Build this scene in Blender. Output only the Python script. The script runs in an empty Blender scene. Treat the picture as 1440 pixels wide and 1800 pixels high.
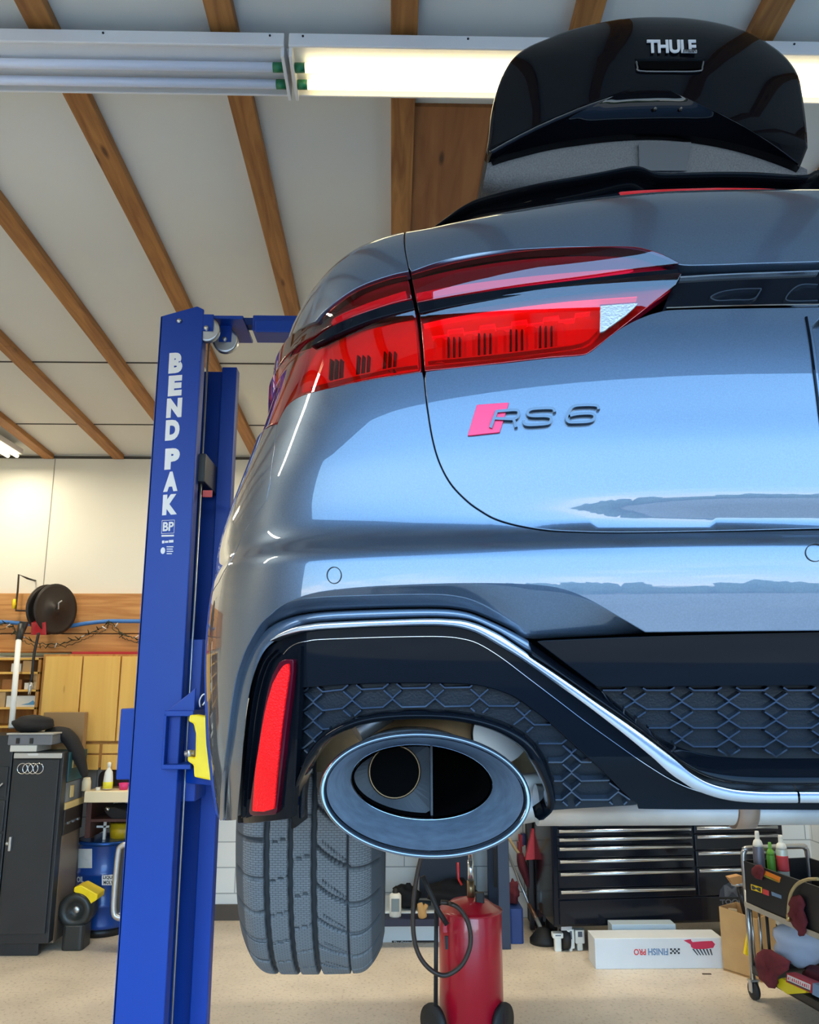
import bpy, bmesh, math, random
import numpy as np
from mathutils import Vector, Matrix, kdtree
from mathutils.geometry import delaunay_2d_cdt
random.seed(7)
SC = bpy.context.scene
COL = SC.collection

# ------------------------------------------------------------------ camera, sky, sun, exposure
H = 1.9
F = 1440.0
PITCH = math.radians(12.0)
YAW = math.radians(1.2)
cam_data = bpy.data.cameras.new('camera')
cam = bpy.data.objects.new('camera', cam_data); COL.objects.link(cam)
cam.location = (0, 0, H)
cam.rotation_euler = (math.radians(90) + PITCH, 0, -YAW)
cam_data.sensor_fit = 'HORIZONTAL'; cam_data.sensor_width = 36; cam_data.lens = 36
cam_data.clip_start = 0.02; cam_data.clip_end = 500
SC.camera = cam
SC.view_settings.view_transform = 'Standard'
SC.view_settings.look = 'None'
SC.view_settings.exposure = 0.0
SC.view_settings.gamma = 1.0
SC.view_settings.use_curve_mapping = False
try:
    SC.cycles.max_bounces = 10; SC.cycles.diffuse_bounces = 5; SC.cycles.glossy_bounces = 5
    SC.cycles.transparent_max_bounces = 10
    SC.cycles.use_denoising = True
    SC.cycles.sample_clamp_indirect = 6.0
except Exception:
    pass

def srgb(r, g, b):
    f = lambda c: (c / 255 / 12.92) if c / 255 <= .04045 else ((c / 255 + .055) / 1.055) ** 2.4
    return (f(r), f(g), f(b), 1.0)

world = bpy.data.worlds.new('sky'); SC.world = world
world.use_nodes = True
wn = world.node_tree.nodes; wl = world.node_tree.links
wn.clear()
w_out = wn.new('ShaderNodeOutputWorld'); w_bg = wn.new('ShaderNodeBackground')
w_tc = wn.new('ShaderNodeTexCoord'); w_sep = wn.new('ShaderNodeSeparateXYZ')
w_ramp = wn.new('ShaderNodeValToRGB'); w_noise = wn.new('ShaderNodeTexNoise'); w_map = wn.new('ShaderNodeMapping')
w_cr = wn.new('ShaderNodeValToRGB'); w_mix = wn.new('ShaderNodeMixRGB'); w_band = wn.new('ShaderNodeValToRGB'); w_mul = wn.new('ShaderNodeMath')
wl.new(w_tc.outputs['Generated'], w_sep.inputs[0])
wl.new(w_sep.outputs['Z'], w_ramp.inputs[0])
e = w_ramp.color_ramp.elements
e[0].position = 0.0; e[0].color = (.95, .97, .92, 1)
e[1].position = 1.0; e[1].color = (.10, .28, .70, 1)
for p_, c_ in ((.05, (.72, .88, .98, 1)), (.15, (.42, .72, 1.0, 1)), (.40, (.26, .54, .95, 1)), (.7, (.18, .40, .80, 1))):
    q_ = e.new(p_); q_.color = c_
w_map.inputs['Scale'].default_value = (3.0, 3.0, 14.0)
wl.new(w_tc.outputs['Generated'], w_map.inputs[0]); wl.new(w_map.outputs[0], w_noise.inputs['Vector'])
w_noise.inputs['Scale'].default_value = 1.6; w_noise.inputs['Detail'].default_value = 6
w_cr.color_ramp.elements[0].position = .5; w_cr.color_ramp.elements[1].position = .66
wl.new(w_noise.outputs[0], w_cr.inputs[0])
b_ = w_band.color_ramp.elements
b_[0].position = 0.0; b_[0].color = (1, 1, 1, 1); b_[1].position = .2; b_[1].color = (0, 0, 0, 1)
wl.new(w_sep.outputs['Z'], w_band.inputs[0])
w_mul.operation = 'MULTIPLY'; wl.new(w_cr.outputs[0], w_mul.inputs[0]); wl.new(w_band.outputs[0], w_mul.inputs[1])
wl.new(w_mul.outputs[0], w_mix.inputs[0]); wl.new(w_ramp.outputs[0], w_mix.inputs[1]); w_mix.inputs[2].default_value = (1.1, 1.1, 1.1, 1)
wl.new(w_mix.outputs[0], w_bg.inputs[0]); w_bg.inputs[1].default_value = 10.0
wl.new(w_bg.outputs[0], w_out.inputs[0])

sun_d = bpy.data.lights.new('sun', 'SUN'); sun_d.energy = 13.0; sun_d.angle = .01; sun_d.color = (1, .95, .86)
sun = bpy.data.objects.new('sun', sun_d); COL.objects.link(sun)
sun.rotation_euler = (math.radians(-50), math.radians(-14), 0)
sun.location = (0, -6, 12)

# ------------------------------------------------------------------ materials
MATS = {}
def mat(name, col, rough=.5, metal=0.0, coat=0.0, emit=None, es=0.0, noise=0.0, nscale=8.0, bump=0.0, bscale=60.0, spec=None, stretch=None, col2=None, alpha=None, trans=None):
    if name in MATS: return MATS[name]
    m = bpy.data.materials.new(name); m.use_nodes = True
    nt = m.node_tree; b = nt.nodes['Principled BSDF']
    c = col if len(col) == 4 else srgb(*col)
    b.inputs['Base Color'].default_value = c
    b.inputs['Roughness'].default_value = rough; b.inputs['Metallic'].default_value = metal
    b.inputs['Coat Weight'].default_value = coat; b.inputs['Coat Roughness'].default_value = .015
    if spec is not None: b.inputs['Specular IOR Level'].default_value = spec
    if emit is not None:
        b.inputs['Emission Color'].default_value = emit if len(emit) == 4 else srgb(*emit); b.inputs['Emission Strength'].default_value = es
    if trans: b.inputs['Transmission Weight'].default_value = trans
    tc = nt.nodes.new('ShaderNodeTexCoord')
    src = tc.outputs['Object']
    if stretch:
        mp = nt.nodes.new('ShaderNodeMapping'); mp.inputs['Scale'].default_value = stretch
        nt.links.new(src, mp.inputs[0]); src = mp.outputs[0]
    if noise or col2:
        n = nt.nodes.new('ShaderNodeTexNoise'); n.inputs['Scale'].default_value = nscale; n.inputs['Detail'].default_value = 5
        nt.links.new(src, n.inputs['Vector'])
        r = nt.nodes.new('ShaderNodeValToRGB'); nt.links.new(n.outputs[0], r.inputs[0])
        if col2:
            c2 = col2 if len(col2) == 4 else srgb(*col2)
            r.color_ramp.elements[0].position = .35; r.color_ramp.elements[1].position = .65
            r.color_ramp.elements[0].color = c2; r.color_ramp.elements[1].color = c
        else:
            r.color_ramp.elements[0].position = .3; r.color_ramp.elements[1].position = .7
            r.color_ramp.elements[0].color = tuple(x * (1 - noise) for x in c[:3]) + (1,)
            r.color_ramp.elements[1].color = tuple(min(1, x * (1 + noise * .6)) for x in c[:3]) + (1,)
        nt.links.new(r.outputs[0], b.inputs['Base Color'])
    if bump:
        n2 = nt.nodes.new('ShaderNodeTexNoise'); n2.inputs['Scale'].default_value = bscale; n2.inputs['Detail'].default_value = 4
        nt.links.new(src, n2.inputs['Vector'])
        bp = nt.nodes.new('ShaderNodeBump'); bp.inputs['Strength'].default_value = bump; bp.inputs['Distance'].default_value = .004
        nt.links.new(n2.outputs[0], bp.inputs['Height']); nt.links.new(bp.outputs[0], b.inputs['Normal'])
    MATS[name] = m
    return m

def wood_mat(name, c1, c2, axis='Y', scale=1.0):
    if name in MATS: return MATS[name]
    m = bpy.data.materials.new(name); m.use_nodes = True; nt = m.node_tree; b = nt.nodes['Principled BSDF']
    tc = nt.nodes.new('ShaderNodeTexCoord'); mp = nt.nodes.new('ShaderNodeMapping')
    s = {'X': (1, 14, 14), 'Y': (14, 1, 14), 'Z': (14, 14, 1)}[axis]
    mp.inputs['Scale'].default_value = tuple(q * scale for q in s)
    nt.links.new(tc.outputs['Object'], mp.inputs[0])
    n = nt.nodes.new('ShaderNodeTexNoise'); n.inputs['Scale'].default_value = 1.6; n.inputs['Detail'].default_value = 6; n.inputs['Distortion'].default_value = 1.2
    nt.links.new(mp.outputs[0], n.inputs['Vector'])
    r = nt.nodes.new('ShaderNodeValToRGB'); nt.links.new(n.outputs[0], r.inputs[0])
    r.color_ramp.elements[0].position = .32; r.color_ramp.elements[1].position = .66
    r.color_ramp.elements[0].color = srgb(*c2); r.color_ramp.elements[1].color = srgb(*c1)
    k = nt.nodes.new('ShaderNodeTexVoronoi'); mp2 = nt.nodes.new('ShaderNodeMapping')
    mp2.inputs['Scale'].default_value = {'X': (1.3, 5, 5), 'Y': (5, 1.3, 5), 'Z': (5, 5, 1.3)}[axis]
    nt.links.new(tc.outputs['Object'], mp2.inputs[0]); nt.links.new(mp2.outputs[0], k.inputs['Vector']); k.inputs['Scale'].default_value = 1.4
    kr = nt.nodes.new('ShaderNodeValToRGB'); kr.color_ramp.elements[0].position = .04; kr.color_ramp.elements[0].color = (.25, .18, .12, 1)
    kr.color_ramp.elements[1].position = .11; kr.color_ramp.elements[1].color = (1, 1, 1, 1)
    nt.links.new(k.outputs['Distance'], kr.inputs[0])
    mx = nt.nodes.new('ShaderNodeMixRGB'); mx.blend_type = 'MULTIPLY'; mx.inputs[0].default_value = 1
    nt.links.new(r.outputs[0], mx.inputs[1]); nt.links.new(kr.outputs[0], mx.inputs[2])
    nt.links.new(mx.outputs[0], b.inputs['Base Color']); b.inputs['Roughness'].default_value = .6
    MATS[name] = m
    return m

# ------------------------------------------------------------------ objects
def root_loc(o):
    while o.parent is not None: o = o.parent
    return Vector(o.location)

def tag(o, label=None, cat=None, group=None, kind=None):
    if label: o['label'] = label
    if cat: o['category'] = cat
    if group: o['group'] = group
    if kind: o['kind'] = kind
    return o

def thing(name, label, cat, loc=(0, 0, 0), rz=0.0, group=None):
    o = bpy.data.objects.new(name, None); COL.objects.link(o)
    o.location = loc; o.rotation_euler = (0, 0, rz); o.empty_display_size = .05
    return tag(o, label, cat, group)

class MB:
    def __init__(s): s.v = []; s.f = []; s.m = []; s.sm = []
    def add(s, V, Fc, mi=0, smooth=False):
        o = len(s.v); s.v += [tuple(map(float, p)) for p in V]
        for f in Fc: s.f.append(tuple(i + o for i in f)); s.m.append(mi); s.sm.append(smooth)
        return s
    def box(s, x0, x1, y0, y1, z0, z1, mi=0):
        V = [(x, y, z) for x in (x0, x1) for y in (y0, y1) for z in (z0, z1)]
        return s.add(V, [(0, 1, 3, 2), (4, 6, 7, 5), (0, 4, 5, 1), (2, 3, 7, 6), (0, 2, 6, 4), (1, 5, 7, 3)], mi)
    def rbox(s, x0, x1, y0, y1, z0, z1, r=.01, seg=3, mi=0, axis='z'):
        """box with rounded vertical (or given axis) edges"""
        pts = []
        if axis == 'z': a0, a1, b0, b1, c0, c1 = x0, x1, y0, y1, z0, z1
        elif axis == 'y': a0, a1, b0, b1, c0, c1 = x0, x1, z0, z1, y0, y1
        else: a0, a1, b0, b1, c0, c1 = y0, y1, z0, z1, x0, x1
        for (cx, cy, st) in ((a1 - r, b1 - r, 0), (a0 + r, b1 - r, 90), (a0 + r, b0 + r, 180), (a1 - r, b0 + r, 270)):
            for k in range(seg + 1):
                a = math.radians(st + 90 * k / seg); pts.append((cx + r * math.cos(a), cy + r * math.sin(a)))
        P = (lambda a, b, c: (a, b, c)) if axis == 'z' else ((lambda a, b, c: (a, c, b)) if axis == 'y' else (lambda a, b, c: (c, a, b)))
        n = len(pts); V = [P(a, b, c0) for a, b in pts] + [P(a, b, c1) for a, b in pts]
        Fc = [tuple(range(n)), tuple(range(2 * n - 1, n - 1, -1))] + [(i, (i + 1) % n, n + (i + 1) % n, n + i) for i in range(n)]
        return s.add(V, Fc, mi)
    def prism(s, pts, d, mi=0):
        """polygon of 3-D points extruded by vector d"""
        n = len(pts); d = Vector(d); V = [tuple(p) for p in pts] + [tuple(Vector(p) + d) for p in pts]
        Fc = [tuple(range(n - 1, -1, -1)), tuple(range(n, 2 * n))] + [(i, (i + 1) % n, n + (i + 1) % n, n + i) for i in range(n)]
        return s.add(V, Fc, mi)
    def tube(s, path, r, seg=10, mi=0, caps=True, closed=False, flat=None):
        P = [Vector(p) for p in path]; n = len(P)
        rr = r if isinstance(r, (list, tuple)) else [r] * n
        V = []; up = None
        for i in range(n):
            if closed: t = (P[(i + 1) % n] - P[i - 1])
            else: t = P[min(i + 1, n - 1)] - P[max(i - 1, 0)]
            if t.length < 1e-9: t = Vector((0, 0, 1))
            t.normalize()
            if up is None: up = Vector((0, 0, 1)) if abs(t.z) < .9 else Vector((1, 0, 0))
            a = t.cross(up)
            if a.length < 1e-6: a = t.cross(Vector((0, 1, 0)))
            a.normalize(); b = a.cross(t).normalized(); up = b
            for k in range(seg):
                q = 2 * math.pi * k / seg
                V.append(P[i] + a * (rr[i] * math.cos(q)) + b * (rr[i] * math.sin(q) * (flat or 1)))
        Fc = []
        for i in range(n if closed else n - 1):
            j = (i + 1) % n
            for k in range(seg):
                k2 = (k + 1) % seg; Fc.append((i * seg + k, i * seg + k2, j * seg + k2, j * seg + k))
        s.add(V, Fc, mi, True)
        if caps and not closed:
            o = len(s.v) - len(V)
            s.f.append(tuple(o + k for k in range(seg - 1, -1, -1))); s.m.append(mi); s.sm.append(False)
            s.f.append(tuple(o + (n - 1) * seg + k for k in range(seg))); s.m.append(mi); s.sm.append(False)
        return s
    def cyl(s, p0, p1, r, seg=20, r1=None, mi=0): return s.tube([p0, p1], [r, r if r1 is None else r1], seg, mi)
    def lathe(s, c, prof, seg=28, axis='z', mi=0, smooth=True):
        """prof: list of (radius, height) along axis from c"""
        V = []; c = Vector(c)
        for (r, h) in prof:
            for k in range(seg):
                a = 2 * math.pi * k / seg; u, w = r * math.cos(a), r * math.sin(a)
                V.append(c + (Vector((u, w, h)) if axis == 'z' else (Vector((u, h, w)) if axis == 'y' else Vector((h, u, w)))))
        Fc = []
        for i in range(len(prof) - 1):
            for k in range(seg):
                k2 = (k + 1) % seg; Fc.append((i * seg + k, i * seg + k2, (i + 1) * seg + k2, (i + 1) * seg + k))
        s.add(V, Fc, mi, smooth)
        o = len(s.v) - len(V)
        if prof[0][0] > 1e-5: s.f.append(tuple(o + k for k in range(seg))); s.m.append(mi); s.sm.append(False)
        if prof[-1][0] > 1e-5: s.f.append(tuple(o + (len(prof) - 1) * seg + k for k in range(seg))); s.m.append(mi); s.sm.append(False)
        return s
    def blob(s, c, rad, seed=0, amp=.18, nu=18, nv=12, fr=3.0, mi=0):
        rnd = random.Random(seed); ph = [rnd.uniform(0, 6.28) for _ in range(8)]
        V = []
        for i in range(nv + 1):
            th = math.pi * i / nv
            for k in range(nu):
                a = 2 * math.pi * k / nu; d = Vector((math.sin(th) * math.cos(a), math.sin(th) * math.sin(a), math.cos(th)))
                q = 1 + amp * (math.sin(fr * d.x * 2 + ph[0]) * math.sin(fr * d.y * 2 + ph[1]) + .6 * math.sin(fr * 2.3 * d.z + ph[2] + 2 * d.x) + .35 * math.sin(fr * 5 * d.x + ph[3]) * math.sin(fr * 4 * d.z + ph[4]))
                V.append((c[0] + rad[0] * d.x * q, c[1] + rad[1] * d.y * q, c[2] + rad[2] * d.z * q))
        Fc = [(i * nu + k, i * nu + (k + 1) % nu, (i + 1) * nu + (k + 1) % nu, (i + 1) * nu + k) for i in range(nv) for k in range(nu)]
        return s.add(V, Fc, mi, True)
    def build(s, name, mats, parent=None, world=True, bevel=0.0, normals=None, label=None):
        me = bpy.data.meshes.new(name)
        o = bpy.data.objects.new(name, me); COL.objects.link(o)
        off = Vector((0, 0, 0))
        if parent is not None:
            o.parent = parent
            if world: off = root_loc(parent)
        me.from_pydata([tuple(Vector(p) - off) for p in s.v], [], s.f)
        if not isinstance(mats, (list, tuple)): mats = [mats]
        for m in mats: me.materials.append(m)
        me.polygons.foreach_set('material_index', s.m); me.polygons.foreach_set('use_smooth', s.sm)
        if normals is None:
            bm = bmesh.new(); bm.from_mesh(me); bmesh.ops.recalc_face_normals(bm, faces=bm.faces); bm.to_mesh(me); bm.free()
        else:
            me.normals_split_custom_set_from_vertices([tuple(n) for n in normals])
        me.update()
        if bevel:
            md = o.modifiers.new('bevel', 'BEVEL'); md.width = bevel; md.segments = 2; md.limit_method = 'ANGLE'; md.angle_limit = math.radians(40)
        if label: o['label'] = label
        return o

def single(mb, name, label, cat, mats, loc, group=None, bevel=0.0, kind=None):
    """a thing that is one mesh; its origin goes to loc"""
    loc = Vector(loc)
    m2 = MB(); m2.v = [tuple(Vector(p) - loc) for p in mb.v]; m2.f = mb.f; m2.m = mb.m; m2.sm = mb.sm
    o = m2.build(name, mats, None, bevel=bevel); o.location = loc
    return tag(o, label, cat, group, kind)

def struct(mb, name, mats, bevel=0.0):
    return tag(mb.build(name, mats, None, bevel=bevel), kind='structure')

def copy_tree(o, loc=None, label=None, group=None, rz=None, parent=None):
    c = o.copy(); COL.objects.link(c); c.parent = parent
    for ch in list(o.children): copy_tree(ch, parent=c)
    if loc is not None: c.location = loc
    if rz is not None: c.rotation_euler = (0, 0, rz)
    if label: c['label'] = label
    if group: c['group'] = group
    return c

def text_mesh(body, bold=0.0, sx=1.0, spacing=1.0):
    """flat text outline filled: returns verts (0..w, 0..h), faces, w, h"""
    cu = bpy.data.curves.new('txt', 'FONT'); cu.body = body; cu.size = 1.0; cu.offset = bold; cu.space_character = spacing; cu.resolution_u = 4
    cu.fill_mode = 'FRONT'
    ob = bpy.data.objects.new('txt', cu); COL.objects.link(ob)
    dg = bpy.context.evaluated_depsgraph_get(); ev = ob.evaluated_get(dg); me = ev.to_mesh()
    V = np.array([v.co[:] for v in me.vertices]); Fc = [tuple(p.vertices) for p in me.polygons]
    ev.to_mesh_clear(); bpy.data.objects.remove(ob); bpy.data.curves.remove(cu)
    mn = V.min(0); V = V - mn; w, h = V[:, 0].max(), V[:, 1].max()
    V[:, 0] /= w; V[:, 1] /= h
    return V, Fc, w * sx, h

def text_on(mb, body, bl, br, tl, off=.002, bold=0.0, mi=0, spacing=1.0):
    """lettering lying in the parallelogram bl-br-tl (3-D points), raised by off"""
    V, Fc, w, h = text_mesh(body, bold, 1.0, spacing)
    bl, br, tl = Vector(bl), Vector(br), Vector(tl); ux = br - bl; uy = tl - bl; n = ux.cross(uy).normalized()
    top = [bl + ux * p[0] + uy * p[1] + n * off for p in V]
    mb.add(top, Fc, mi)
    ed = {}
    for f in Fc:
        for i in range(len(f)):
            a, b = f[i], f[(i + 1) % len(f)]; k = (min(a, b), max(a, b)); ed.setdefault(k, []).append((a, b))
    o = len(mb.v) - len(top)
    base = [t - n * (off * .95) for t in top]; ob = len(mb.v); mb.v += [tuple(p) for p in base]
    for k, l in ed.items():
        if len(l) == 1:
            a, b = l[0]; mb.f.append((o + a, ob + a, ob + b, o + b)); mb.m.append(mi); mb.sm.append(False)
    return mb

# pixel measurements of the photograph turned into points of the place
_fw = np.array([math.sin(YAW) * math.cos(PITCH), math.cos(YAW) * math.cos(PITCH), math.sin(PITCH)])
_rt = np.array([math.cos(YAW), -math.sin(YAW), 0.]); _up = np.cross(_rt, _fw); CAMP = np.array([0, 0, H])
def ray(px, py): return _fw + _rt * ((px - 720) / F) + _up * ((900 - py) / F)
def proj(p):
    d = np.asarray(p) - CAMP; w = d @ _fw
    return np.stack([720 + F * (d @ _rt) / w, 900 - F * (d @ _up) / w], -1)
def aty(px, py, y): r = ray(px, py); return Vector(CAMP + r * (y / r[1]))
def atz(px, py, z): r = ray(px, py); return Vector(CAMP + r * ((z - H) / r[2]))
def atx(px, py, x): r = ray(px, py); return Vector(CAMP + r * (x / r[0]))
# ------------------------------------------------------------------ room shell
WALLC = srgb(226, 222, 208)
SL = .047
def ceil_z(y): return 4.0 + (7.4 - y) * SL
m_wall = mat('painted panel', WALLC, .75, noise=.05, nscale=1.2)
m_ceil = mat('ceiling panel', srgb(214, 214, 206), .8, noise=.05, nscale=.9, bump=.1, bscale=30)
def block_mat():
    m = bpy.data.materials.new('painted concrete block'); m.use_nodes = True; nt = m.node_tree; b = nt.nodes['Principled BSDF']
    geo = nt.nodes.new('ShaderNodeNewGeometry'); sp = nt.nodes.new('ShaderNodeSeparateXYZ'); nt.links.new(geo.outputs['Position'], sp.inputs[0])
    ad = nt.nodes.new('ShaderNodeMath'); ad.operation = 'ADD'; nt.links.new(sp.outputs['X'], ad.inputs[0]); nt.links.new(sp.outputs['Y'], ad.inputs[1])
    cb = nt.nodes.new('ShaderNodeCombineXYZ'); nt.links.new(ad.outputs[0], cb.inputs['X']); nt.links.new(sp.outputs['Z'], cb.inputs['Y'])
    br = nt.nodes.new('ShaderNodeTexBrick'); br.inputs['Scale'].default_value = 1.0
    br.inputs['Brick Width'].default_value = .406; br.inputs['Row Height'].default_value = .203; br.inputs['Mortar Size'].default_value = .005
    br.inputs['Color1'].default_value = srgb(228, 230, 228); br.inputs['Color2'].default_value = srgb(220, 223, 222); br.inputs['Mortar'].default_value = srgb(165, 170, 172)
    nt.links.new(cb.outputs[0], br.inputs['Vector']); nt.links.new(br.outputs['Color'], b.inputs['Base Color']); b.inputs['Roughness'].default_value = .6
    bp = nt.nodes.new('ShaderNodeBump'); bp.inputs['Strength'].default_value = .6; bp.inputs['Distance'].default_value = .006; bp.invert = True
    nt.links.new(br.outputs['Fac'], bp.inputs['Height']); nt.links.new(bp.outputs[0], b.inputs['Normal'])
    return m
m_block = block_mat()
m_floor = mat('sealed concrete floor', srgb(222, 206, 184), .42, noise=.16, nscale=2.2, bump=.06, bscale=60)
nt = m_floor.node_tree   # fine speckle of the coating, plus the grime that gathers by the back wall
b = nt.nodes['Principled BSDF']; old = b.inputs['Base Color'].links[0].from_socket
tcn = nt.nodes.new('ShaderNodeTexCoord'); sp = nt.nodes.new('ShaderNodeTexNoise'); sp.inputs['Scale'].default_value = 45; sp.inputs['Detail'].default_value = 3
nt.links.new(tcn.outputs['Object'], sp.inputs['Vector'])
sr = nt.nodes.new('ShaderNodeValToRGB'); sr.color_ramp.elements[0].position = .33; sr.color_ramp.elements[0].color = (.78, .74, .70, 1); sr.color_ramp.elements[1].position = .45; sr.color_ramp.elements[1].color = (1, 1, 1, 1)
nt.links.new(sp.outputs[0], sr.inputs[0])
mx = nt.nodes.new('ShaderNodeMixRGB'); mx.blend_type = 'MULTIPLY'; mx.inputs[0].default_value = 1
nt.links.new(old, mx.inputs[1]); nt.links.new(sr.outputs[0], mx.inputs[2]); nt.links.new(mx.outputs[0], b.inputs['Base Color'])

XL, XR, YB, YF = -5.2, 3.6, 7.4, -1.0
struct(MB().box(XL, XR, YF - .4, YB, -.12, 0), 'floor', m_floor)
struct(MB().box(-40, 40, -13, YF - .4, -.16, -.02), 'ground', mat('asphalt apron', srgb(96, 100, 106), .9, noise=.2, nscale=.5))
struct(MB().box(-90, 90, -140, -13, -.16, -.03), 'ground_far', mat('sunlit concrete lot', (.42, .33, .23, 1), .9, noise=.2, nscale=.2))
struct(MB().prism([(XL, YF, ceil_z(YF)), (XR, YF, ceil_z(YF)), (XR, YB, ceil_z(YB)), (XL, YB, ceil_z(YB))], (0, 0, .15)), 'ceiling', m_ceil)
zc = ceil_z(YB) + .2
wz = aty(100, 1043, YB).z      # where the cream panels start
struct(MB().box(XL, XR, YB, YB + .15, 1.25, zc), 'wall_back', m_wall)
struct(MB().box(XL, XR, YB, YB + .16, 0, 1.25), 'wall_back_lower', m_block)
struct(MB().box(XR, XR + .15, YF, YB + .15, 0, 4.9), 'wall_right', m_block)
struct(MB().box(XL - .15, XL, YF, YB + .15, 0, 4.9), 'wall_left', m_wall)
# the street side: a wide door opening behind the camera
struct(MB().box(XL, -2.5, YF - .15, YF, 0, 4.9).box(3.2, XR, YF - .15, YF, 0, 4.9).box(-2.5, 3.2, YF - .15, YF, 3.6, 4.9), 'wall_front', mat('front wall inside', srgb(150, 146, 138), .8))
# dark shadow-gap trims: ceiling panel joints and the joint over the back wall
m_gap = mat('panel joint', srgb(70, 66, 60), .9)
for py in (636, 745):
    # joint runs across the ceiling where the photograph shows it
    r = ray(100, py); k = (4.0 + 7.4 * SL - H) / (r[2] + SL * r[1]); y = r[1] * k
    struct(MB().box(XL + .01, XR - .01, y - .006, y + .006, ceil_z(y) - .006, ceil_z(y) + .03), 'trim_%d' % (1 if py == 636 else 2), m_gap)
struct(MB().box(XL, XR, YB - .012, YB - .001, ceil_z(YB) - .035, ceil_z(YB) - .012), 'trim_3', m_gap)
x1 = aty(95, 830, YB).x
mbj = MB()
for k in range(-1, 6):
    mbj.box(x1 + 1.22 * k - .003, x1 + 1.22 * k + .003, YB - .004, YB, wz, ceil_z(YB) - .04)
struct(mbj, 'trim_4', mat('seam of wall panels', srgb(150, 146, 134), .9))
# ceiling battens
m_batten = wood_mat('batten wood', (172, 118, 60), (134, 84, 38), 'Y')
bt = None
xs0 = aty(207, 803, YB - .05).x
for k in range(-3, 9):
    x = xs0 + .644 * k
    if x > XR - .1 or x < XL + .1: continue
    mb = MB(); y0 = YF + .02; y1 = YB - .02; t = .045; w = .048
    ym = 5.05 + .02 * (k % 3)
    for ya, yb in ((y0, ym - .001), (ym + .001, y1)):
        V = [(x - w, ya, ceil_z(ya) - .001), (x + w, ya, ceil_z(ya) - .001), (x + w, ya, ceil_z(ya) - t), (x - w, ya, ceil_z(ya) - t),
             (x - w, yb, ceil_z(yb) - .001), (x + w, yb, ceil_z(yb) - .001), (x + w, yb, ceil_z(yb) - t), (x - w, yb, ceil_z(yb) - t)]
        mb.add(V, [(0, 1, 2, 3), (7, 6, 5, 4), (0, 4, 5, 1), (1, 5, 6, 2), (2, 6, 7, 3), (3, 7, 4, 0)])
    o = tag(mb.build('trim_%d' % (10 + k), m_batten, None, bevel=.003), kind='structure')
# plywood panel in one ceiling bay, behind the light
xa = xs0 + .644 * 4
px0 = xs0 + .644 * 4 + .045; px1 = xs0 + .644 * 5 - .045
m_ply = wood_mat('plywood', (158, 104, 58), (128, 78, 38), 'Y', .5)
mb = MB()
y0, y1 = 2.9, 5.4
mb.add([(px0, y0, ceil_z(y0) - .018), (px1, y0, ceil_z(y0) - .018), (px1, y1, ceil_z(y1) - .018), (px0, y1, ceil_z(y1) - .018),
        (px0, y0, ceil_z(y0) - .001), (px1, y0, ceil_z(y0) - .001), (px1, y1, ceil_z(y1) - .001), (px0, y1, ceil_z(y1) - .001)],
       [(0, 1, 2, 3), (7, 6, 5, 4), (0, 4, 5, 1), (1, 5, 6, 2), (2, 6, 7, 3), (3, 7, 4, 0)])
tag(mb.build('trim_30', m_ply, None), kind='structure')
# dark skirting strip along the back wall and the wooden boards above the cabinets
struct(MB().box(XL, -.5, YB - .03, YB, 0, .12), 'baseboard_back', mat('dark skirting', srgb(84, 76, 70), .8))
m_board = wood_mat('fir boards', (205, 150, 88), (170, 110, 55), 'X', .8)
za = aty(100, 1043, YB - .08).z; zb = aty(100, 1113, YB - .08).z; zd = aty(100, 1146, YB - .12).z
mb = MB().box(XL, 0.2, YB - .08, YB, zb, za)
struct(mb, 'trim_31', m_board, bevel=.004)
struct(MB().box(XL, 0.2, YB - .12, YB, zd, zb - .012), 'trim_32', m_board, bevel=.004)

# ------------------------------------------------------------------ fluorescent lights
m_white = mat('white enamel', srgb(222, 222, 220), .35)
m_tube_on = mat('lit tube', (1, 1, 1, 1), .3, emit=(1.0, .86, .48, 1), es=7.0)
m_tube_bright = mat('brightly lit tube', (1, 1, 1, 1), .3, emit=(1.0, .80, .40, 1), es=4.2)
m_tube_off = mat('unlit tube', srgb(226, 228, 236), .25)
m_green = mat('green tube end', srgb(20, 110, 70), .4)
m_metal = mat('bright metal', srgb(200, 200, 200), .3, 1.0)
def lamp_light(t, p, sx, sy, watt):
    d = bpy.data.lights.new('tube_glow', 'AREA'); d.shape = 'RECTANGLE'; d.size = sx; d.size_y = sy; d.energy = watt; d.color = (1.0, .92, .74); d.spread = math.pi
    o = bpy.data.objects.new('tube_glow', d); COL.objects.link(o); o.parent = t; o.location = Vector(p) - Vector(t.location)
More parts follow.
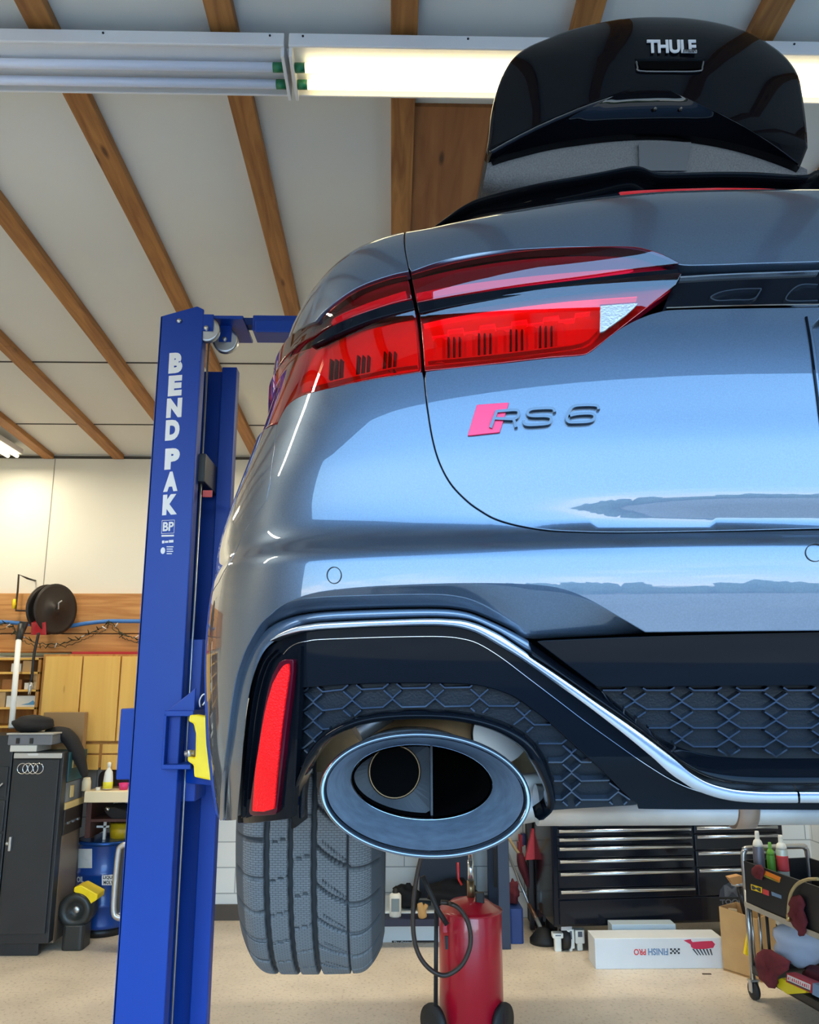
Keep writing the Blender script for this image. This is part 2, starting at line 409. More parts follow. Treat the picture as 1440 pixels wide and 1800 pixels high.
def strip_light(x0, x1, lit, label):
    z = 4.12
    t = thing('fluorescent_light', label, 'ceiling light', ((x0 + x1) / 2, 2.6, z), group=None)
    mb = MB(); mb.box(x0, x1, 2.492, 2.72, z - .002, z + .03); mb.box(x0, x1, 2.483, 2.495, z - .018, z + .034); mb.box(x0, x1, 2.715, 2.725, z - .03, z + .03)
    mb.box(x0, x1, 2.60, 2.65, z + .03, z + .075)
    mb.build('housing', m_white, t, bevel=.003)
    for xa_, xb_ in ((x0, x0 + .012), (x1 - .012, x1)): MB().box(xa_, xb_, 2.495, 2.72, z - .052, z + .0).build('end_plate', m_white, t, bevel=.002)
    for yy in (2.575, 2.66):
        tb = MB().cyl((x0 + .05, yy, z - .03), (x1 - .05, yy, z - .03), .017, 16).build('tube', m_tube_bright if lit else m_tube_off, t)
        for xa_, xb_ in ((x0 + .014, x0 + .05), (x1 - .05, x1 - .014)): MB().cyl((xa_, yy, z - .03), (xb_, yy, z - .03), .0175, 16).build('tube_cap', m_green, tb)
    for xx in np.linspace(x0 + .05, x1 - .05, 5):
        MB().cyl((xx, 2.4835, z + .02), (xx, 2.480, z + .02), .004, 8).build('screw', mat('dark steel', srgb(60, 60, 60), .4, .8), t)
    for xx in (x0 + .3, x1 - .3): MB().cyl((xx, 2.625, z + .07), (xx, 2.625, ceil_z(2.625)), .008, 8).build('hanger', m_metal, t)
    return t
xs = atz(510, 128, 4.09).x
strip_light(xs - 2.44, xs - .008, False, 'unlit twin-tube fluorescent light hanging left of the lit one')
strip_light(xs + .008, xs + 2.44, True, 'lit yellowish twin-tube fluorescent light above the black roof box')
# small lit fixtures at the back, seen beside the lift column and at the left edge
for (x, y, lab) in ((aty(372, 742, 6.2).x, 6.2, 'lit fluorescent light peeking out behind the blue lift column'), (aty(-25, 782, 6.6).x, 6.6, 'lit fluorescent light at the far left of the ceiling')):
    z = ceil_z(y) - .13
    t = thing('fluorescent_light', lab, 'ceiling light', (x, y, z))
    MB().box(x - .08, x + .08, y - .5, y + .5, z + .01, z + .06).build('housing', m_white, t, bevel=.004)
    for dx in (-.04, .04): MB().cyl((x + dx, y - .48, z - .01), (x + dx, y + .48, z - .01), .016, 12).build('tube', m_tube_on, t)
    MB().cyl((x, y, z + .06), (x, y, ceil_z(y)), .006, 8).build('hanger', m_metal, t)
    lamp_light(t, (x, y, z - .04), .16, 1.0, 22)

# two unseen fixtures, added for extra light: over the bonnet, left of camera
for (x, y, wtt, lab) in ((1.6, 5.6, 75, 'added fluorescent light over the bonnet, hidden behind the car'), (-3.4, 1.1, 100, 'added fluorescent light in the unseen bay left of the camera')):
    z = ceil_z(y) - .13
    t = thing('fluorescent_light', lab, 'ceiling light', (x, y, z))
    MB().box(x - 1.2, x + 1.2, y - .1, y + .1, z + .01, z + .06).build('housing', m_white, t, bevel=.004)
    for dy in (-.045, .045): MB().cyl((x - 1.18, y + dy, z - .01), (x + 1.18, y + dy, z - .01), .016, 12).build('tube', m_tube_on, t)
    MB().cyl((x, y, z + .06), (x, y, ceil_z(y)), .006, 8).build('hanger', m_metal, t)
    lamp_light(t, (x, y, z - .04), 2.2, .16, wtt)
# far trees and low buildings across the street, which the paintwork mirrors
rd = random.Random(11)
tr = MB()
for k in range(60):
    x = -75 + 2.6 * k + rd.uniform(-1, 1); h_ = rd.uniform(1.6, 3.6); tr.blob((x, -75 + rd.uniform(-3, 3), h_ * .8), (rd.uniform(1.4, 3), 1.5, h_), k, .25, 10, 8)
o = tr.build('tree_line', mat('far foliage', srgb(92, 110, 84), .9), None); tag(o, 'row of green trees far across the sunlit lot', 'trees', kind='stuff')
struct(MB().box(-30, -8, -80, -77, 0, 3.0).box(6, 26, -80, -77, 0, 3.6), 'wall_far', mat('pale stucco', srgb(226, 218, 204), .8))
# ------------------------------------------------------------------ the car: one smooth analytic body surface, every panel cut out of it
XC = .67
def pchip(xs, ys):
    xs = np.array(xs, float); ys = np.array(ys, float); h = np.diff(xs); d = np.diff(ys) / h
    m = np.zeros(len(xs))
    for i in range(1, len(xs) - 1):
        if d[i - 1] * d[i] > 0:
            w1 = 2 * h[i] + h[i - 1]; w2 = h[i] + 2 * h[i - 1]; m[i] = (w1 + w2) / (w1 / d[i - 1] + w2 / d[i])
    m[0] = d[0]; m[-1] = d[-1]
    def f(x):
        x = np.asarray(x, float)
        i = np.clip(np.searchsorted(xs, x) - 1, 0, len(xs) - 2); t = (x - xs[i]) / h[i]; t2 = t * t; t3 = t2 * t
        r = (2 * t3 - 3 * t2 + 1) * ys[i] + (t3 - 2 * t2 + t) * h[i] * m[i] + (-2 * t3 + 3 * t2) * ys[i + 1] + (t3 - t2) * h[i] * m[i + 1]
        r = np.where(x < xs[0], ys[0] + (x - xs[0]) * m[0], r); return np.where(x > xs[-1], ys[-1] + (x - xs[-1]) * m[-1], r)
    return f
def smoothed(f, lo, hi, s, n=1600):
    """the curve f with its kinks rounded over about s metres"""
    g = np.linspace(lo, hi, n); v = f(g); k = np.arange(-int(3 * s / (g[1] - g[0])), int(3 * s / (g[1] - g[0])) + 1) * (g[1] - g[0])
    w = np.exp(-(k / s) ** 2 / 2); w /= w.sum(); vp = np.pad(v, len(k) // 2, mode='reflect', reflect_type='odd'); v2 = np.convolve(vp, w, 'valid')
    return lambda x: np.interp(x, g, v2)
psi = smoothed(pchip([0, .3, .6, .74, .82, .87, .94, 1.05, 1.2, 1.5, 2.2, 6], [0, 3, 8, 15, 32, 54, 67, 73.5, 78, 85, 89, 90]), 0, 6, .03)
_t = np.linspace(0, 6, 6001); _p = np.radians(psi(_t))
_X = np.concatenate([[0], np.cumsum((np.cos(_p[1:]) + np.cos(_p[:-1])) / 2 * .001)])
_Y = np.concatenate([[0], np.cumsum((np.sin(_p[1:]) + np.sin(_p[:-1])) / 2 * .001)])
_X = _X / _X[-1]
def PX(t): return np.sign(t) * np.interp(np.abs(t), _t, _X)
def PY(t): return np.interp(np.abs(t), _t, _Y)
W = smoothed(pchip([-.6, -.2, -.13, -.05, .05, .11, .15, .20, .25, .30, .35, .45, .55, .60, .65, .70, .75, .85, .95], [.98, 1.044, 1.052, 1.056, 1.060, 1.057, 1.053, 1.057, 1.044, 1.026, 1.008, .980, .961, .937, .905, .858, .80, .70, .6]), -.6, 1.0, .012)
yA = smoothed(pchip([-.2, -.13, -.08, 0, .06, .12, .150, .160, .172, .22, .27, .32, .38, .46, .53, .56, .62, .66, .69, .715, .74, .9],
         [.93, .905, .88, .866, .861, .857, .858, .866, .895, .889, .889, .893, .899, .914, .931, .939, .963, .991, 1.029, 1.075, 1.15, 1.9]), -.5, 1.0, .0035)
yB = smoothed(pchip([-.2, -.13, -.08, 0, .06, .12, .145, .152, .170, .19, .215, .27, .32, .38, .46, .53, .56, .62, .66, .69, .715, .74, .9],
         [.93, .905, .88, .866, .861, .857, .858, .863, .886, .895, .8975, .895, .896, .901, .914, .931, .939, .963, .991, 1.029, 1.075, 1.15, 1.9]), -.5, 1.0, .0035)
def S(t, z):
    t = np.asarray(t, float); z = np.asarray(z, float)
    x = PX(t); a = np.clip((np.abs(x) - .25) / .5, 0, 1); a = a * a * (3 - 2 * a)
    z0 = z; z = z + .034 * np.clip((np.abs(x) - .30) / .38, 0, 1) ** 1.6 * np.clip((z - .53) / .12, 0, 1)
    return np.stack([XC - W(z0) * x, yA(z) * (1 - a) + yB(z) * a + PY(t) + 0 * z, z0 + H + 0 * t], -1)
def NRM(t, z, e=1.5e-3):
    t = np.asarray(t, float); z = np.asarray(z, float)
    n = np.cross(S(t, z + e) - S(t, z - e), S(t + e, z) - S(t - e, z)); return n / (np.linalg.norm(n, axis=-1, keepdims=True) + 1e-12)
def SO(t, z, off): return S(t, z) + NRM(t, z) * np.asarray(off, float)[..., None] if np.ndim(off) else S(t, z) + NRM(t, z) * off
_gt, _gz = np.meshgrid(np.linspace(0, 1.36, 220), np.linspace(-.19, .72, 180)); _gt = _gt.ravel(); _gz = _gz.ravel()
_gp = S(_gt, _gz); _gn = NRM(_gt, _gz); _vis = ((_gp - CAMP) * _gn).sum(-1) < 0
if _vis.mean() < .3: _vis = ~_vis
_gt = _gt[_vis]; _gz = _gz[_vis]; _gq = proj(_gp[_vis]); _kd = kdtree.KDTree(len(_gt))
for i, q in enumerate(_gq): _kd.insert((q[0], q[1], 0), i)
_kd.balance()
def px2tz(pts, off=0.0):
    """measured pixels -> surface parameters (t, z), Newton on the projection"""
    pts = np.asarray(pts, float); t = np.zeros(len(pts)); z = np.zeros(len(pts))
    for i, p in enumerate(pts):
        _, k, _ = _kd.find((p[0], p[1], 0)); t[i] = _gt[k]; z[i] = _gz[k]
    e = 5e-4; best = np.full(len(pts), 1e9); bt, bz = t.copy(), z.copy()
    for it in range(14):
        q = proj(SO(t, z, off)); r = pts - q; er = np.abs(r).sum(-1); k = er < best; bt[k] = t[k]; bz[k] = z[k]; best[k] = er[k]
        a = (proj(SO(t + e, z, off)) - q) / e; b = (proj(SO(t, z + e, off)) - q) / e
        det = a[:, 0] * b[:, 1] - a[:, 1] * b[:, 0]; det = np.where(np.abs(det) < 1e3, np.sign(det + 1e-9) * 1e3, det)
        dt = (r[:, 0] * b[:, 1] - r[:, 1] * b[:, 0]) / det; dz = (a[:, 0] * r[:, 1] - a[:, 1] * r[:, 0]) / det
        t = t + np.clip(dt, -.03, .03); z = z + np.clip(dz, -.03, .03)
    return np.stack([bt, bz], -1)
def cr(pts, n=8, closed=False):
    """Catmull-Rom through points"""
    P = [np.array(p, float) for p in pts]; out = []; m = len(P)
    for i in range(m if closed else m - 1):
        p1, p2 = P[i], P[(i + 1) % m]; p0 = P[i - 1] if (closed or i > 0) else 2 * p1 - p2; p3 = P[(i + 2) % m] if (closed or i + 2 < m) else 2 * p2 - p1
        for k in range(n):
            u = k / n; out.append(.5 * ((2 * p1) + (-p0 + p2) * u + (2 * p0 - 5 * p1 + 4 * p2 - p3) * u * u + (-p0 + 3 * p1 - 3 * p2 + p3) * u ** 3))
    if not closed: out.append(P[-1])
    return [tuple(p) for p in out]
def to_tz(items, off=0.0):
    """items: (px,py) pixels, ('t',t,z) explicit, ('c',) the centre line at the last height"""
    idx = [i for i, p in enumerate(items) if len(p) == 2]; out = [None] * len(items)
    if idx:
        s = px2tz([items[i] for i in idx], off)
        for i, v in zip(idx, s): out[i] = (v[0], v[1])
    for i, p in enumerate(items):
        if p[0] == 't': out[i] = (p[1], p[2])
    for i, p in enumerate(items):
        if p[0] == 'c': out[i] = (0.0, out[i - 1][1] if out[i - 1] is not None else out[i + 1][1])
        if p[0] == 'C': out[i] = (0.0, out[i + 1][1])
    return np.array(out)
def resample(P, step, closed=True):
    out = []; n = len(P)
    for i in range(n if closed else n - 1):
        a, b = P[i], P[(i + 1) % n]; k = max(1, int(np.ceil(np.linalg.norm(b - a) / step)))
        for j in range(k): out.append(a + (b - a) * j / k)
    if not closed: out.append(P[-1])
    return np.array(out)
def inside(P, poly):
    x, y = P[:, 0], P[:, 1]; c = np.zeros(len(P), bool); n = len(poly); j = n - 1
    for i in range(n):
        xi, yi = poly[i]; xj, yj = poly[j]
        k = ((yi > y) != (yj > y)) & (x < (xj - xi) * (y - yi) / (yj - yi + 1e-15) + xi); c ^= k; j = i
    return c
def tri_area(P): return .5 * np.sum(P[:, 0] * np.roll(P[:, 1], -1) - np.roll(P[:, 0], -1) * P[:, 1])
def patch(name, items, mats, parent, off=0.0, thick=.012, step=.012, holes=(), r=.0012, mirror='merge', label=None, roll=True, tz=None, tilt=None):
    poly = to_tz(items, off) if tz is None else np.array(tz)
    bstep = step * .6
    loops = [resample(poly, bstep)] + [resample(to_tz(h, off), bstep) for h in holes]
    if tri_area(loops[0]) < 0: loops[0] = loops[0][::-1]
    for i in range(1, len(loops)):
        if tri_area(loops[i]) > 0: loops[i] = loops[i][::-1]
    allb = np.concatenate(loops); lo = allb.min(0); hi = allb.max(0)
    g = np.stack(np.meshgrid(np.arange(lo[0] + step / 2, hi[0], step), np.arange(lo[1] + step / 2, hi[1], step)), -1).reshape(-1, 2)
    k = inside(g, loops[0])
    for h in loops[1:]: k &= ~inside(g, h)
    g = g[k]
    if len(g):
        kd = kdtree.KDTree(len(allb))
        for i, q in enumerate(allb): kd.insert((q[0], q[1], 0), i)
        kd.balance(); g = np.array([q for q in g if kd.find((q[0], q[1], 0))[2] > step * .45]).reshape(-1, 2)
    pts = np.concatenate([allb, g]); ed = []; o = 0
    for l in loops:
        ed += [(o + i, o + (i + 1) % len(l)) for i in range(len(l))]; o += len(l)
    V, E_, T, ov, _, _ = delaunay_2d_cdt([Vector(p) for p in pts], ed, [], 0, 1e-6)
    V = np.array([v[:] for v in V]); T = np.array([t for t in T if len(t) == 3]); cen = V[T].mean(1)
    k = inside(cen, loops[0])
    for h in loops[1:]: k &= ~inside(cen, h)
    T = T[k]; t_, z_ = V[:, 0], V[:, 1]; P = SO(t_, z_, off); Nn = NRM(t_, z_)
    if tilt is not None:   # the panel leans out by tilt[1] above height tilt[0]
        up_ = np.clip((z_ - tilt[0]) / .004, 0, 1); P = P + Nn * (tilt[1] * np.maximum(0, z_ - tilt[0]))[:, None]; Nn = Nn - np.array([0, 0, 1.0]) * (tilt[1] * up_)[:, None]; Nn /= np.linalg.norm(Nn, axis=-1, keepdims=True)
    a = V[T]; ar = (a[:, 1, 0] - a[:, 0, 0]) * (a[:, 2, 1] - a[:, 0, 1]) - (a[:, 1, 1] - a[:, 0, 1]) * (a[:, 2, 0] - a[:, 0, 0])
    T = np.where((ar > 0)[:, None], T[:, ::-1], T)
    VV = list(P); NN = list(Nn); FF = [tuple(f) for f in T]
    # rolled edge and skirt along the outline
    used = {}
    for f in FF:
        for i in range(3):
            q = (int(f[i]), int(f[(i + 1) % 3])); used[q] = 1
    be = [(q[0], q[1]) for q in used if (q[1], q[0]) not in used]
    onC = lambda i: abs(V[i][0]) < 1e-6
    be = [q for q in be if not (mirror == 'merge' and onC(q[0]) and onC(q[1]))]
    vt = {}; od = {}
    for a_, b_ in be:
        d = P[b_] - P[a_]; d = d / (np.linalg.norm(d) + 1e-12); o_ = np.cross(d, (Nn[a_] + Nn[b_]) / 2)
        for q in (a_, b_): od[q] = od.get(q, 0) + o_
    for q, o_ in od.items():
        o_ = o_ / (np.linalg.norm(o_) + 1e-12); n_ = Nn[q]; s = len(VV)
        if roll:
            VV += [P[q] + o_ * r * .7 - n_ * r * .3, P[q] + o_ * r - n_ * r, P[q] + o_ * r - n_ * thick]; nn = n_ + o_; NN += [nn / np.linalg.norm(nn), o_, o_]; vt[q] = (q, s, s + 1, s + 2)
        else:
            VV += [P[q].copy(), P[q] - n_ * thick]; NN += [o_, o_]; vt[q] = (s, s + 1)
    for a_, b_ in be:
        A, B = vt[a_], vt[b_]
        for i in range(len(A) - 1): FF.append((B[i], A[i], A[i + 1], B[i + 1]))
    VV = np.array(VV); NN = np.array(NN)
    # outward check
    f3 = T; fn = np.cross(VV[f3[:, 1]] - VV[f3[:, 0]], VV[f3[:, 2]] - VV[f3[:, 0]])
    if (fn * NN[f3[:, 0]]).sum() < 0: FF = [f[::-1] for f in FF]
    def emit(VV, NN, FF, nm):
        mb = MB(); mb.v = [tuple(v) for v in VV]; mb.f = FF; mb.m = [0] * len(FF); mb.sm = [True] * len(FF)
        return mb.build(nm, mats, parent, normals=NN, label=label)
    MV = VV * [-1, 1, 1] + [2 * XC, 0, 0]; MN = NN * [-1, 1, 1]; MF = [f[::-1] for f in FF]
    if mirror == 'merge':
        n = len(VV); return emit(np.concatenate([VV, MV]), np.concatenate([NN, MN]), FF + [tuple(i + n for i in f) for f in MF], name)
    o = emit(VV, NN, FF, name)
    if mirror == 'copy': return o, emit(MV, MN, MF, name)
    return o
def grid_mesh(name, G, mats, parent, mirror='none', flip=False, label=None, closed_v=False):
    """G: (n, m, 3) points, smooth shaded; normals by finite differences"""
    def emit(G, fl):
        n, m = G.shape[:2]; mb = MB(); mb.v = [tuple(p) for p in G.reshape(-1, 3)]
        for i in range(n - 1):
            for j in range(m - 1 if not closed_v else m):
                j2 = (j + 1) % m; f = (i * m + j, (i + 1) * m + j, (i + 1) * m + j2, i * m + j2); mb.f.append(f[::-1] if fl else f); mb.m.append(0); mb.sm.append(True)
        du = np.gradient(G, axis=0); dv = np.gradient(G, axis=1); nn = np.cross(du, dv).reshape(-1, 3); nn /= np.linalg.norm(nn, axis=-1, keepdims=True) + 1e-12
        nn = -nn if fl else nn
        return mb.build(name, mats, parent, normals=nn, label=label)
    G = np.asarray(G); n, m = G.shape[:2]
    a = G[n // 2, m // 2]; nn = np.cross(G[min(n // 2 + 1, n - 1), m // 2] - G[n // 2 - 1 if n > 2 else 0, m // 2], G[n // 2, min(m // 2 + 1, m - 1)] - G[n // 2, m // 2 - 1])
    fl = bool(nn @ (a - CAMP) > 0) != flip
    o = emit(G, fl)
    if mirror == 'copy': emit(G * [-1, 1, 1] + [2 * XC, 0, 0], not fl)
    return o
def interp_curve(P, n):
    P = np.asarray(P, float); d = np.concatenate([[0], np.cumsum(np.linalg.norm(np.diff(P, axis=0), axis=1))]); s = np.linspace(0, d[-1], n)
    return np.stack([np.interp(s, d, P[:, k]) for k in range(P.shape[1])], -1)
def loft(name, A, B, prof, mats, parent, n=160, mirror='copy', label=None, side=None):
    """band between two measured curves; prof: list of (v, offset); side=(x0, x1, f): shallower by f where it runs up the flank"""
    a = interp_curve(A, n); b = interp_curve(B, n)
    fa = np.ones(n) if side is None else side[2] + (1 - side[2]) * np.clip((a[:, 0] - side[0]) / (side[1] - side[0]), 0, 1)
    ta = px2tz(a, prof[0][1] * fa); tb = px2tz(b, prof[-1][1] * fa)
    G = []
    for v, of in prof: q = ta * (1 - v) + tb * v; G.append(SO(q[:, 0], q[:, 1], of * fa))
    return grid_mesh(name, np.array(G).transpose(1, 0, 2), mats, parent, mirror, label=label)
def ribbons(name, lines, w, o0, o1, mats, parent, mirror='copy', ch=.25, label=None, closed=False):
    """raised bands of pixel width w along pixel polylines, from offset o0 up to o1, chamfered"""
    L = []; idx = []; k = 0
    for ln in lines:
        P = np.array(ln, float); n = len(P)
        if closed: d = np.roll(P, -1, 0) - np.roll(P, 1, 0)
        else: d = np.gradient(P, axis=0)
        # miter
        nn = np.stack([-d[:, 1], d[:, 0]], -1); nn /= np.linalg.norm(nn, axis=1, keepdims=True) + 1e-9
        sg = (np.roll(P, -1, 0) - P) if closed else np.diff(P, axis=0, append=P[-1:] * 2 - P[-2:-1]); sg /= np.linalg.norm(sg, axis=1, keepdims=True) + 1e-9
        co = np.abs(nn[:, 0] * -sg[:, 1] + nn[:, 1] * sg[:, 0]); hw = w / 2 / np.clip(co, .6, 1)
        L.append(np.concatenate([P + nn * hw[:, None], P - nn * hw[:, None], P + nn * (hw * (1 - 2 * ch))[:, None], P - nn * (hw * (1 - 2 * ch))[:, None]])); idx.append((k, n)); k += 4 * n
    A = np.concatenate(L); tz = px2tz(A, o1); lo = SO(tz[:, 0], tz[:, 1], o0); hi = SO(tz[:, 0], tz[:, 1], o1)
    mb = MB()
    for (s, n) in idx:
        V = np.concatenate([lo[s:s + n], hi[s + 2 * n:s + 3 * n], hi[s + 3 * n:s + 4 * n], lo[s + n:s + 2 * n]])
        Fc = []
        for i in range(n if closed else n - 1):
            j = (i + 1) % n
            for q in range(3): Fc.append((q * n + i, q * n + j, (q + 1) * n + j, (q + 1) * n + i))
        if not closed: Fc += [(0, n, 2 * n, 3 * n), (3 * n + n - 1, 2 * n + n - 1, 2 * n - 1, n - 1)]
        mb.add(V, Fc)
    o = mb.build(name, mats, parent, label=label)
    if mirror == 'copy':
        m2 = MB(); m2.v = [(2 * XC - v[0], v[1], v[2]) for v in mb.v]; m2.f = [f[::-1] for f in mb.f]; m2.m = mb.m; m2.sm = mb.sm
        m2.build(name, mats, parent, label=label)
    elif mirror == 'merge':
        pass
    return o
def mirror_mesh(mb):
    m2 = MB(); m2.v = [(2 * XC - v[0], v[1], v[2]) for v in mb.v]; m2.f = [f[::-1] for f in mb.f]; m2.m = mb.m; m2.sm = mb.sm; return m2
# tweak materials of the car
def paint_mat():
    m = mat('dark grey metallic paint', (.066, .090, .124, 1), .42, .8, coat=1.0, noise=.12, nscale=500)
    m.node_tree.nodes['Principled BSDF'].inputs['Coat IOR'].default_value = 1.55
    return m
m_paint = paint_mat()
m_gloss = mat('gloss black', (.003, .004, .006, 1), .04, 0, spec=.09)
m_plast = mat('grained black plastic', (.008, .010, .013, 1), .35, bump=.15, bscale=400, spec=.2)
m_rib = mat('black grille rib', (.06, .075, .10, 1), .17, .75)
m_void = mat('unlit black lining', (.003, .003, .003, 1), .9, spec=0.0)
m_satin = mat('satin aluminium trim', (.60, .64, .70, 1), .24, 1.0)
m_chrome = mat('polished edge', (.6, .62, .65, 1), .12, 1.0)
m_rubber = mat('rubber seal', (.012, .012, .012, 1), .6)

def lens_mat(name, tint, fres=1.55):
    m = bpy.data.materials.new(name); m.use_nodes = True; nt = m.node_tree; nt.nodes.clear()
    o = nt.nodes.new('ShaderNodeOutputMaterial'); mx = nt.nodes.new('ShaderNodeMixShader'); tr = nt.nodes.new('ShaderNodeBsdfTransparent'); gl = nt.nodes.new('ShaderNodeBsdfGlossy'); fr = nt.nodes.new('ShaderNodeFresnel')
    tr.inputs[0].default_value = tint; gl.inputs[0].default_value = (1, 1, 1, 1); gl.inputs['Roughness'].default_value = .01; fr.inputs['IOR'].default_value = fres
    nt.links.new(fr.outputs[0], mx.inputs[0]); nt.links.new(tr.outputs[0], mx.inputs[1]); nt.links.new(gl.outputs[0], mx.inputs[2]); nt.links.new(mx.outputs[0], o.inputs[0])
    return m
m_lens = lens_mat('red lamp lens', (.9, .09, .12, 1))
m_lens_dk = lens_mat('smoked red lamp lens', (.5, .06, .12, 1))

car = thing('station_wagon', 'dark grey metallic station wagon raised on the blue two-post lift', 'car', (XC, .9, H - .6))

_tq = np.linspace(.5, 1.0, 400); ts_top = float(_tq[np.abs(proj(S(_tq, np.full(400, .69)))[:, 0] - 709).argmin()])
tc_w = float(np.interp(2.0, [S(t, -.2)[1] for t in np.linspace(1, 3, 200)], np.linspace(1, 3, 200)))
RA = .405; ZW = -.247
def arch(z): return tc_w - math.sqrt(max(0, RA * RA - (z - ZW) ** 2))
G = [(712, 440), (716, 460), (722, 487), (729, 510), (734, 535), (739, 570), (742, 610), (745, 655), (748, 690), (752, 722), (760, 770), (772, 812), (792, 850), (820, 880), (846, 899), (872, 913), (910, 924), (960, 932), (1020, 935), (1100, 936), (1250, 934), (1440, 930)]
def shift(c, dx, dy=0): return [(p[0] + dx, p[1] + dy) for p in c]
def offset_curve(c, d):
    P = np.array(c, float); g = np.gradient(P, axis=0); g /= np.linalg.norm(g, axis=1, keepdims=True); return [tuple(q) for q in P + np.stack([-g[:, 1], g[:, 0]], -1) * d]
Gs = cr(G, 6); Gr = offset_curve(Gs, -2.3); Gl = offset_curve(Gs, 2.3)     # right/inner side and left/outer side of the shut line
i_m = min(range(len(Gs)), key=lambda i: abs(Gs[i][1] - 655)); i_k = min(range(len(Gs)), key=lambda i: abs(Gs[i][1] - 487))
K = cr([(725, 488), (760, 479), (800, 471), (850, 462), (900, 455), (950, 450), (1000, 447), (1050, 445), (1100, 445), (1135, 449), (1165, 458), (1195, 469), (1240, 469), (1330, 466), (1440, 463)], 5)
K2 = cr([(724, 476), (760, 463), (800, 452), (850, 443), (900, 438), (950, 435), (1000, 433), (1050, 433), (1100, 435), (1135, 441), (1165, 452), (1195, 464), (1240, 465), (1330, 462), (1440, 459)], 5)
# --- tailgate
lowM = cr([(750, 654), (800, 648), (850, 643), (900, 638), (960, 631), (1020, 626), (1036, 621), (1050, 611), (1085, 583), (1125, 561), (1165, 548), (1200, 545), (1300, 543), (1440, 541)], 4)
plate = [('t', 0.005, .47), ('t', .22, .462), ('t', .252, .452), ('t', .262, .43), ('t', .262, .34), ('t', .25, .32), ('t', .22, .312), ('t', .005, .308)]
px_pl = px2tz([(1424, 560), (1448, 760)])
plate = [('t', 0, px_pl[0][1] + .01), ('t', px_pl[0][0] - .02, px_pl[0][1] + .008), ('t', px_pl[0][0], px_pl[0][1] - .01), ('t', px_pl[1][0], px_pl[1][1]), ('t', px_pl[1][0] - .03, px_pl[1][1] - .025), ('t', 0, px_pl[1][1] - .027)]
tg = patch('tailgate', lowM + [('c',)] + plate + [('C',)] + Gr[i_m + 2:][::-1], m_paint, car, 0, .014, .011)
patch('plate_recess', [('t', 0, px_pl[0][1] + .01), ('t', px_pl[0][0] + .004, px_pl[0][1] + .01), ('t', px_pl[1][0] + .004, px_pl[1][1] - .03), ('t', 0, px_pl[1][1] - .03)], m_paint, tg, -.022, .004, .02)
ribbons('recess_edge', [[(1418, 556), (1424, 590), (1432, 650), (1440, 712), (1446, 762)]], 7, -.016, .002, m_gloss, tg)
patch('tailgate_shoulder', [('t', ts_top - .004, .735)] + [(q[0], q[1]) for q in Gr[:i_k - 3]] + K2 + [('c',), ('t', 0, .735)], m_paint, tg, 0, .014, .011)
loft('shoulder_lip', K2, K, [(0, 0), (.25, -.0006), (.5, -.0013), (.75, -.0021), (.94, -.003), (1, -.005), (1.0, -.014)], m_paint, tg, n=220)
gar_top = cr([(1196, 472), (1260, 471), (1340, 469), (1440, 466)], 3); gar_bot = cr([(1166, 546), (1260, 543), (1350, 541), (1440, 539)], 3)
gr = patch('garnish', gar_top + [('c',), ('C',)] + gar_bot[::-1], m_gloss, tg, -.014, .006, .012)
ribbons('garnish_line', [cr([(1196, 487), (1280, 482), (1360, 479), (1440, 476)], 4)], 5, -.014, -.009, m_satin, tg)
ribbons('garnish_line', [cr([(1172, 541), (1260, 538), (1350, 536), (1440, 535)], 4)], 4, -.014, -.009, m_chrome, tg)
o = ribbons('garnish_emblem', [cr([(1339, 507), (1300, 508), (1268, 513), (1250, 522), (1262, 528), (1290, 527), (1325, 525), (1339, 508)], 4), cr([(1438, 500), (1410, 500), (1392, 510), (1382, 526), (1400, 529), (1438, 528)], 4)], 4, -.014, -.009, m_rib, tg)
# --- quarter panel and bumper skin
KL = cr([(719, 489), (690, 494), (650, 506), (620, 519), (590, 537), (565, 556), (552, 568)], 5)
KL2 = cr([(717, 476), (690, 482), (650, 495), (620, 509), (592, 528), (568, 548), (554, 564)], 5)
seamF = [(487, 748), (483, 790), (476, 845), (469, 880), (445, 913), (420, 958), (400, 996), (385, 1024), (373, 1044)]
zs = px2tz([(373, 1044)])[0]
qp = [('t', ts_top + .004, .735)] + [tuple(q) for q in Gl[:i_k - 3]] + KL2 + [('t', 1.42, .60), ('t', 1.46, .585), ('t', 1.44, .53), ('t', 1.39, .47), ('t', 1.34, .42)] + shift(seamF, -1.2, -.5) + [('t', arch(.06), .06)]
for a in np.linspace(50, 130, 14):
    aa = math.radians(180 - a) ;
n_arch = [('t', tc_w - RA * math.cos(a), ZW + RA * math.sin(a)) for a in np.linspace(math.asin((.06 - ZW) / RA), math.pi + .2, 26)]
qp += n_arch + [('t', 5.3, -.36), ('t', 5.35, .2), ('t', 5.2, .36), ('t', 4.3, .42), ('t', 3.2, .47), ('t', 2.2, .60), ('t', 1.8, .70), ('t', 1.6, .735)]
patch('quarter_panel', qp, m_paint, car, 0, .014, .016, mirror='copy')
loft('quarter_lip', KL2, KL, [(0, 0), (.25, -.0006), (.5, -.0013), (.75, -.0021), (.94, -.003), (1, -.005), (1, -.014)], m_paint, car, n=90)
LB = cr([(491, 738), (502, 718), (514, 706), (530, 697), (560, 688), (600, 679), (650, 669), (700, 661), (741, 655)], 4)
O = cr([(386, 1441), (388, 1392), (393, 1345), (400, 1290), (405, 1245), (413, 1196), (422, 1165), (433, 1137), (455, 1099), (473, 1081), (494, 1064), (520, 1052), (552, 1042), (600, 1035), (661, 1030), (730, 1027), (798, 1025), (870, 1025), (930, 1027), (970, 1031), (1005, 1040), (1045, 1058), (1090, 1084), (1135, 1110)], 5)
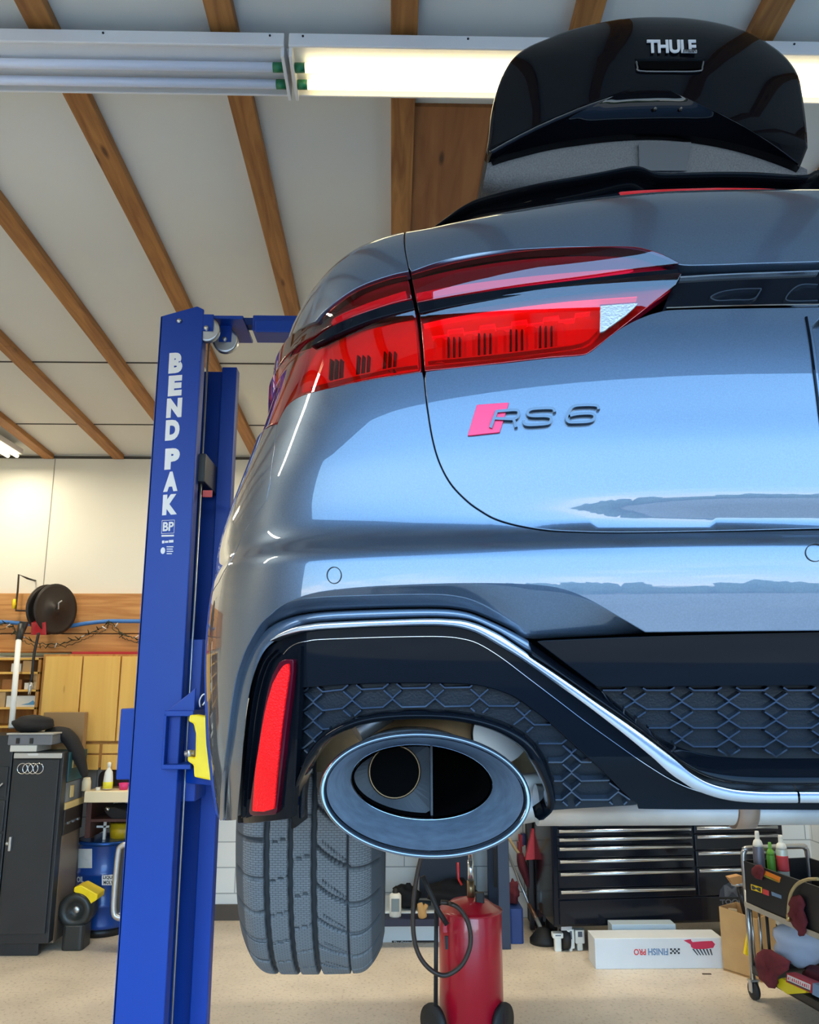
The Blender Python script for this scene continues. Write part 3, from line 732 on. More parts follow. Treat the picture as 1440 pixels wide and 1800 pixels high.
I = cr([(393, 1441), (397, 1370), (401, 1300), (408, 1240), (417, 1197), (425, 1172), (434, 1150), (459, 1118), (478, 1101), (500, 1089), (530, 1080), (570, 1074), (620, 1071), (680, 1069), (730, 1068), (770, 1068), (800, 1070), (830, 1076), (867, 1091), (900, 1107), (927, 1122), (990, 1120), (1060, 1117), (1133, 1113)], 5)
bp = seamF + [('t', arch(.056), .056)] + [('t', tc_w - RA * math.cos(a), ZW + RA * math.sin(a)) for a in np.linspace(math.asin((.05 - ZW) / RA), math.asin((-.11 - ZW) / RA), 10)] + [('t', 1.32, -.176), ('t', 1.16, -.179)] + O[0:] + [(1440, 1107), ('c',), ('C',)] + Gl[i_m + 2:][::-1] + LB[::-1]
bm = patch('bumper', [tuple(q) if len(q) > 1 else q for q in bp], m_paint, car, 0, .014, .010)
loft('bumper_bevel', O, I, [(0, 0), (.1, -.0012), (.5, -.0105), (.9, -.021), (1, -.024), (1, -.032)], m_paint, bm, n=320, side=(400, 520, .12))
for (cx, cy, rx, ry) in ((587, 1011, 12.5, 14.5), (1434, 971, 17, 15.5)):
    c = [(cx + rx * math.cos(a), cy + ry * math.sin(a)) for a in np.linspace(0, 2 * math.pi, 41)[:-1]]
    ribbons('parking_sensor', [c], 2.2, -.001, .0012, m_rubber, bm, closed=True)
# --- trims round the lower panel
I2 = cr([(394.5, 1441), (398.5, 1370), (402.5, 1300), (409.5, 1240), (418.5, 1197), (426.5, 1173), (436, 1152), (460.5, 1120), (479, 1103), (501, 1091), (530, 1082), (570, 1076), (620, 1073), (680, 1071), (730, 1070), (770, 1070), (800, 1072), (829, 1078), (866, 1093), (899, 1109), (928, 1125)], 5)
Su = cr([(489, 1124), (500, 1115), (515, 1107), (532, 1101), (552, 1097), (578, 1094), (661, 1090), (752, 1087), (790, 1088), (815, 1090), (840, 1097), (860, 1106), (881, 1117), (908, 1135), (936, 1154), (972, 1178), (1010, 1204), (1050, 1232), (1110, 1273), (1162, 1311), (1200, 1341), (1220, 1354), (1240, 1364), (1262, 1371), (1285, 1376), (1310, 1378.5), (1340, 1380), (1393, 1380)], 5)
Sl = cr([(490, 1127), (505, 1120), (520, 1115), (536, 1111), (555, 1108.5), (580, 1106), (660, 1102), (750, 1100), (785, 1101), (808, 1104), (830, 1110), (850, 1119), (875, 1134), (902, 1150), (925, 1165), (958, 1188), (985, 1207), (1025, 1235), (1090, 1284), (1140, 1324), (1172, 1349), (1195, 1364), (1215, 1376), (1240, 1386), (1268, 1394), (1300, 1398.5), (1335, 1400), (1393, 1400)], 5)
J = [(416, 1441), (423, 1370), (429, 1290), (434, 1245), (441, 1205), (449, 1178), (459, 1154), (470, 1138), (484, 1126), (500, 1114), (532, 1100), (578, 1093), (661, 1089), (752, 1086), (790, 1087), (815, 1089.5), (840, 1096), (881, 1116), (908, 1134), (936, 1153)]
loft('bumper_inner_band', I2, cr(J, 5), [(0, -.030), (0, -.022), (.15, -.019), (.5, -.0175), (.85, -.019), (1, -.024)], m_paint, bm, n=240, side=(400, 520, .3))
shelf_in = cr([(929, 1126), (960, 1148), (1000, 1177), (1048, 1208), (1100, 1248), (1150, 1289), (1172, 1303), (1195, 1314), (1225, 1323), (1260, 1329), (1300, 1332), (1350, 1333), (1440, 1333), (1560, 1333), (1700, 1333), (1826, 1333)], 5)
shelf_out = cr([(936, 1154), (972, 1177), (1010, 1203), (1050, 1231), (1110, 1272), (1162, 1310), (1200, 1340), (1220, 1353), (1240, 1363), (1262, 1370), (1285, 1375), (1310, 1377.5), (1340, 1379), (1440, 1379), (1560, 1379), (1700, 1379), (1826, 1379)], 5)
dif = patch('diffuser_panel', cr([(489, 1128), (505, 1121), (520, 1116), (536, 1112), (555, 1109.5), (580, 1107), (660, 1103), (750, 1101), (785, 1102), (808, 1105), (830, 1111), (850, 1120), (875, 1135), (902, 1151), (925, 1166), (958, 1189), (985, 1208), (1025, 1236), (1090, 1285), (1140, 1325), (1172, 1350), (1195, 1365), (1215, 1377), (1240, 1387), (1268, 1395), (1300, 1399.5), (1335, 1401), (1440, 1401)], 4)
            + [('c',), ('C',), (1440, 1423), (1300, 1422), (1200, 1422), (1124, 1421)] + cr([(1122, 1413), (1100, 1394), (1060, 1354), (1020, 1317), (965, 1267), (935, 1244), (900, 1221), (850, 1205), (800, 1200), (700, 1199), (600, 1202), (526, 1208)], 4) + [(521, 1300), (515, 1400), (511, 1438), (440, 1446), (418, 1446)] + [(423, 1370), (430, 1290), (435, 1245), (442, 1206), (450, 1180), (460, 1156), (472, 1140)],
            m_gloss, car, -.020, .010, .010)
loft('diffuser_shelf', shelf_in, shelf_out, [(0, -.026), (.1, -.020), (.5, -.006), (.8, .002), (1, .000)], m_gloss, dif, n=260)
loft('trim_blade', Su, Sl, [(0, -.018), (0, -.008), (.08, -.005), (.5, -.0045), (.92, -.006), (1, -.010), (1, -.02)], m_satin, dif, n=300)
loft('trim_blade', [(1397, 1380), (1500, 1380), (1650, 1380), (1826, 1380)], [(1397, 1400), (1500, 1400), (1650, 1400), (1826, 1400)], [(0, -.018), (0, -.008), (.08, -.005), (.5, -.0045), (.92, -.006), (1, -.010), (1, -.02)], m_satin, dif, n=40)
T = cr([(498, 1150), (508, 1139), (522, 1131), (540, 1127), (565, 1124), (660, 1120.5), (730, 1119), (775, 1119), (808, 1122), (840, 1131), (880, 1155), (925, 1189), (975, 1227), (1030, 1269), (1080, 1305), (1130, 1340), (1180, 1371), (1222, 1389), (1270, 1401), (1330, 1407), (1440, 1409), (1640, 1409), (1826, 1409)], 4)
ribbons('trim_line', [T], 2.0, -.020, -.0175, m_chrome, dif)
ribbons('panel_step', [[(527, 1136), (526, 1180), (524, 1240), (521, 1300), (516, 1400), (513, 1436)]], 8, -.022, -.015, m_gloss, dif)
ribbons('corner_fin', [cr([(q + 432 - 432, y) for q, y in c_], 4) for c_ in ([(425, 1438), (432, 1340), (441, 1260), (452, 1200), (466, 1162), (484, 1142)], [(432, 1438), (440, 1340), (450, 1255), (461, 1200), (474, 1165), (490, 1148)])], 3, -.020, -.0145, m_gloss, dif)
# --- honeycomb inserts
gl_poly = cr([(527, 1210), (600, 1204), (700, 1201), (800, 1202), (850, 1207), (898, 1223), (933, 1246), (963, 1269), (1018, 1319), (1058, 1356), (1098, 1396), (1120, 1414)], 4)
rim_o = cr([(529, 1438), (530, 1400), (533, 1365), (541, 1335), (556, 1307), (582, 1281), (612, 1265), (650, 1253), (700, 1247), (755, 1246), (805, 1249), (850, 1257), (890, 1270), (925, 1290), (950, 1317), (966, 1350), (974, 1385), (973, 1407), (958, 1424)], 5)
rim_i = cr([(541, 1438), (541, 1400), (545, 1368), (554, 1340), (570, 1315), (594, 1292), (622, 1276), (658, 1265), (704, 1259), (755, 1258), (802, 1261), (842, 1269), (878, 1282), (910, 1302), (934, 1328), (950, 1360), (956, 1390), (953, 1405), (936, 1418)], 5)
gplate = patch('honeycomb_insert', gl_poly + [(1000, 1421), (960, 1424)] + rim_o[:-1][::-1] + [(513, 1436), (517, 1400), (523, 1300)], m_plast, dif, -.034, .006, .012, mirror='copy')[0]
loft('exhaust_opening_rim', rim_o, rim_i, [(0, -.036), (.02, -.022), (.25, -.016), (.6, -.017), (.9, -.026), (1, -.05)], m_gloss, dif, n=220)
XK = [(465, .5), (550.4, 0), (619, 0), (690, 0), (765, 0), (843, 0), (922, 0), (1005, 0), (1087, 0), (1169, 0)]
V0 = {465: 1240, 550.4: 1234, 619: 1230, 690: 1228, 765: 1227, 843: 1226, 922: 1226, 1005: 1226, 1087: 1226, 1169: 1226}
P0 = 33.0
gl_in = np.array(gl_poly + [(1000, 1418), (960, 1422)] + offset_curve(rim_o[:-1], -2)[::-1] + [(519, 1432), (525, 1300)])
def clip_lines(lines, poly):
    out = []
    for ln in lines:
        P = resample(np.array(ln, float), 2.0, closed=False); k = inside(P, poly); run = []
        for p, q in zip(P, k):
            if q: run.append(p)
            else:
                if len(run) > 3: out.append(simplify(run, ln))
                run = []
        if len(run) > 3: out.append(simplify(run, ln))
    return out
def simplify(run, ln):
    c = [tuple(run[0])]
    for v in ln[1:-1]:
        v = np.array(v, float); d = [np.linalg.norm(v - q) for q in run]
        if min(d) < 1.6 and 2 < int(np.argmin(d)) < len(run) - 3: c.append(tuple(v))
    c.append(tuple(run[-1])); return c
def comb(xs, v0, rows, dx, dy_, vx, vy):
    L = []
    for j in rows:
        ln = []
        for a, b in zip(xs[:-1], xs[1:]):
            pa = v0[a] + P0 * (j - 1) + 1; pb = v0[b] + P0 * (j - 1) + 1
            ln += [(a, pa), (a + dx, pa + dy_), (b - dx, pb + dy_)]
        ln.append((xs[-1], v0[xs[-1]] + P0 * (j - 1) + 1)); L.append(ln)
        for a in xs: L.append([(a - vx, v0[a] + P0 * j - vy), (a, v0[a] + P0 * j - 1), (a + vx, v0[a] + P0 * j - vy)])
    return L
xs_ = [a for a, _ in XK]
lines = clip_lines(comb(xs_, V0, range(-1, 8), 17, 14, 15.5, 14.5), gl_in)
ribbons('honeycomb_rib', lines, 5, -.034, -.0265, m_rib, gplate)
cg = shelf_in[shelf_in.index(min(shelf_in, key=lambda p: abs(p[0] - 1048))):]
cplate = patch('honeycomb_insert', [(1050, 1207), (1440, 1204), ('c',), ('C',), (1440, 1333)] + [p for p in cg if p[0] < 1430][::-1], m_plast, dif, -.040, .006, .014)
xc_ = [1033 + 82.9 * k for k in range(0, 11)]; V1 = {x: 1232.5 for x in xc_}
cpoly = np.array([(1056, 1209), (1830, 1206), (1830, 1331)] + [(p[0], p[1] - 2) for p in cg if p[0] < 1826][::-1])
lines = clip_lines(comb(xc_, V1, range(0, 5), 21, 13, 19.5, 14), cpoly)
ribbons('honeycomb_rib', lines, 5.5, -.040, -.031, m_rib, cplate)
patch('diffuser_upper_band', cr([(946, 1128), (1060, 1123), (1200, 1118), (1440, 1112)], 3) + [('c',), ('C',), (1440, 1203), (1050, 1206)], m_gloss, dif, -.010, .02, .012)
# --- reflector
rf = cr([(492, 1165), (501, 1161), (514, 1161)], 3) + cr([(514, 1180), (509, 1225), (501, 1285), (494, 1350), (485, 1425)], 3) + cr([(482, 1431), (445, 1433), (438, 1427)], 2) + cr([(443, 1390), (452, 1332), (461, 1269), (471, 1217), (480, 1187)], 3)
rfo = patch('rear_reflector', rf, mat('dark red reflector frame', (.06, .002, .008, 1), .15, spec=.2), car, -.012, .012, .006, mirror='copy')
m_refl = mat('red reflector', (1, .006, .008, 1), .45, spec=.15)
nt = m_refl.node_tree; vo = nt.nodes.new('ShaderNodeTexVoronoi'); vo.inputs['Scale'].default_value = 420; bpn = nt.nodes.new('ShaderNodeBump'); bpn.inputs['Strength'].default_value = .7; bpn.inputs['Distance'].default_value = .002
tcn = nt.nodes.new('ShaderNodeTexCoord'); nt.links.new(tcn.outputs['Object'], vo.inputs['Vector']); nt.links.new(vo.outputs['Distance'], bpn.inputs['Height']); nt.links.new(bpn.outputs[0], nt.nodes['Principled BSDF'].inputs['Normal'])
rr = cr([(490, 1183), (498, 1172), (506, 1168)], 3) + cr([(506, 1185), (500, 1225), (492, 1285), (486, 1350), (480, 1421)], 3) + cr([(462, 1426), (444, 1425)], 2) + cr([(451, 1342), (466, 1253), (480, 1202)], 3)
patch('reflector_insert', rr, m_refl, rfo[0], -.009, .003, .006, mirror='none')
patch('reflector_insert', rr, m_refl, rfo[1], -.009, .003, .006, mirror='copy')[0].hide_render = False
bpy.data.objects.remove([o for o in rfo[1].children if o.data.vertices[0].co.x + XC < XC][0])

# --- tail lights
m_housing = mat('lamp housing', (.34, .004, .03, 1), .35, .3)
m_glow = mat('red bowl with added glow', (.72, .006, .014, 1), .25, .2, emit=(1.0, .012, .015, 1), es=.10)  # added glow, also below, stands in for red light the lamp throws back
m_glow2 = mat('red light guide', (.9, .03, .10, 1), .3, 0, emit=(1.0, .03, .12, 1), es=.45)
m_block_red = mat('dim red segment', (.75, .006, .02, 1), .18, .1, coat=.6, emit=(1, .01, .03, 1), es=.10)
m_fin = mat('dark lamp fin', (.03, .002, .004, 1), .3, .2)
m_rev = mat('clear reversing lamp', (.42, .42, .42, 1), .15, .3, coat=1, bump=.6, bscale=300)
zU = float(px2tz([(900, 505)])[0][1]); zLn = float(px2tz([(900, 549)])[0][1])
def lamp(upper, blade, lower, inner_up, inner_low, fins, extra, mats_l):
    hs = None
    allp = None
    hs = patch('tail_light', lower, m_housing, car, -.020, .012, .010, mirror='copy')
    for k, side in enumerate(hs):
        mir = 'copy'
        made = []
        def P(nm, it, m, off, th=.004, st=.01, tilt=None):
            a, b = patch(nm, it, m, side, off, th, st, mirror='copy', tilt=tilt); keep, drop = (a, b) if k == 0 else (b, a); bpy.data.objects.remove(drop); return keep
        def R(nm, ln, w, o0, o1, m):
            before = set(side.children); ribbons(nm, ln, w, o0, o1, m, side); new = [c for c in side.children if c not in before]
            new.sort(key=lambda c: c.data.vertices[0].co.x); bpy.data.objects.remove(new[1] if k == 0 else new[0])
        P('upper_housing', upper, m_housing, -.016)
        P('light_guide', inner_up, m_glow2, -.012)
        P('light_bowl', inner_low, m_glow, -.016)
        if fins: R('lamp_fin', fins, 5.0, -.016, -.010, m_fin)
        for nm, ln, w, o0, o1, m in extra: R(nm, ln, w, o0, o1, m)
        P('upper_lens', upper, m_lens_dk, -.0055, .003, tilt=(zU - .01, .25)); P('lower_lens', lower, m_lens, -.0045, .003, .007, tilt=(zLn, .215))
        P('light_blade', blade, m_gloss, .001, .012)
    return hs
upR = cr([(727, 492), (800, 475), (900, 459), (1000, 451), (1100, 449), (1135, 453), (1165, 461), (1190, 471)], 4) + cr([(1120, 478), (1050, 487), (1000, 493), (900, 505), (800, 520), (734, 531)], 4)
blR = cr([(734, 533), (800, 522), (900, 507), (1000, 495), (1100, 482), (1192, 473)], 4) + cr([(1194, 486), (1100, 495), (1000, 507), (900, 520), (800, 536), (738, 549)], 4)
loR = cr([(739, 551), (800, 538), (900, 522), (1000, 509), (1100, 498), (1194, 490)], 4) + cr([(1185, 506), (1130, 545), (1060, 600), (1036, 618), (1022, 623), (960, 628), (900, 635), (800, 646), (748, 651)], 3)
inU = cr([(733, 516), (800, 503), (900, 490), (1000, 480), (1100, 473), (1100, 476), (1000, 488), (900, 500), (800, 514), (735, 526)], 2)
inL = cr([(744, 578), (800, 566), (900, 550), (1000, 539), (1054, 536)], 4) + cr([(1053, 588), (1028, 610), (960, 620), (900, 627), (800, 638), (749, 643)], 3)
finR = []
for x in (798, 852, 908, 960):
    yy = 592 - (x - 798) * .12
    for d in (-10, 0, 10): finR.append([(x + d, yy), (x + d, yy + 40 - (x - 798) * .03)])
blkR = [[(x, 590 - (x - 798) * .12), (x, 634 - (x - 798) * .14)] for x in (772, 825, 880, 934, 985)]
bow = [(x, 577 - (x - 760) * .13) for x in range(756, 1050, 12)]
stair = []
for i, x in enumerate(range(760, 1040, 28)):
    y0 = 592 - (x - 760) * .13; stair += [(x, y0 - (8 if i % 2 else 0)), (x + 26, y0 - 3 - (8 if i % 2 else 0))]
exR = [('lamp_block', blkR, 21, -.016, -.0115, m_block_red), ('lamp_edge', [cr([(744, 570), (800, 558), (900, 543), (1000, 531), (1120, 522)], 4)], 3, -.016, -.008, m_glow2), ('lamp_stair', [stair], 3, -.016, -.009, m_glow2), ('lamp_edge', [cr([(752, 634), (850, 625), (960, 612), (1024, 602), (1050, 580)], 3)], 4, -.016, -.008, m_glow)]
hR = lamp(upR, blR, loR, inU, inL, finR, exR, None)
for side, k in ((hR[0], 0), (hR[1], 1)):
    a, b = patch('reversing_light', [(1057, 538), (1121, 533), (1100, 552), (1060, 581), (1056, 582)], m_rev, side, -.0025, .004, .008, mirror='copy')
    bpy.data.objects.remove(b if k == 0 else a)
upL = cr([(717, 494), (690, 499), (650, 511), (620, 524), (590, 543), (566, 562)], 4) + [('t', 1.40, .585), ('t', 1.41, .565), (552, 590)] + cr([(575, 575), (600, 563), (650, 545), (690, 533), (723, 526)], 4)
blL = cr([(724, 528), (690, 535), (650, 547), (600, 566), (570, 583), (552, 598), (546, 607)], 4) + cr([(560, 601), (600, 582), (650, 562), (690, 551), (727, 542)], 4)
loL = cr([(729, 545), (690, 554), (650, 565), (600, 585), (565, 602), (546, 613)], 3) + [('t', 1.395, .555), ('t', 1.42, .555), ('t', 1.41, .53), ('t', 1.38, .49), ('t', 1.345, .445), (489, 741)] + cr([(500, 719), (512, 705), (530, 695), (560, 686), (600, 677), (650, 667), (700, 659), (739, 653)], 3)
inUL = cr([(712, 512), (650, 532), (600, 553), (585, 562), (584, 569), (600, 560), (650, 541), (714, 523)], 2)
inLL = cr([(728, 563), (690, 570), (640, 582), (600, 595), (565, 614), (548, 634), (536, 668), (531, 690)], 3) + cr([(560, 684), (600, 674), (650, 664), (700, 656), (735, 650)], 3)
finL = [[(x + d, 612 + (725 - x) * .14), (x + d - 2, 645 + (725 - x) * .16)] for x in (685, 638, 590) for d in (-9, 0, 9)]
hL = lamp(upL, blL, loL, inUL, inLL, finL, [('lamp_edge', [cr([(733, 641), (700, 645), (650, 655), (600, 666), (545, 680)], 3)], 4, -.016, -.008, m_glow)], None)

# --- badge
patch('badge_plate', [(839, 712), (894, 708), (878, 759), (823, 765)], mat('pink red enamel', (.75, .02, .09, 1), .25, spec=.35), tg, .003, .003, .006, mirror='none', r=.0006)
sc_ = lambda L: [(800 + x / 5.143, 680 + y / 5.143) for x, y in L]
m_badge = mat('gloss black badge', (.02, .028, .04, 1), .12, .3, coat=1)
ribbons('badge_letter', [sc_([(322, 368), (352, 285), (376, 222)]), cr(sc_([(366, 221), (450, 213), (540, 207), (572, 216), (577, 245), (556, 276), (520, 288), (440, 286), (362, 283)]), 4), sc_([(524, 285), (538, 310), (552, 362)])], 6.6, 0, .006, m_badge, tg, mirror='none', ch=.14)
ribbons('badge_letter', [cr(sc_([(902, 225), (893, 200), (860, 190), (760, 192), (690, 200), (655, 225), (668, 254), (720, 262), (820, 262), (866, 275), (868, 305), (838, 330), (740, 340), (660, 342), (628, 330), (620, 300)]), 4)], 6.6, 0, .006, m_badge, tg, mirror='none', ch=.14)
ribbons('badge_letter', [cr(sc_([(1300, 200), (1290, 172), (1240, 162), (1150, 163), (1085, 170), (1045, 195), (1022, 240), (1010, 285), (1030, 315), (1090, 318), (1190, 314), (1245, 300), (1266, 268), (1245, 243), (1190, 238), (1100, 244), (1040, 258)]), 4)], 6.6, 0, .006, m_badge, tg, mirror='none', ch=.14)

# --- dark lining behind the gaps, floor pan, cabin and roof
tt, zz = np.meshgrid(np.linspace(0, 5.2, 140), np.linspace(.0, .72, 50), indexing='ij'); zz = np.where(tt > 1.4, -.32 + (zz / .72) * .9, zz)
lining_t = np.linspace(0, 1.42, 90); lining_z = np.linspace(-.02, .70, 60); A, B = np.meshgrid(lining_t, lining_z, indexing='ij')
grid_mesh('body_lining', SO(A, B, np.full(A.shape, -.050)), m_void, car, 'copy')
ring = []
mb = MB().box(XC - .80, XC + .80, 1.45, 5.6, H - .21, H - .10); mb.box(XC - .80, XC + .80, 2.7, 5.6, H - .11, H + .40)
mb.build('floor_pan', mat('underbody black', (.02, .02, .02, 1), .7), car, bevel=.04)
# greenhouse: glass house with the roof on it
def section(y, zb, zt, wb, wt, n=18):
    out = []
    for k in range(n + 1):
        a = math.pi * k / n; c, s = math.cos(a), math.sin(a); sx = abs(c) ** .35 * (1 if c > 0 else -1); sy = s ** .5 if s > 0 else 0
        w = wb + (wt - wb) * sy; out.append((XC + w * sx, y, H + zb + (zt - zb) * sy))
    return out
secs = [(1.30, .60, .62, .70, .50), (1.45, .60, .90, .72, .50), (1.75, .60, .965, .74, .52), (2.3, .58, 1.0, .78, .55), (3.0, .55, 1.0, .82, .58), (3.6, .50, .93, .84, .55), (4.3, .45, .50, .84, .60), (5.6, .10, .30, .80, .60)]
ys_ = np.linspace(1.30, 5.6, 30); GR = np.array([section(y, *[float(np.interp(y, [s[0] for s in secs], [s[i] for s in secs])) for i in (1, 2, 3, 4)]) for y in ys_])
grid_mesh('cabin', GR, mat('tinted cabin glass', (.01, .012, .014, 1), .06, coat=1), car, flip=False)

# --- roof spoiler with the third brake light
def spx(p, y0): # a measured spoiler pixel at its bowed depth
    y = y0
    for _ in range(6): q = aty(p[0], p[1], y); y = y0 - .03 + .30 * min(1.2, abs((XC - q.x) / .62)) ** 2.2
    return np.array(aty(p[0], p[1], y))
e1 = [(757, 404), (770, 393), (790, 378), (812, 363), (835, 351), (870, 340), (910, 330), (960, 319), (1010, 310), (1060, 301), (1095, 294), (1116, 291), (1130, 293), (1143, 299), (1158, 303), (1190, 303.5), (1230, 302), (1268, 301)]
e2 = [(757, 407), (771, 397), (792, 383), (814, 369), (837, 358), (872, 348), (912, 338), (962, 327), (1012, 318), (1062, 309), (1097, 302), (1118, 300), (1132, 303), (1145, 309), (1160, 313), (1190, 313), (1230, 312), (1268, 311)]
e3 = [(757, 412), (772, 408), (794, 402), (816, 397), (840, 392), (875, 386), (914, 379), (964, 372), (1014, 366), (1064, 360), (1099, 356), (1120, 354), (1134, 353), (1147, 352), (1162, 351), (1190, 350), (1230, 348), (1268, 347)]
def eq(c, y0, n=90): return interp_curve([spx(p, y0) for p in cr(c, 5)], n)
E1, E2, E3 = eq(e1, 1.45), eq(e2, 1.455), eq(e3, 1.50)
E1b = E1 + [0, .006, .003]; E0 = E1 * [1, 0, 1] + [0, 2.2, .03]; E0[:, 0] = XC - (XC - E1[:, 0]) * .9; Em = (E2 + E3) / 2 + [0, .035, .012]; E25 = E2 * .8 + Em * .2 + [0, .004, -.002]
GS = np.array([E0, E1 * .5 + E0 * .5 + [0, 0, .012], E1b, E1 + [0, .001, 0], E1 * .5 + E2 * .5 - [0, .003, 0], E2, E25, Em, E3]).transpose(1, 0, 2)
GS[-1, :, 0] = XC
sp = grid_mesh('roof_spoiler', GS, m_gloss, car, 'copy')
bl = cr([(1088, 339), (1093, 337), (1160, 333), (1268, 330)], 3); bb = cr([(1092, 351), (1098, 351), (1160, 347), (1268, 344)], 3)
G3 = np.array([eq(bl, 1.44, 30), eq(bl, 1.44, 30) * .5 + eq(bb, 1.44, 30) * .5 - [0, .003, 0], eq(bb, 1.44, 30)]).transpose(1, 0, 2); G3[-1, :, 0] = XC
grid_mesh('brake_light', G3, mat('dark red brake light', (.35, .006, .01, 1), .2, coat=1, emit=(1, .01, .01, 1), es=.05), car, 'copy')

# --- exhaust
XT = float(aty(748, 1394, .845).x); ZT = float(aty(748, 1394, .845).z)
m_tip = mat('matt black exhaust tip', (.26, .30, .35, 1), .42, .5, noise=.25, nscale=60)
m_lip = mat('polished dark lip', (.10, .12, .15, 1), .10, .9, coat=.8)
m_steel = mat('heat tinted steel', (.20, .12, .06, 1), .38, .9, noise=.5, nscale=14)
m_alu = mat('dull stainless', (.48, .46, .43, 1), .3, .85, noise=.3, nscale=9)
tilt = math.radians(3.5)
def ell(a, b, y, dz=0, n=96, dx=0):
    return [(XT + dx + a * math.cos(q) * math.cos(tilt) + b * math.sin(q) * math.sin(tilt) , y + .012 * math.sin(q) * (b / .05), ZT + dz - a * math.cos(q) * math.sin(tilt) + b * math.sin(q) * math.cos(tilt)) for q in np.linspace(0, 2 * math.pi, n + 1)[:-1]]
def exhaust(flip):
    def B(mb, nm, m, par): return (mirror_mesh(mb) if flip else mb).build(nm, m, par)
    def rings(L):
        mb = MB(); n = len(L[0])
        for l in L: mb.v += l
        for i in range(len(L) - 1):
            for k in range(n): mb.f.append((i * n + k, i * n + (k + 1) % n, (i + 1) * n + (k + 1) % n, (i + 1) * n + k)); mb.m.append(0); mb.sm.append(True)
        return mb
    tip = B(rings([ell(.080, .042, 1.085, .010), ell(.088, .047, 1.02, .006), ell(.097, .0515, .93, .003), ell(.1005, .0545, .872)]), 'exhaust_tip', m_tip, car)
    B(rings([ell(.1005, .0545, .872), ell(.1035, .0572, .860), ell(.1045, .058, .850), ell(.1035, .0572, .842), ell(.1010, .0550, .838), ell(.0985, .0525, .842), ell(.0975, .0515, .850)]), 'tip_lip', m_lip, tip)
    B(rings([ell(.0975, .0515, .850), ell(.091, .0465, .885), ell(.084, .0420, .920), ell(.0785, .0385, .945)]), 'tip_cone', m_tip, tip)
    B(rings([ell(.0785, .0385, .945), ell(.0795, .0392, .943), ell(.0775, .0375, .947), ell(.076, .036, .98)]), 'cone_edge', m_chrome, tip)
    B(rings([ell(.076, .036, .95), ell(.073, .034, 1.055), ell(.001, .001, 1.06)]), 'tip_duct', m_void, tip)
    xd = XT + .011
    mb = MB().box(xd - .0012, xd + .0012, .948, 1.05, ZT - .038, ZT + .040); B(mb, 'divider', mat('sooty outlet plate', (.03, .032, .036, 1), .6, .2), tip)
    # plate with the round outlet on the outer half
    cx, cz, rp = XT - .030, ZT + .008, .0285; mb = MB(); n = 48; inner = []; outer = []
    for k in range(n):
        a = 2 * math.pi * k / n; c, s = math.cos(a), math.sin(a); inner.append((cx + rp * c, .972, cz + rp * s))
        d = .2
        for _ in range(400):
            x, z = cx + d * c, cz + d * s; u, v = (x - XT), (z - ZT)
            if (u / .0765) ** 2 + (v / .0368) ** 2 < 1 and x < xd: break
            d -= .0005
        outer.append((cx + max(d, rp + .0005) * c, .965, cz + max(d, rp + .0005) * s))
    mb.v = inner + outer
    for k in range(n): mb.f.append((k, (k + 1) % n, n + (k + 1) % n, n + k)); mb.m.append(0); mb.sm.append(False)
    B(mb, 'outlet_plate', mat('sooty outlet plate', (.03, .032, .036, 1), .6, .2), tip)
    ring = [(cx + rp * math.cos(a), .970, cz + rp * math.sin(a)) for a in np.linspace(0, 2 * math.pi, 49)[:-1]]
    B(MB().tube(ring, .0012, 8, closed=True), 'outlet_ring', m_steel, tip)
    B(MB().lathe((cx, .972, cz), [(rp, 0), (rp, .08), (.0001, .081)], 36, 'y'), 'outlet_pipe', m_void, tip)
    B(MB().tube([(cx - .011, .976, cz + rp - .002), (cx + .011, .976, cz - rp + .002)], .0034, 8), 'valve_shaft', mat('brown steel shaft', (.30, .22, .14, 1), .4, .4), tip)
    return tip
exhaust(False); exhaust(True)
# hardware seen past the tips
mb = MB()
for k in range(2):
    s = 1 if k == 0 else -1
    X = lambda x: x if s > 0 else 2 * XC - x
    a = aty(690, 1262, 1.02); b2 = aty(870, 1300, 1.06)
hs_ = []
for u in np.linspace(0, 1, 24):
    row = []
    for v in np.linspace(0, 1, 12):
        x = XT - .13 + .36 * u; z = ZT + .115 - .12 * v; y = 1.075 + .02 * math.sin(v * 2.6) + .012 * math.cos(u * 5) + .01 * u
        row.append((x, y, z))
    hs_.append(row)
grid_mesh('heat_shield', np.array(hs_), m_steel, car, 'copy')
for s in (0, 1):
    ha = MB().lathe((XT + .10, 1.035, ZT + .045), [(.034, 0), (.036, .012), (.020, .03), (.018, .05)], 28, 'y')
    hb = MB().tube([(XT - .10, 1.0, ZT + .058), (XT - .055, 1.01, ZT + .088), (XT - .03, 1.03, ZT + .092)], .009, 10)
    hc = MB().tube([(XT - .075, .995, ZT + .05), (XT - .03, 1.01, ZT + .078), (XT - .012, 1.04, ZT + .08)], .013, 12)
    for q_, nm_ in ((ha, 'resonator_neck'), (hb, 'exhaust_hanger'), (hc, 'exhaust_clamp')): (q_ if s == 0 else mirror_mesh(q_)).build(nm_, mat('hanger steel', (.30, .28, .26, 1), .35, .9), car)
def stadium(x, cy, cz, ry, rz, n=28): return [(x, cy + ry * abs(math.cos(a)) ** .6 * (1 if math.cos(a) > 0 else -1), cz + rz * abs(math.sin(a)) ** .6 * (1 if math.sin(a) > 0 else -1)) for a in np.linspace(0, 2 * math.pi, n + 1)]
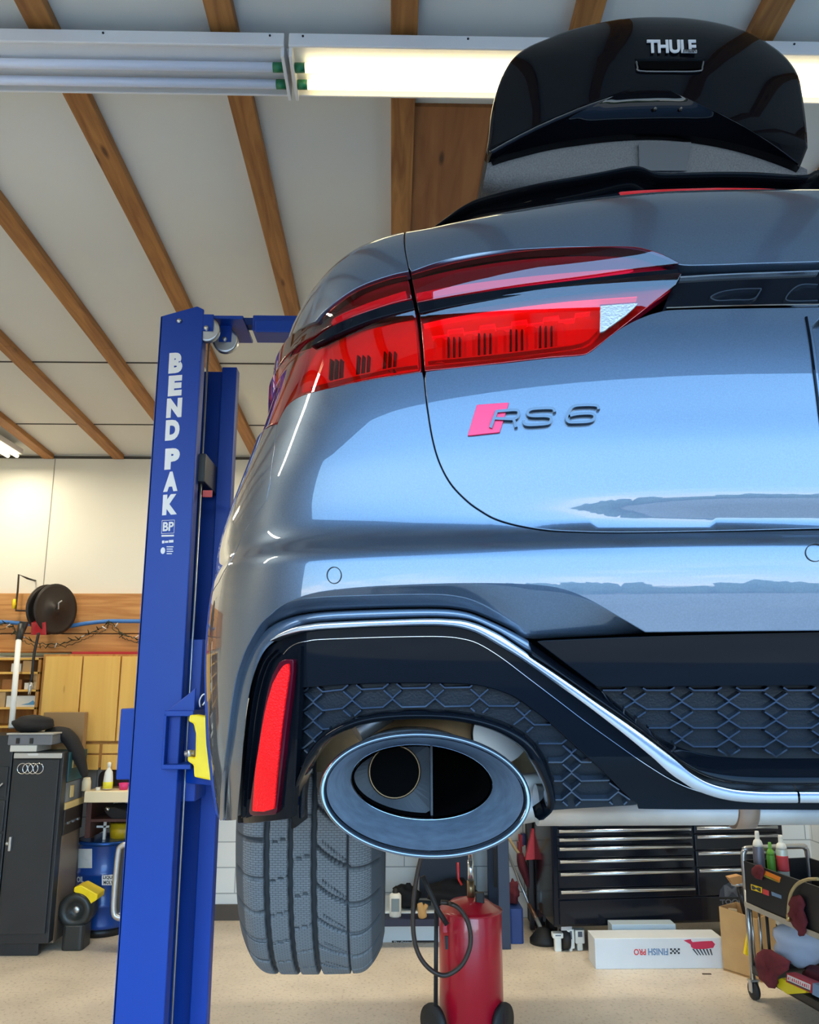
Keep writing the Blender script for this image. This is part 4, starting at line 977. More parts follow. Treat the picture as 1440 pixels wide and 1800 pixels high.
mu = [(XT - .02, 1.23, -.165, .01, .008), (XT - .015, 1.23, -.165, .11, .040), (XT + .05, 1.23, -.150, .12, .050), (XT + .16, 1.23, -.130, .13, .050), (XC - .34, 1.24, -.115, .14, .055), (XC - .30, 1.24, -.112, .145, .060), (XC + .30, 1.24, -.112, .145, .060), (XC + .34, 1.24, -.115, .14, .055), (2 * XC - XT - .16, 1.23, -.130, .13, .050), (2 * XC - XT - .05, 1.23, -.150, .12, .050), (2 * XC - XT + .015, 1.23, -.165, .11, .040), (2 * XC - XT + .02, 1.23, -.165, .01, .008)]
grid_mesh('muffler', np.array([stadium(x, cy, H + cz, ry, rz) for x, cy, cz, ry, rz in mu]), m_alu, car)
mb = MB()
mb.tube([(XT + .14, 1.03, H - .139), (2 * XC - XT - .14, 1.03, H - .139)], .024, 24)
mb.build('cross_pipe', m_alu, car)
for xq in (XC - .25, XC + .25): MB().tube([(xq - .012, 1.03, H - .139), (xq + .012, 1.03, H - .139)], .028, 24).build('pipe_collar', mat('rusty collar', (.30, .20, .14, 1), .4, .8), car)

# --- rear wheel with its winter tyre: the tread is cut into the mesh
def tyre(cx, label=None):
    R0 = .363; nw, na = 170, 520
    prof = []
    us = np.concatenate([np.linspace(-1, 1, nw)])
    A = np.linspace(0, 2 * math.pi, na, endpoint=False)
    Wd = .142
    u, a = np.meshgrid(us, A, indexing='ij')
    x = u * Wd
    r = R0 - .050 * np.clip((np.abs(u) - .62) / .38, 0, 1) ** 2.3 - .004 * u * u
    L = a * R0   # arc length
    pitch = 2 * math.pi * R0 / 62
    def groove(d, w): return np.clip((w - np.abs(d)) / (w * .35), 0, 1)
    g = np.zeros_like(x)
    for gx, gw in ((-.075, .0062), (-.030, .0056), (.014, .0062)):
        g = np.maximum(g, groove(x - gx - .0006 * np.sin(L / pitch * 2 * math.pi), gw))
    g = np.maximum(g, groove(x - .078, .0022) * .7)
    ph = lambda f: (np.abs(((L / pitch + f) % 1) - .5) * pitch)
    def lat(f, w, lo, hi, dep=1.0): return groove(.5 * pitch - np.abs((((L / pitch / 2 + f) % 1) - .5)) * pitch, w * .5) * ((x > lo) & (x < hi)) * dep
    g = np.maximum(g, lat(.0 + 8 * (x + .1) ** 2 * 4, .0042, -.15, -.075))
    g = np.maximum(g, lat(x * 4 + .2, .0018, -.075, -.030, .7)); g = np.maximum(g, lat(x * 4 + .6, .0018, -.030, .014, .7))
    sw = .25 + 7.0 * np.clip(.085 - x, 0, .08) ** 1.0
    g = np.maximum(g, lat(sw + 60 * np.clip(.06 - x, 0, 1) ** 2 * 1.5, .0046, .020, .15))
    g = np.maximum(g, lat(-x * 11 + .3, .0014, .030, .078, .6))
    g *= np.clip((1.0 - np.abs(u)) / .08, 0, 1)
    r = r - .0105 * g
    P = np.stack([cx + x, 2.0 + r * np.cos(a), H + ZW + r * np.sin(a)], -1)
    # side walls
    sw_r = [(.143, .300), (.146, .285), (.143, .265), (.132, .245), (.122, .238)]
    left = [np.stack([np.full(na, cx - w), 2.0 + q * np.cos(A), H + ZW + q * np.sin(A)], -1) for w, q in sw_r[::-1]]
    right = [np.stack([np.full(na, cx + w), 2.0 + q * np.cos(A), H + ZW + q * np.sin(A)], -1) for w, q in sw_r]
    G = np.concatenate([np.array(left), P, np.array(right)])
    n, m = G.shape[:2]; me = bpy.data.meshes.new('tyre')
    idx = np.arange(n * m).reshape(n, m); q = np.stack([idx[:-1], np.roll(idx[:-1], -1, 1), np.roll(idx[1:], -1, 1), idx[1:]], -1).reshape(-1, 4)
    off = np.array(root_loc(car)); me.from_pydata([tuple(v) for v in (G.reshape(-1, 3) - off)], [], [tuple(map(int, f)) for f in q]); me.polygons.foreach_set('use_smooth', [True] * len(q))
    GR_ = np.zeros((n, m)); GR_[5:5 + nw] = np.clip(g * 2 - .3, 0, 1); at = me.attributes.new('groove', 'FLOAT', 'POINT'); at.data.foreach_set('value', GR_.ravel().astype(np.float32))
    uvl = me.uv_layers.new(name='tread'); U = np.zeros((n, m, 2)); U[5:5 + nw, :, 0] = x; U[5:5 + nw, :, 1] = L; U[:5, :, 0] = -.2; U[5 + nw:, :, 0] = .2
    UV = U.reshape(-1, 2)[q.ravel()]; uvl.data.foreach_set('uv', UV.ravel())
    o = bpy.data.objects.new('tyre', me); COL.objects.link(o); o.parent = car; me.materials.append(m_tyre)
    bm_ = bmesh.new(); bm_.from_mesh(me); bmesh.ops.recalc_face_normals(bm_, faces=bm_.faces); bm_.to_mesh(me); bm_.free()
    rim = MB().lathe((cx, 2.0, H + ZW), [(.245, -.125), (.235, -.11), (.225, 0), (.235, .11), (.245, .125)], 60, 'x')
    for k in range(10):
        a = 2 * math.pi * k / 10; d = Vector((0, math.cos(a), math.sin(a))); c = Vector((cx, 2.0, H + ZW)); s_ = -1 if cx < XC else 1
        rim.tube([c + Vector((s_ * .06, 0, 0)) + d * .05, c + Vector((s_ * .10, 0, 0)) + d * .232], .016, 8)
    rim.cyl((cx - .02, 2.0, H + ZW), (cx + .08 * (-1 if cx < XC else 1), 2.0, H + ZW), .07, 24)
    rim.build('wheel_rim', mat('wheel grey', (.25, .26, .28, 1), .3, .8), o)
    return o
m_tyre = bpy.data.materials.new('tyre rubber'); m_tyre.use_nodes = True; nt = m_tyre.node_tree; b = nt.nodes['Principled BSDF']
uv = nt.nodes.new('ShaderNodeUVMap'); uv.uv_map = 'tread'; br = nt.nodes.new('ShaderNodeTexBrick'); nt.links.new(uv.outputs[0], br.inputs['Vector'])
br.inputs['Scale'].default_value = 1; br.inputs['Brick Width'].default_value = .0105; br.inputs['Row Height'].default_value = .0046; br.inputs['Mortar Size'].default_value = .00045
br.inputs['Color1'].default_value = (.125, .125, .125, 1); br.inputs['Color2'].default_value = (.115, .115, .115, 1); br.inputs['Mortar'].default_value = (.04, .04, .04, 1)
sx = nt.nodes.new('ShaderNodeSeparateXYZ'); nt.links.new(uv.outputs[0], sx.inputs[0]); ab = nt.nodes.new('ShaderNodeMath'); ab.operation = 'ABSOLUTE'; nt.links.new(sx.outputs['X'], ab.inputs[0])
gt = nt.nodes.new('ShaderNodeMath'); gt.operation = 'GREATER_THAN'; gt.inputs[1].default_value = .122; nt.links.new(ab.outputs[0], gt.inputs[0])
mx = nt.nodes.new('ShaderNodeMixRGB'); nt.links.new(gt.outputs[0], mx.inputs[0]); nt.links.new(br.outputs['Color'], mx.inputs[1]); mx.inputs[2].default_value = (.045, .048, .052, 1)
ga = nt.nodes.new('ShaderNodeAttribute'); ga.attribute_name = 'groove'; m2_ = nt.nodes.new('ShaderNodeMixRGB'); nt.links.new(ga.outputs['Fac'], m2_.inputs[0]); nt.links.new(mx.outputs[0], m2_.inputs[1]); m2_.inputs[2].default_value = (.022, .022, .023, 1)  # grooves painted darker: the shade of their depth put into the rubber colour
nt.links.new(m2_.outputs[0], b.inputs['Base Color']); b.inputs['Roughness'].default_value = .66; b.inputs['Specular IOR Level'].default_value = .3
WX = XC - .83
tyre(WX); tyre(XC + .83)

# ------------------------------------------------------------------ roof box
BX = thing('roof_box', 'glossy black cargo box strapped on the roof of the station wagon', 'roof box', (.58, 2.5, H + 1.02))
YBX = 1.68
outl = [(846, 306), (850, 285), (857, 262), (861, 240), (865, 200), (874, 160), (886, 128), (903, 102), (928, 83), (960, 69), (990, 57), (1020, 48), (1060, 39), (1100, 32.5), (1135, 30), (1170, 30), (1205, 31.5), (1240, 36), (1270, 42), (1295, 49), (1325, 61), (1350, 76), (1372, 92), (1390, 111), (1402, 130), (1408, 152), (1414, 190), (1418, 225), (1420, 260), (1422, 290), (1422, 303)]
lid = interp_curve(np.array(cr(outl[2:-2], 4)), 80)
low = interp_curve(np.array(cr([(1421, 297), (1405, 289), (1370, 276), (1320, 260), (1270, 248), (1220, 240), (1180, 236), (1140, 235), (1080, 238), (1020, 245), (970, 253), (920, 265), (880, 276), (857, 285)], 4)), 40)
def ring_world(P2, y): return np.array([aty(p[0], p[1], y) for p in P2])
loop = np.concatenate([lid, low[1:-1]]); Lw = ring_world(loop, YBX); cen = np.array([.585, 0, float(aty(1140, 170, YBX).z)])
def scaled(s, y, dz=0, sx=None): q = (Lw - [cen[0], 0, cen[2]]) * [sx or s, 0, s] + [cen[0], y, cen[2] + dz]; return q
RG = [scaled(.001, YBX - .050)]
for s in (.15, .3, .45, .6, .72, .82, .9, .95, .98, 1.0): RG.append(scaled(s, YBX - .050 * (1 - s ** 3.0) + .0))
for y, s in ((YBX + .012, 1.006), (YBX + .04, 1.008), (YBX + .3, 1.01), (YBX + 1.0, 1.0), (YBX + 1.5, .93), (YBX + 1.85, .74), (YBX + 1.98, .5), (YBX + 2.0, .05)): RG.append(scaled(s, y, -.10 * (1 - s) ** 1.2 * 1.2))
m_boxg = mat('gloss black box lid', (.002, .0025, .004, 1), .02, spec=.2)
lean = lambda A: A + np.stack([0 * A[..., 0], np.clip((A[..., 2] - (H + 1.10)) * .30, 0, 1) * np.clip(1 - (A[..., 1] - YBX) / .3, 0, 1) * 0, 0 * A[..., 0]], -1)
grid_mesh('lid', np.array(RG), m_boxg, BX, closed_v=True)
# base tub, grained
bt_ = interp_curve(np.array([(857, 287), (880, 278), (920, 267), (970, 255), (1020, 247), (1080, 240), (1140, 237), (1180, 238), (1220, 242), (1270, 250), (1320, 262), (1370, 278), (1405, 291), (1419, 298)]), 60)
bb_ = interp_curve(np.array([(848, 335), (880, 345), (940, 350), (1040, 350), (1140, 350), (1220, 350), (1300, 350), (1380, 350), (1421, 345)]), 60)
T1 = ring_world(bt_, YBX + .02); T2 = ring_world(bb_, YBX + .05)
pts = [T1, T1 * .6 + T2 * .4, T2, T2 + [0, .25, -.01], T2 * [.92, 1, 1] + [.046, 1.5, 0]]
grid_mesh('tub', np.array(pts), mat('grained dark plastic', (.10, .095, .092, 1), .5, bump=.5, bscale=260, noise=.3, nscale=300), BX)
T3 = [tuple(p) for p in (T1 + [0, 1.6, 0])]
grid_mesh('tub_side', np.array([[T1[0], T1[0] + [0, 1.5, 0]], [T2[0], T2[0] + [0, 1.5, 0]]]), MATS['grained dark plastic'], BX)
grid_mesh('tub_side', np.array([[T1[-1], T1[-1] + [0, 1.5, 0]], [T2[-1], T2[-1] + [0, 1.5, 0]]]), MATS['grained dark plastic'], BX)
grid_mesh('tub_panel', np.array([ring_world([(1123, 249), (1215, 250)], YBX + .012), ring_world([(1124, 300), (1207, 300)], YBX + .03)]), mat('smooth tub panel', (.02, .022, .028, 1), .45), BX)
mb = MB(); text_on(mb, 'THULE', aty(1138, 94, YBX - .052), aty(1225, 94, YBX - .052), aty(1137, 71, YBX - .045), .002, bold=.035, spacing=.95); mb.build('lettering', mat('silver lettering', srgb(190, 192, 194), .4), BX)
mb = MB(); text_on(mb, 'SWEDEN', aty(1201, 92, YBX - .0555), aty(1224, 92, YBX - .0555), aty(1201, 87, YBX - .0535), .001, bold=.01); mb.build('lettering', mat('dark lettering', srgb(40, 40, 42), .4), BX)
hd = [(1119, 108), (1121, 118), (1126, 125), (1180, 126), (1229, 125), (1235, 117), (1237, 108)]
MB().tube([aty(x, y, YBX - .053) for x, y in cr(hd, 4)], .0022, 8).build('handle_rim', mat('handle rim', (.12, .12, .12, 1), .2, .5), BX)
MB().prism([aty(x, y, YBX - .0505) for x, y in [(1121, 109), (1126, 122), (1180, 124), (1229, 122), (1235, 109)]], (0, -.003, 0)).build('handle', m_void, BX)
mb = MB(); mb.prism([aty(x, y, YBX - .051) for x, y in [(1117, 103), (1122, 108), (1236, 108), (1240, 103)]], (0, .006, 0)).build('handle_edge', m_gloss, BX)
for x in (1152, 1197): MB().lathe(aty(x, 192, YBX - .045), [(.0, -.006), (.003, -.005), (.004, .003)], 12, 'y').build('lid_stud', MATS['handle rim'], BX)
# crossbars and rails carrying the box
mb = MB().rbox(.0, 1.3, 1.95, 2.03, H + 1.0, H + 1.03, .012).rbox(0, 1.3, 2.85, 2.93, H + 1.0, H + 1.03, .012)
mb.build('crossbar', mat('black crossbar', (.02, .02, .02, 1), .4), BX, bevel=.004)
# ------------------------------------------------------------------ two-post lift
m_blue = mat('blue lift enamel', (.0, .040, .30, 1), .42, 0, spec=.35, coat=.0, noise=.04, nscale=2)
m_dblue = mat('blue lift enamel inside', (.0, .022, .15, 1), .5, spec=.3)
m_wht = mat('white lettering', srgb(216, 218, 220), .5)
m_black = mat('black plastic', (.012, .012, .013, 1), .45)
m_steelg = mat('galvanised steel', (.55, .56, .57, 1), .35, .9)
m_yel = mat('yellow arm restraint', srgb(250, 216, 0), .4, noise=.1, nscale=12)
YP = 3.4
lx0, lx1 = -1.035, -.845
ztp = aty(300, 556, YP).z
lift = thing('two_post_lift', 'blue two-post car lift with white lettering down its column', 'car lift', ((lx0 + lx1) / 2, YP + .18, 0))
def post(s):
    X = (lambda x: x) if s > 0 else (lambda x: 2 * XC - x)
    def bx(mb, a, b, *r): mb.box(min(X(a), X(b)), max(X(a), X(b)), *r)
    mb = MB()
    pts = [(X(lx0), YP, 0), (X(lx1), YP, 0), (X(lx1), YP, ztp + .035), (X(lx1 - .03), YP, ztp + .05), (X(lx0), YP, ztp)]
    mb.prism(pts, (0, .012, 0))                                # plate that carries the lettering
    bx(mb, lx0, lx0 + .012, YP, YP + .36, 0, ztp)                # web
    bx(mb, lx1 - .012, lx1 + .0, YP + .012, YP + .075, 0, ztp - .03)   # inner lip
    bx(mb, lx0, lx1 + .10, YP + .348, YP + .36, 0, ztp - .12)
    bx(mb, lx1 + .03, lx1 + .10, YP + .29, YP + .36, 0, ztp - .12)
    col = mb.build('column', m_blue, lift, bevel=.004)
    mb = MB(); bx(mb, lx0 - .1, lx1 + .14, YP - .08, YP + .44, 0, .02); mb.build('base_plate', m_blue, lift, bevel=.003)
    mb = MB(); bx(mb, lx0 - .062, lx0 + .0, YP + .03, YP + .16, aty(235, 1372, YP).z, aty(235, 1246, YP).z); mb.build('control_box', m_blue, lift, bevel=.005)
    return col
colA = post(1); colB = post(-1)
# lettering, one word down the column
for ch, (x0, y0, x1, y1) in zip('BENDPAK', [(296, 620, 320, 657), (295, 660, 319, 697), (292, 700, 319, 735), (290, 738, 315, 775), (289, 788, 315, 826), (287, 829, 312, 865), (285, 869, 311, 906)]):
    mb = MB(); y = YP - .0005
    bl, br, tl = aty(x0, y1, y), aty(x1, y1 - 2, y), aty(x0 + 2, y0 + 1, y)
    text_on(mb, ch, bl, br, tl, .0015, bold=.07); mb.build('letter', m_wht, colA)
mb = MB()
P = [aty(x, y, YP - .001) for x, y in ((285, 915), (307, 914), (306, 937), (284, 938))]
for a, b_ in ((0, 1), (1, 2), (2, 3), (3, 0)): mb.tube([P[a], P[b_]], .0012, 6)
text_on(mb, 'BP', aty(286, 934, YP - .001), aty(305, 933, YP - .001), aty(287, 918, YP - .001), .0015, bold=.03)
for (q0, q1, ya_, yb_) in ((284, 306, 940, 943.5), (285, 289, 950, 955.5), (290, 296, 950.5, 954.5), (297, 305, 949, 954)): mb.prism([aty(q0, ya_ + .5, YP - .001), aty(q1, ya_, YP - .001), aty(q1, yb_ - .5, YP - .001), aty(q0, yb_, YP - .001)], (0, -.001, 0))
n_ = 20; c = aty(286.5, 968, YP - .001)
mb.prism([c + Vector((.0095 * math.cos(2 * math.pi * k / n_), 0, .014 * math.sin(2 * math.pi * k / n_))) for k in range(n_)], (0, -.0012, 0))
for k, w in enumerate((12, 11, 12, 10)): a = aty(293, 962 + 4 * k, YP - .001); mb.box(a.x, aty(293 + w, 962, YP).x, YP - .002, YP, a.z, a.z + .004)
mb.build('column_label', m_wht, colA)
# overhead beam, pulleys, cables, carriage
mb = MB(); zb_ = aty(420, 572, YP + .05).z
mb.box(lx1 - .0, lx1 + .17, YP + .03, YP + .30, aty(400, 566, YP).z + .03, aty(400, 549, YP).z)
mb.build('beam_bracket', m_blue, lift, bevel=.004)
zt, zb2 = aty(480, 554, YP + .1).z, aty(480, 574, YP + .1).z
mb = MB().box(lx1 + .20, 2 * XC - lx1 - .20, YP + .10, YP + .24, zb2 - .02, zt); mb.box(lx1 + .22, 2 * XC - lx1 - .22, YP + .06, YP + .10, zb2 - .045, zb2 + .012)
mb.build('overhead_beam', m_blue, lift, bevel=.004)
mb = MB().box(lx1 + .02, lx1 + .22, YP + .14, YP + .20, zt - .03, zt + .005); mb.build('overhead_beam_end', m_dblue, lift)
mb = MB().box(aty(512, 597, YP + .15).x, 2 * XC - aty(512, 597, YP + .15).x, YP + .13, YP + .16, aty(512, 601, YP + .15).z, aty(512, 596, YP + .15).z); mb.build('shutoff_bar', m_blue, lift)
for (px, py, yy, r) in ((365, 581, YP + .02, .056), (397, 600, YP + .12, .058)):
    c = aty(px, py, yy); d = Vector((.25, -1, 0)).normalized()
    mb = MB().lathe((c.x, c.y - .012, c.z), [(.0, 0), (.02, -.002), (r * .8, .002), (r, 0), (r * .93, .012), (r, .024), (.0, .024)], 36, 'y')
    pl = mb.build('pulley', m_steelg, lift)
    MB().lathe((c.x, c.y - .02, c.z), [(.0, -.012), (.010, -.012), (.010, .004)], 12, 'y').build('axle', m_steelg, pl)
    MB().box(c.x - .028, c.x + .028, c.y - .018, c.y - .014, c.z - .01, c.z + .07).build('pulley_bracket', m_blue, pl, bevel=.003)
for (px0, px1, yy) in ((366, 352, YP + .10), (374, 362, YP + .16)):
    a = aty(367, 600, yy); MB().cyl((a.x, yy, .3), (a.x, yy, a.z), .0045, 8).build('lift_cable', m_steelg, lift)
for dz, dx in ((0, 0),):
    c = aty(315, 564, YP - .006); MB().lathe(c, [(.0, -.006), (.010, -.006), (.012, .006)], 6, 'y').build('bolt', m_steelg, colA)
MB().box(lx1 - .04, lx1 + .03, YP + .06, YP + .33, aty(370, 860, YP + .2).z, aty(370, 812, YP + .2).z).build('carriage_stop', m_black, lift, bevel=.004)
a = aty(357, 862, YP + .09); b2 = aty(373, 874, YP + .09)
MB().box(a.x, b2.x, YP + .088, YP + .092, b2.z, a.z).build('warning_decal', mat('faded red decal', srgb(205, 70, 62), .5), lift)
zc1, zc0 = aty(335, 1254, YP).z, aty(335, 1345, YP).z
car_ = MB(); car_.box(lx1 - .055, lx1 + .06, YP - .045, YP + .33, zc0 - .012, zc0 + .006); car_.box(lx1 - .055, lx1 + .06, YP - .045, YP + .33, zc1 - .01, zc1 + .012); car_.box(lx1 - .055, lx1 - .045, YP - .045, YP + .3, zc0, zc1)
car_.box(lx1 - .05, lx1 + .05, YP + .1, YP + .32, zc0 - .15, zc1 + .30)
car_.prism([(lx1 - .05, YP - .03, zc1 + .01), (lx1 + .06, YP - .03, zc1 + .01), (lx1 + .06, YP - .03, zc1 + .10)], (0, .01, 0))
carr = car_.build('carriage', m_blue, lift, bevel=.003)
def Y(pts, y): return [aty(px, py, y) for px, py in pts]
MB().prism(Y([(333, 1257), (345, 1256), (378, 1262), (380, 1374), (341, 1366), (340, 1345), (329, 1338), (330, 1329), (343, 1332), (344, 1290), (340, 1272), (331, 1268)], YP - .06), (0, .05, 0)).build('arm_restraint', m_yel, lift, bevel=.006)
mb = MB(); mb.cyl(aty(325, 1325, YP - .04), aty(342, 1323, YP - .04), .012, 6); mb.cyl(aty(333, 1318, YP - .05), aty(333, 1330, YP - .05), .010, 6); mb.build('restraint_bolt', m_steelg, lift)
MB().tube([aty(x, y, YP - .04) for x, y in cr([(352, 1243), (351, 1232), (356, 1222), (361, 1221), (361, 1232), (356, 1240)], 4)], .0035, 8).build('pull_ring', m_steelg, lift)
# swing arm under the sill
mb = MB(); zA = H - .33
mb.prism([(lx1 + .02, YP + .05, zA - .05), (lx1 + .02, YP + .2, zA - .05), (XC - .60, 2.98, zA - .05), (XC - .64, 2.84, zA - .05)], (0, 0, .09)); mb.cyl((XC - .63, 2.90, zA + .04), (XC - .63, 2.90, H - .212), .05, 20)
mb.build('swing_arm', m_blue, lift, bevel=.004)
for s in (1,):
    m2 = mirror_mesh(mb); m2.build('swing_arm', m_blue, lift, bevel=.004); mirror_mesh(car_).build('carriage', m_blue, lift, bevel=.003)

# ------------------------------------------------------------------ back-left corner
m_locker = mat('black powder coat', (.018, .022, .028, 1), .38, noise=.15, nscale=6)
m_birch = wood_mat('birch ply', (232, 186, 96), (218, 166, 76), 'Z', .35)
m_pine = wood_mat('cabinet carcass wood', (196, 140, 66), (165, 108, 46), 'Z', .5)
m_card = mat('cardboard', srgb(196, 160, 110), .8, noise=.08, nscale=10)
m_paper = mat('white card', srgb(225, 222, 212), .7)
YC = 6.95
def bxp(mb, px0, py0, px1, py1, y, d):
    ym = (py0 + py1) / 2; xa_ = aty(px0, ym, y).x; xb_ = aty(px1, ym, y).x; xm = (px0 + px1) / 2
    return mb.box(xa_, xb_, y, y + d, aty(xm, py1, y).z, aty(xm, py0, y).z)
# wall cabinet with three tall doors, open shelves to its left, small drawers below
xcab0 = aty(72, 1230, YC).x; zc_t = aty(150, 1152, YC).z; zc_b = aty(150, 1305, YC).z; xr_ = aty(140, 1230, YC).x; wdoor = xr_ - xcab0
cab = thing('wall_cabinet', 'plywood wall cabinet with three tall doors on the back wall', 'cabinet', (xcab0 + 1.2, 7.2, zc_b))
nd = 4
MB().box(xcab0 - .02, xcab0 + wdoor * nd + .02, YC + .02, YB - .001, zc_b, zc_t + .01).build('carcass', m_pine, cab, bevel=.003)
for k in range(nd): MB().box(xcab0 + wdoor * k + .006, xcab0 + wdoor * (k + 1) - .006, YC, YC + .018, zc_b + .01, zc_t - .008).build('door', m_birch, cab, bevel=.004)
zdb = aty(150, 1350, YC).z
dc = thing('drawer_cabinet', 'birch drawer unit under the plywood wall cabinet', 'cabinet', (xcab0 + 1.2, 7.2, zdb))
MB().box(xcab0 - .02, xcab0 + wdoor * nd + .02, YC + .03, YB - .002, zdb, zc_b - .002).build('carcass', m_pine, dc, bevel=.003)
for r_ in range(2):
    zt_ = zc_b - .015 - r_ * .085
    for k in range(1, nd): MB().box(xcab0 + wdoor * (k + .63) + .012 - wdoor, xcab0 + wdoor * (k + 1.63) - .012 - wdoor, YC + .01, YC + .03, zt_ - (.072 if r_ == 0 else .115), zt_).build('drawer_front', m_birch, dc, bevel=.003)
xs1 = xcab0 - .03; xs_0 = xs1 - 1.3
sh = thing('shelf_unit', 'open wooden shelves with boxes left of the wall cabinet', 'shelf', (xs1 - .6, 7.2, zdb))
zsh = [aty(30, p, YC).z for p in (1158, 1183, 1214, 1245, 1278)]
MB().box(xs_0, xs1, YB - .02, YB - .002, zdb, zsh[0] + .02).build('back_panel', m_pine, sh)
for z in zsh + [zdb]: MB().box(xs_0, xs1, YC, YB - .02, z - .009, z + .009).build('shelf_board', m_birch, sh, bevel=.002)
for x in (xs_0, xs1 - .02): MB().box(x, x + .02, YC, YB - .02, zdb, zsh[0] + .01).build('side_panel', m_pine, sh, bevel=.002)
lab_b = [(17, 1166, 34, 1181, 1, m_paper, 'pale carton behind the white pole, on the upper shelf'), (37, 1160, 54, 1180, 1, m_card, 'tan carton with a dark mark on the upper shelf'), (58, 1184, 72, 1197, 2, m_card, 'tan carton atop another at the right end of the middle shelf'), (59, 1198, 71, 1212, 2, mat('pale card', srgb(210, 186, 140), .8), 'lower pale carton at the right end of the middle shelf'),
         (43, 1200, 58, 1212, 2, m_paper, 'small white carton on the middle shelf beside the hanging hose'), (4, 1195, 38, 1213, 2, mat('brown card', srgb(150, 98, 50), .8), 'wide brown carton at the left of the middle shelf'), (14, 1222, 69, 1242, 3, m_paper, 'long white box with blue print on the lower shelf'), (-8, 1214, 12, 1241, 3, m_card, 'tan carton at the left end of the lower shelf')]
for (a, b_, c_, d_, si, mm, lb) in lab_b:
    z0 = zsh[si] + .009; xa_, xb_ = max(xs_0 + .022, aty(a, 1200, YC + .03).x), min(xs1 - .023, aty(c_, 1200, YC + .03).x); hgt = abs(aty(a, b_, YC).z - aty(a, d_, YC).z)
    if 'atop' in lb: z0 += abs(aty(59, 1198, YC).z - aty(59, 1212, YC).z)
    mb = MB().box(xa_, xb_, YC + .03, YC + .26, z0, z0 + hgt)
    single(mb, 'carton', lb, 'box', [mm], ((xa_ + xb_) / 2, YC + .14, z0), 'cartons on the wooden shelves', bevel=.003)
# bright long box print
mb = MB(); a = aty(30, 1238, YC + .029); mb.prism([aty(36, 1239, YC + .029), aty(66, 1239, YC + .029), aty(58, 1231, YC + .029), aty(50, 1236, YC + .029)], (0, -.001, 0))
o = mb.build('box_print', mat('blue print', srgb(90, 150, 190), .6), [q for q in COL.objects if q.get('label', '').startswith('long white box')][0])
# crank handle on the wall
mb = MB().tube(Y([(49, 1017), (33, 1010), (31, 1040), (29, 1055), (28, 1073), (58, 1074)], YB - .16), .009, 8)
ck = thing('crank_handle', 'bent black crank handle with yellow grip on the cream wall', 'crank handle', aty(30, 1073, YB - .16))
mb.build('rod', mat('brown black steel', (.05, .03, .02, 1), .5, .4), ck); MB().tube([aty(49, 1017, YB - .16), aty(49, 1017, YB - .16) + Vector((0, .155, 0))], .008, 8).build('wall_pin', m_black, ck)
MB().tube(Y([(25.5, 1053), (25, 1062), (24, 1070)], YB - .17), [.012, .016, .010], 10).build('grip', m_yel, ck)
# hose reel
hr = thing('hose_reel', 'large black hose reel on a red bracket mounted on the wall boards', 'hose reel', aty(88, 1070, YB - .25))
c = aty(92, 1071, YB - .32); ax = Vector((1, -.55, 0)).normalized()
def disc(mb, c, ax, prof, seg=40):
    u = Vector((0, 0, 1)); v = ax.cross(u).normalized(); V = []
    for r, h in prof:
        for k in range(seg):
            q = 2 * math.pi * k / seg; V.append(c + ax * h + u * (r * math.cos(q)) + v * (r * math.sin(q)))
    return mb.add(V, [(i * seg + k, i * seg + (k + 1) % seg, (i + 1) * seg + (k + 1) % seg, (i + 1) * seg + k) for i in range(len(prof) - 1) for k in range(seg)], 0, True)
m_reel = mat('dark reel', (.03, .022, .018, 1), .4, .3)
disc(MB(), c, ax, [(.001, .05), (.04, .055), (.05, .04), (.19, .045), (.215, .05), (.215, .04), (.10, .03), (.001, .03)]).build('reel_flange', m_reel, hr)
disc(MB(), c, ax, [(.001, -.05), (.19, -.045), (.215, -.05), (.215, -.06), (.10, -.055), (.001, -.055)]).build('reel_flange', m_reel, hr)
disc(MB(), c, ax, [(.16, -.045), (.165, -.03), (.155, -.015), (.165, 0), (.155, .015), (.165, .03), (.16, .04)]).build('wound_hose', m_black, hr)
MB().tube([c + ax * .06, c + ax * .075, c + ax * .07 + Vector((0, 0, .05)), c + ax * .08 + Vector((.02, 0, .07))], .006, 8).build('tension_handle', m_steelg, hr)
mb = MB(); m_red = mat('red enamel', srgb(176, 20, 34), .35, coat=.3)
bxp(mb, 113, 1056, 117, 1090, YB - .20, .08); mb.prism(Y([(55, 1094), (80, 1094), (81, 1116), (54, 1116)], YB - .45), (0, .01, 0)); mb.prism([aty(57, 1096, YB - .45), aty(70, 1060, YB - .13), aty(76, 1060, YB - .13), aty(80, 1096, YB - .45)], (0, .01, 0)); mb.box(aty(70, 1060, YB - .1).x, aty(117, 1060, YB - .1).x, YB - .15, YB - .085, aty(90, 1085, YB).z, aty(90, 1075, YB).z)
mb.build('bracket', m_red, hr, bevel=.003)
MB().tube([aty(x, y, YB - .50) for x, y in cr([(68, 1112), (66, 1122), (60, 1150), (57, 1180), (55, 1198)], 4)], .0115, 10).build('hanging_hose', m_black, hr)
MB().lathe(aty(52.5, 1212, YB - .50), [(.004, -.045), (.013, -.035), (.010, -.012), (.016, .0), (.011, .03), (.014, .06)], 14).build('coupler', m_chrome, hr)
# blue air line
blc = cr([(-30, 1092), (15, 1094), (50, 1097), (85, 1101), (113, 1102), (150, 1096), (190, 1092), (230, 1092), (300, 1092), (345, 1092)], 5)
single(MB().tube([aty(x, y, YB - .12) for x, y in blc], .018, 12), 'air_line', 'thick blue air line running across the wooden boards', 'hose', [mat('blue hose', srgb(60, 120, 190), .45)], aty(120, 1098, YB - .12))
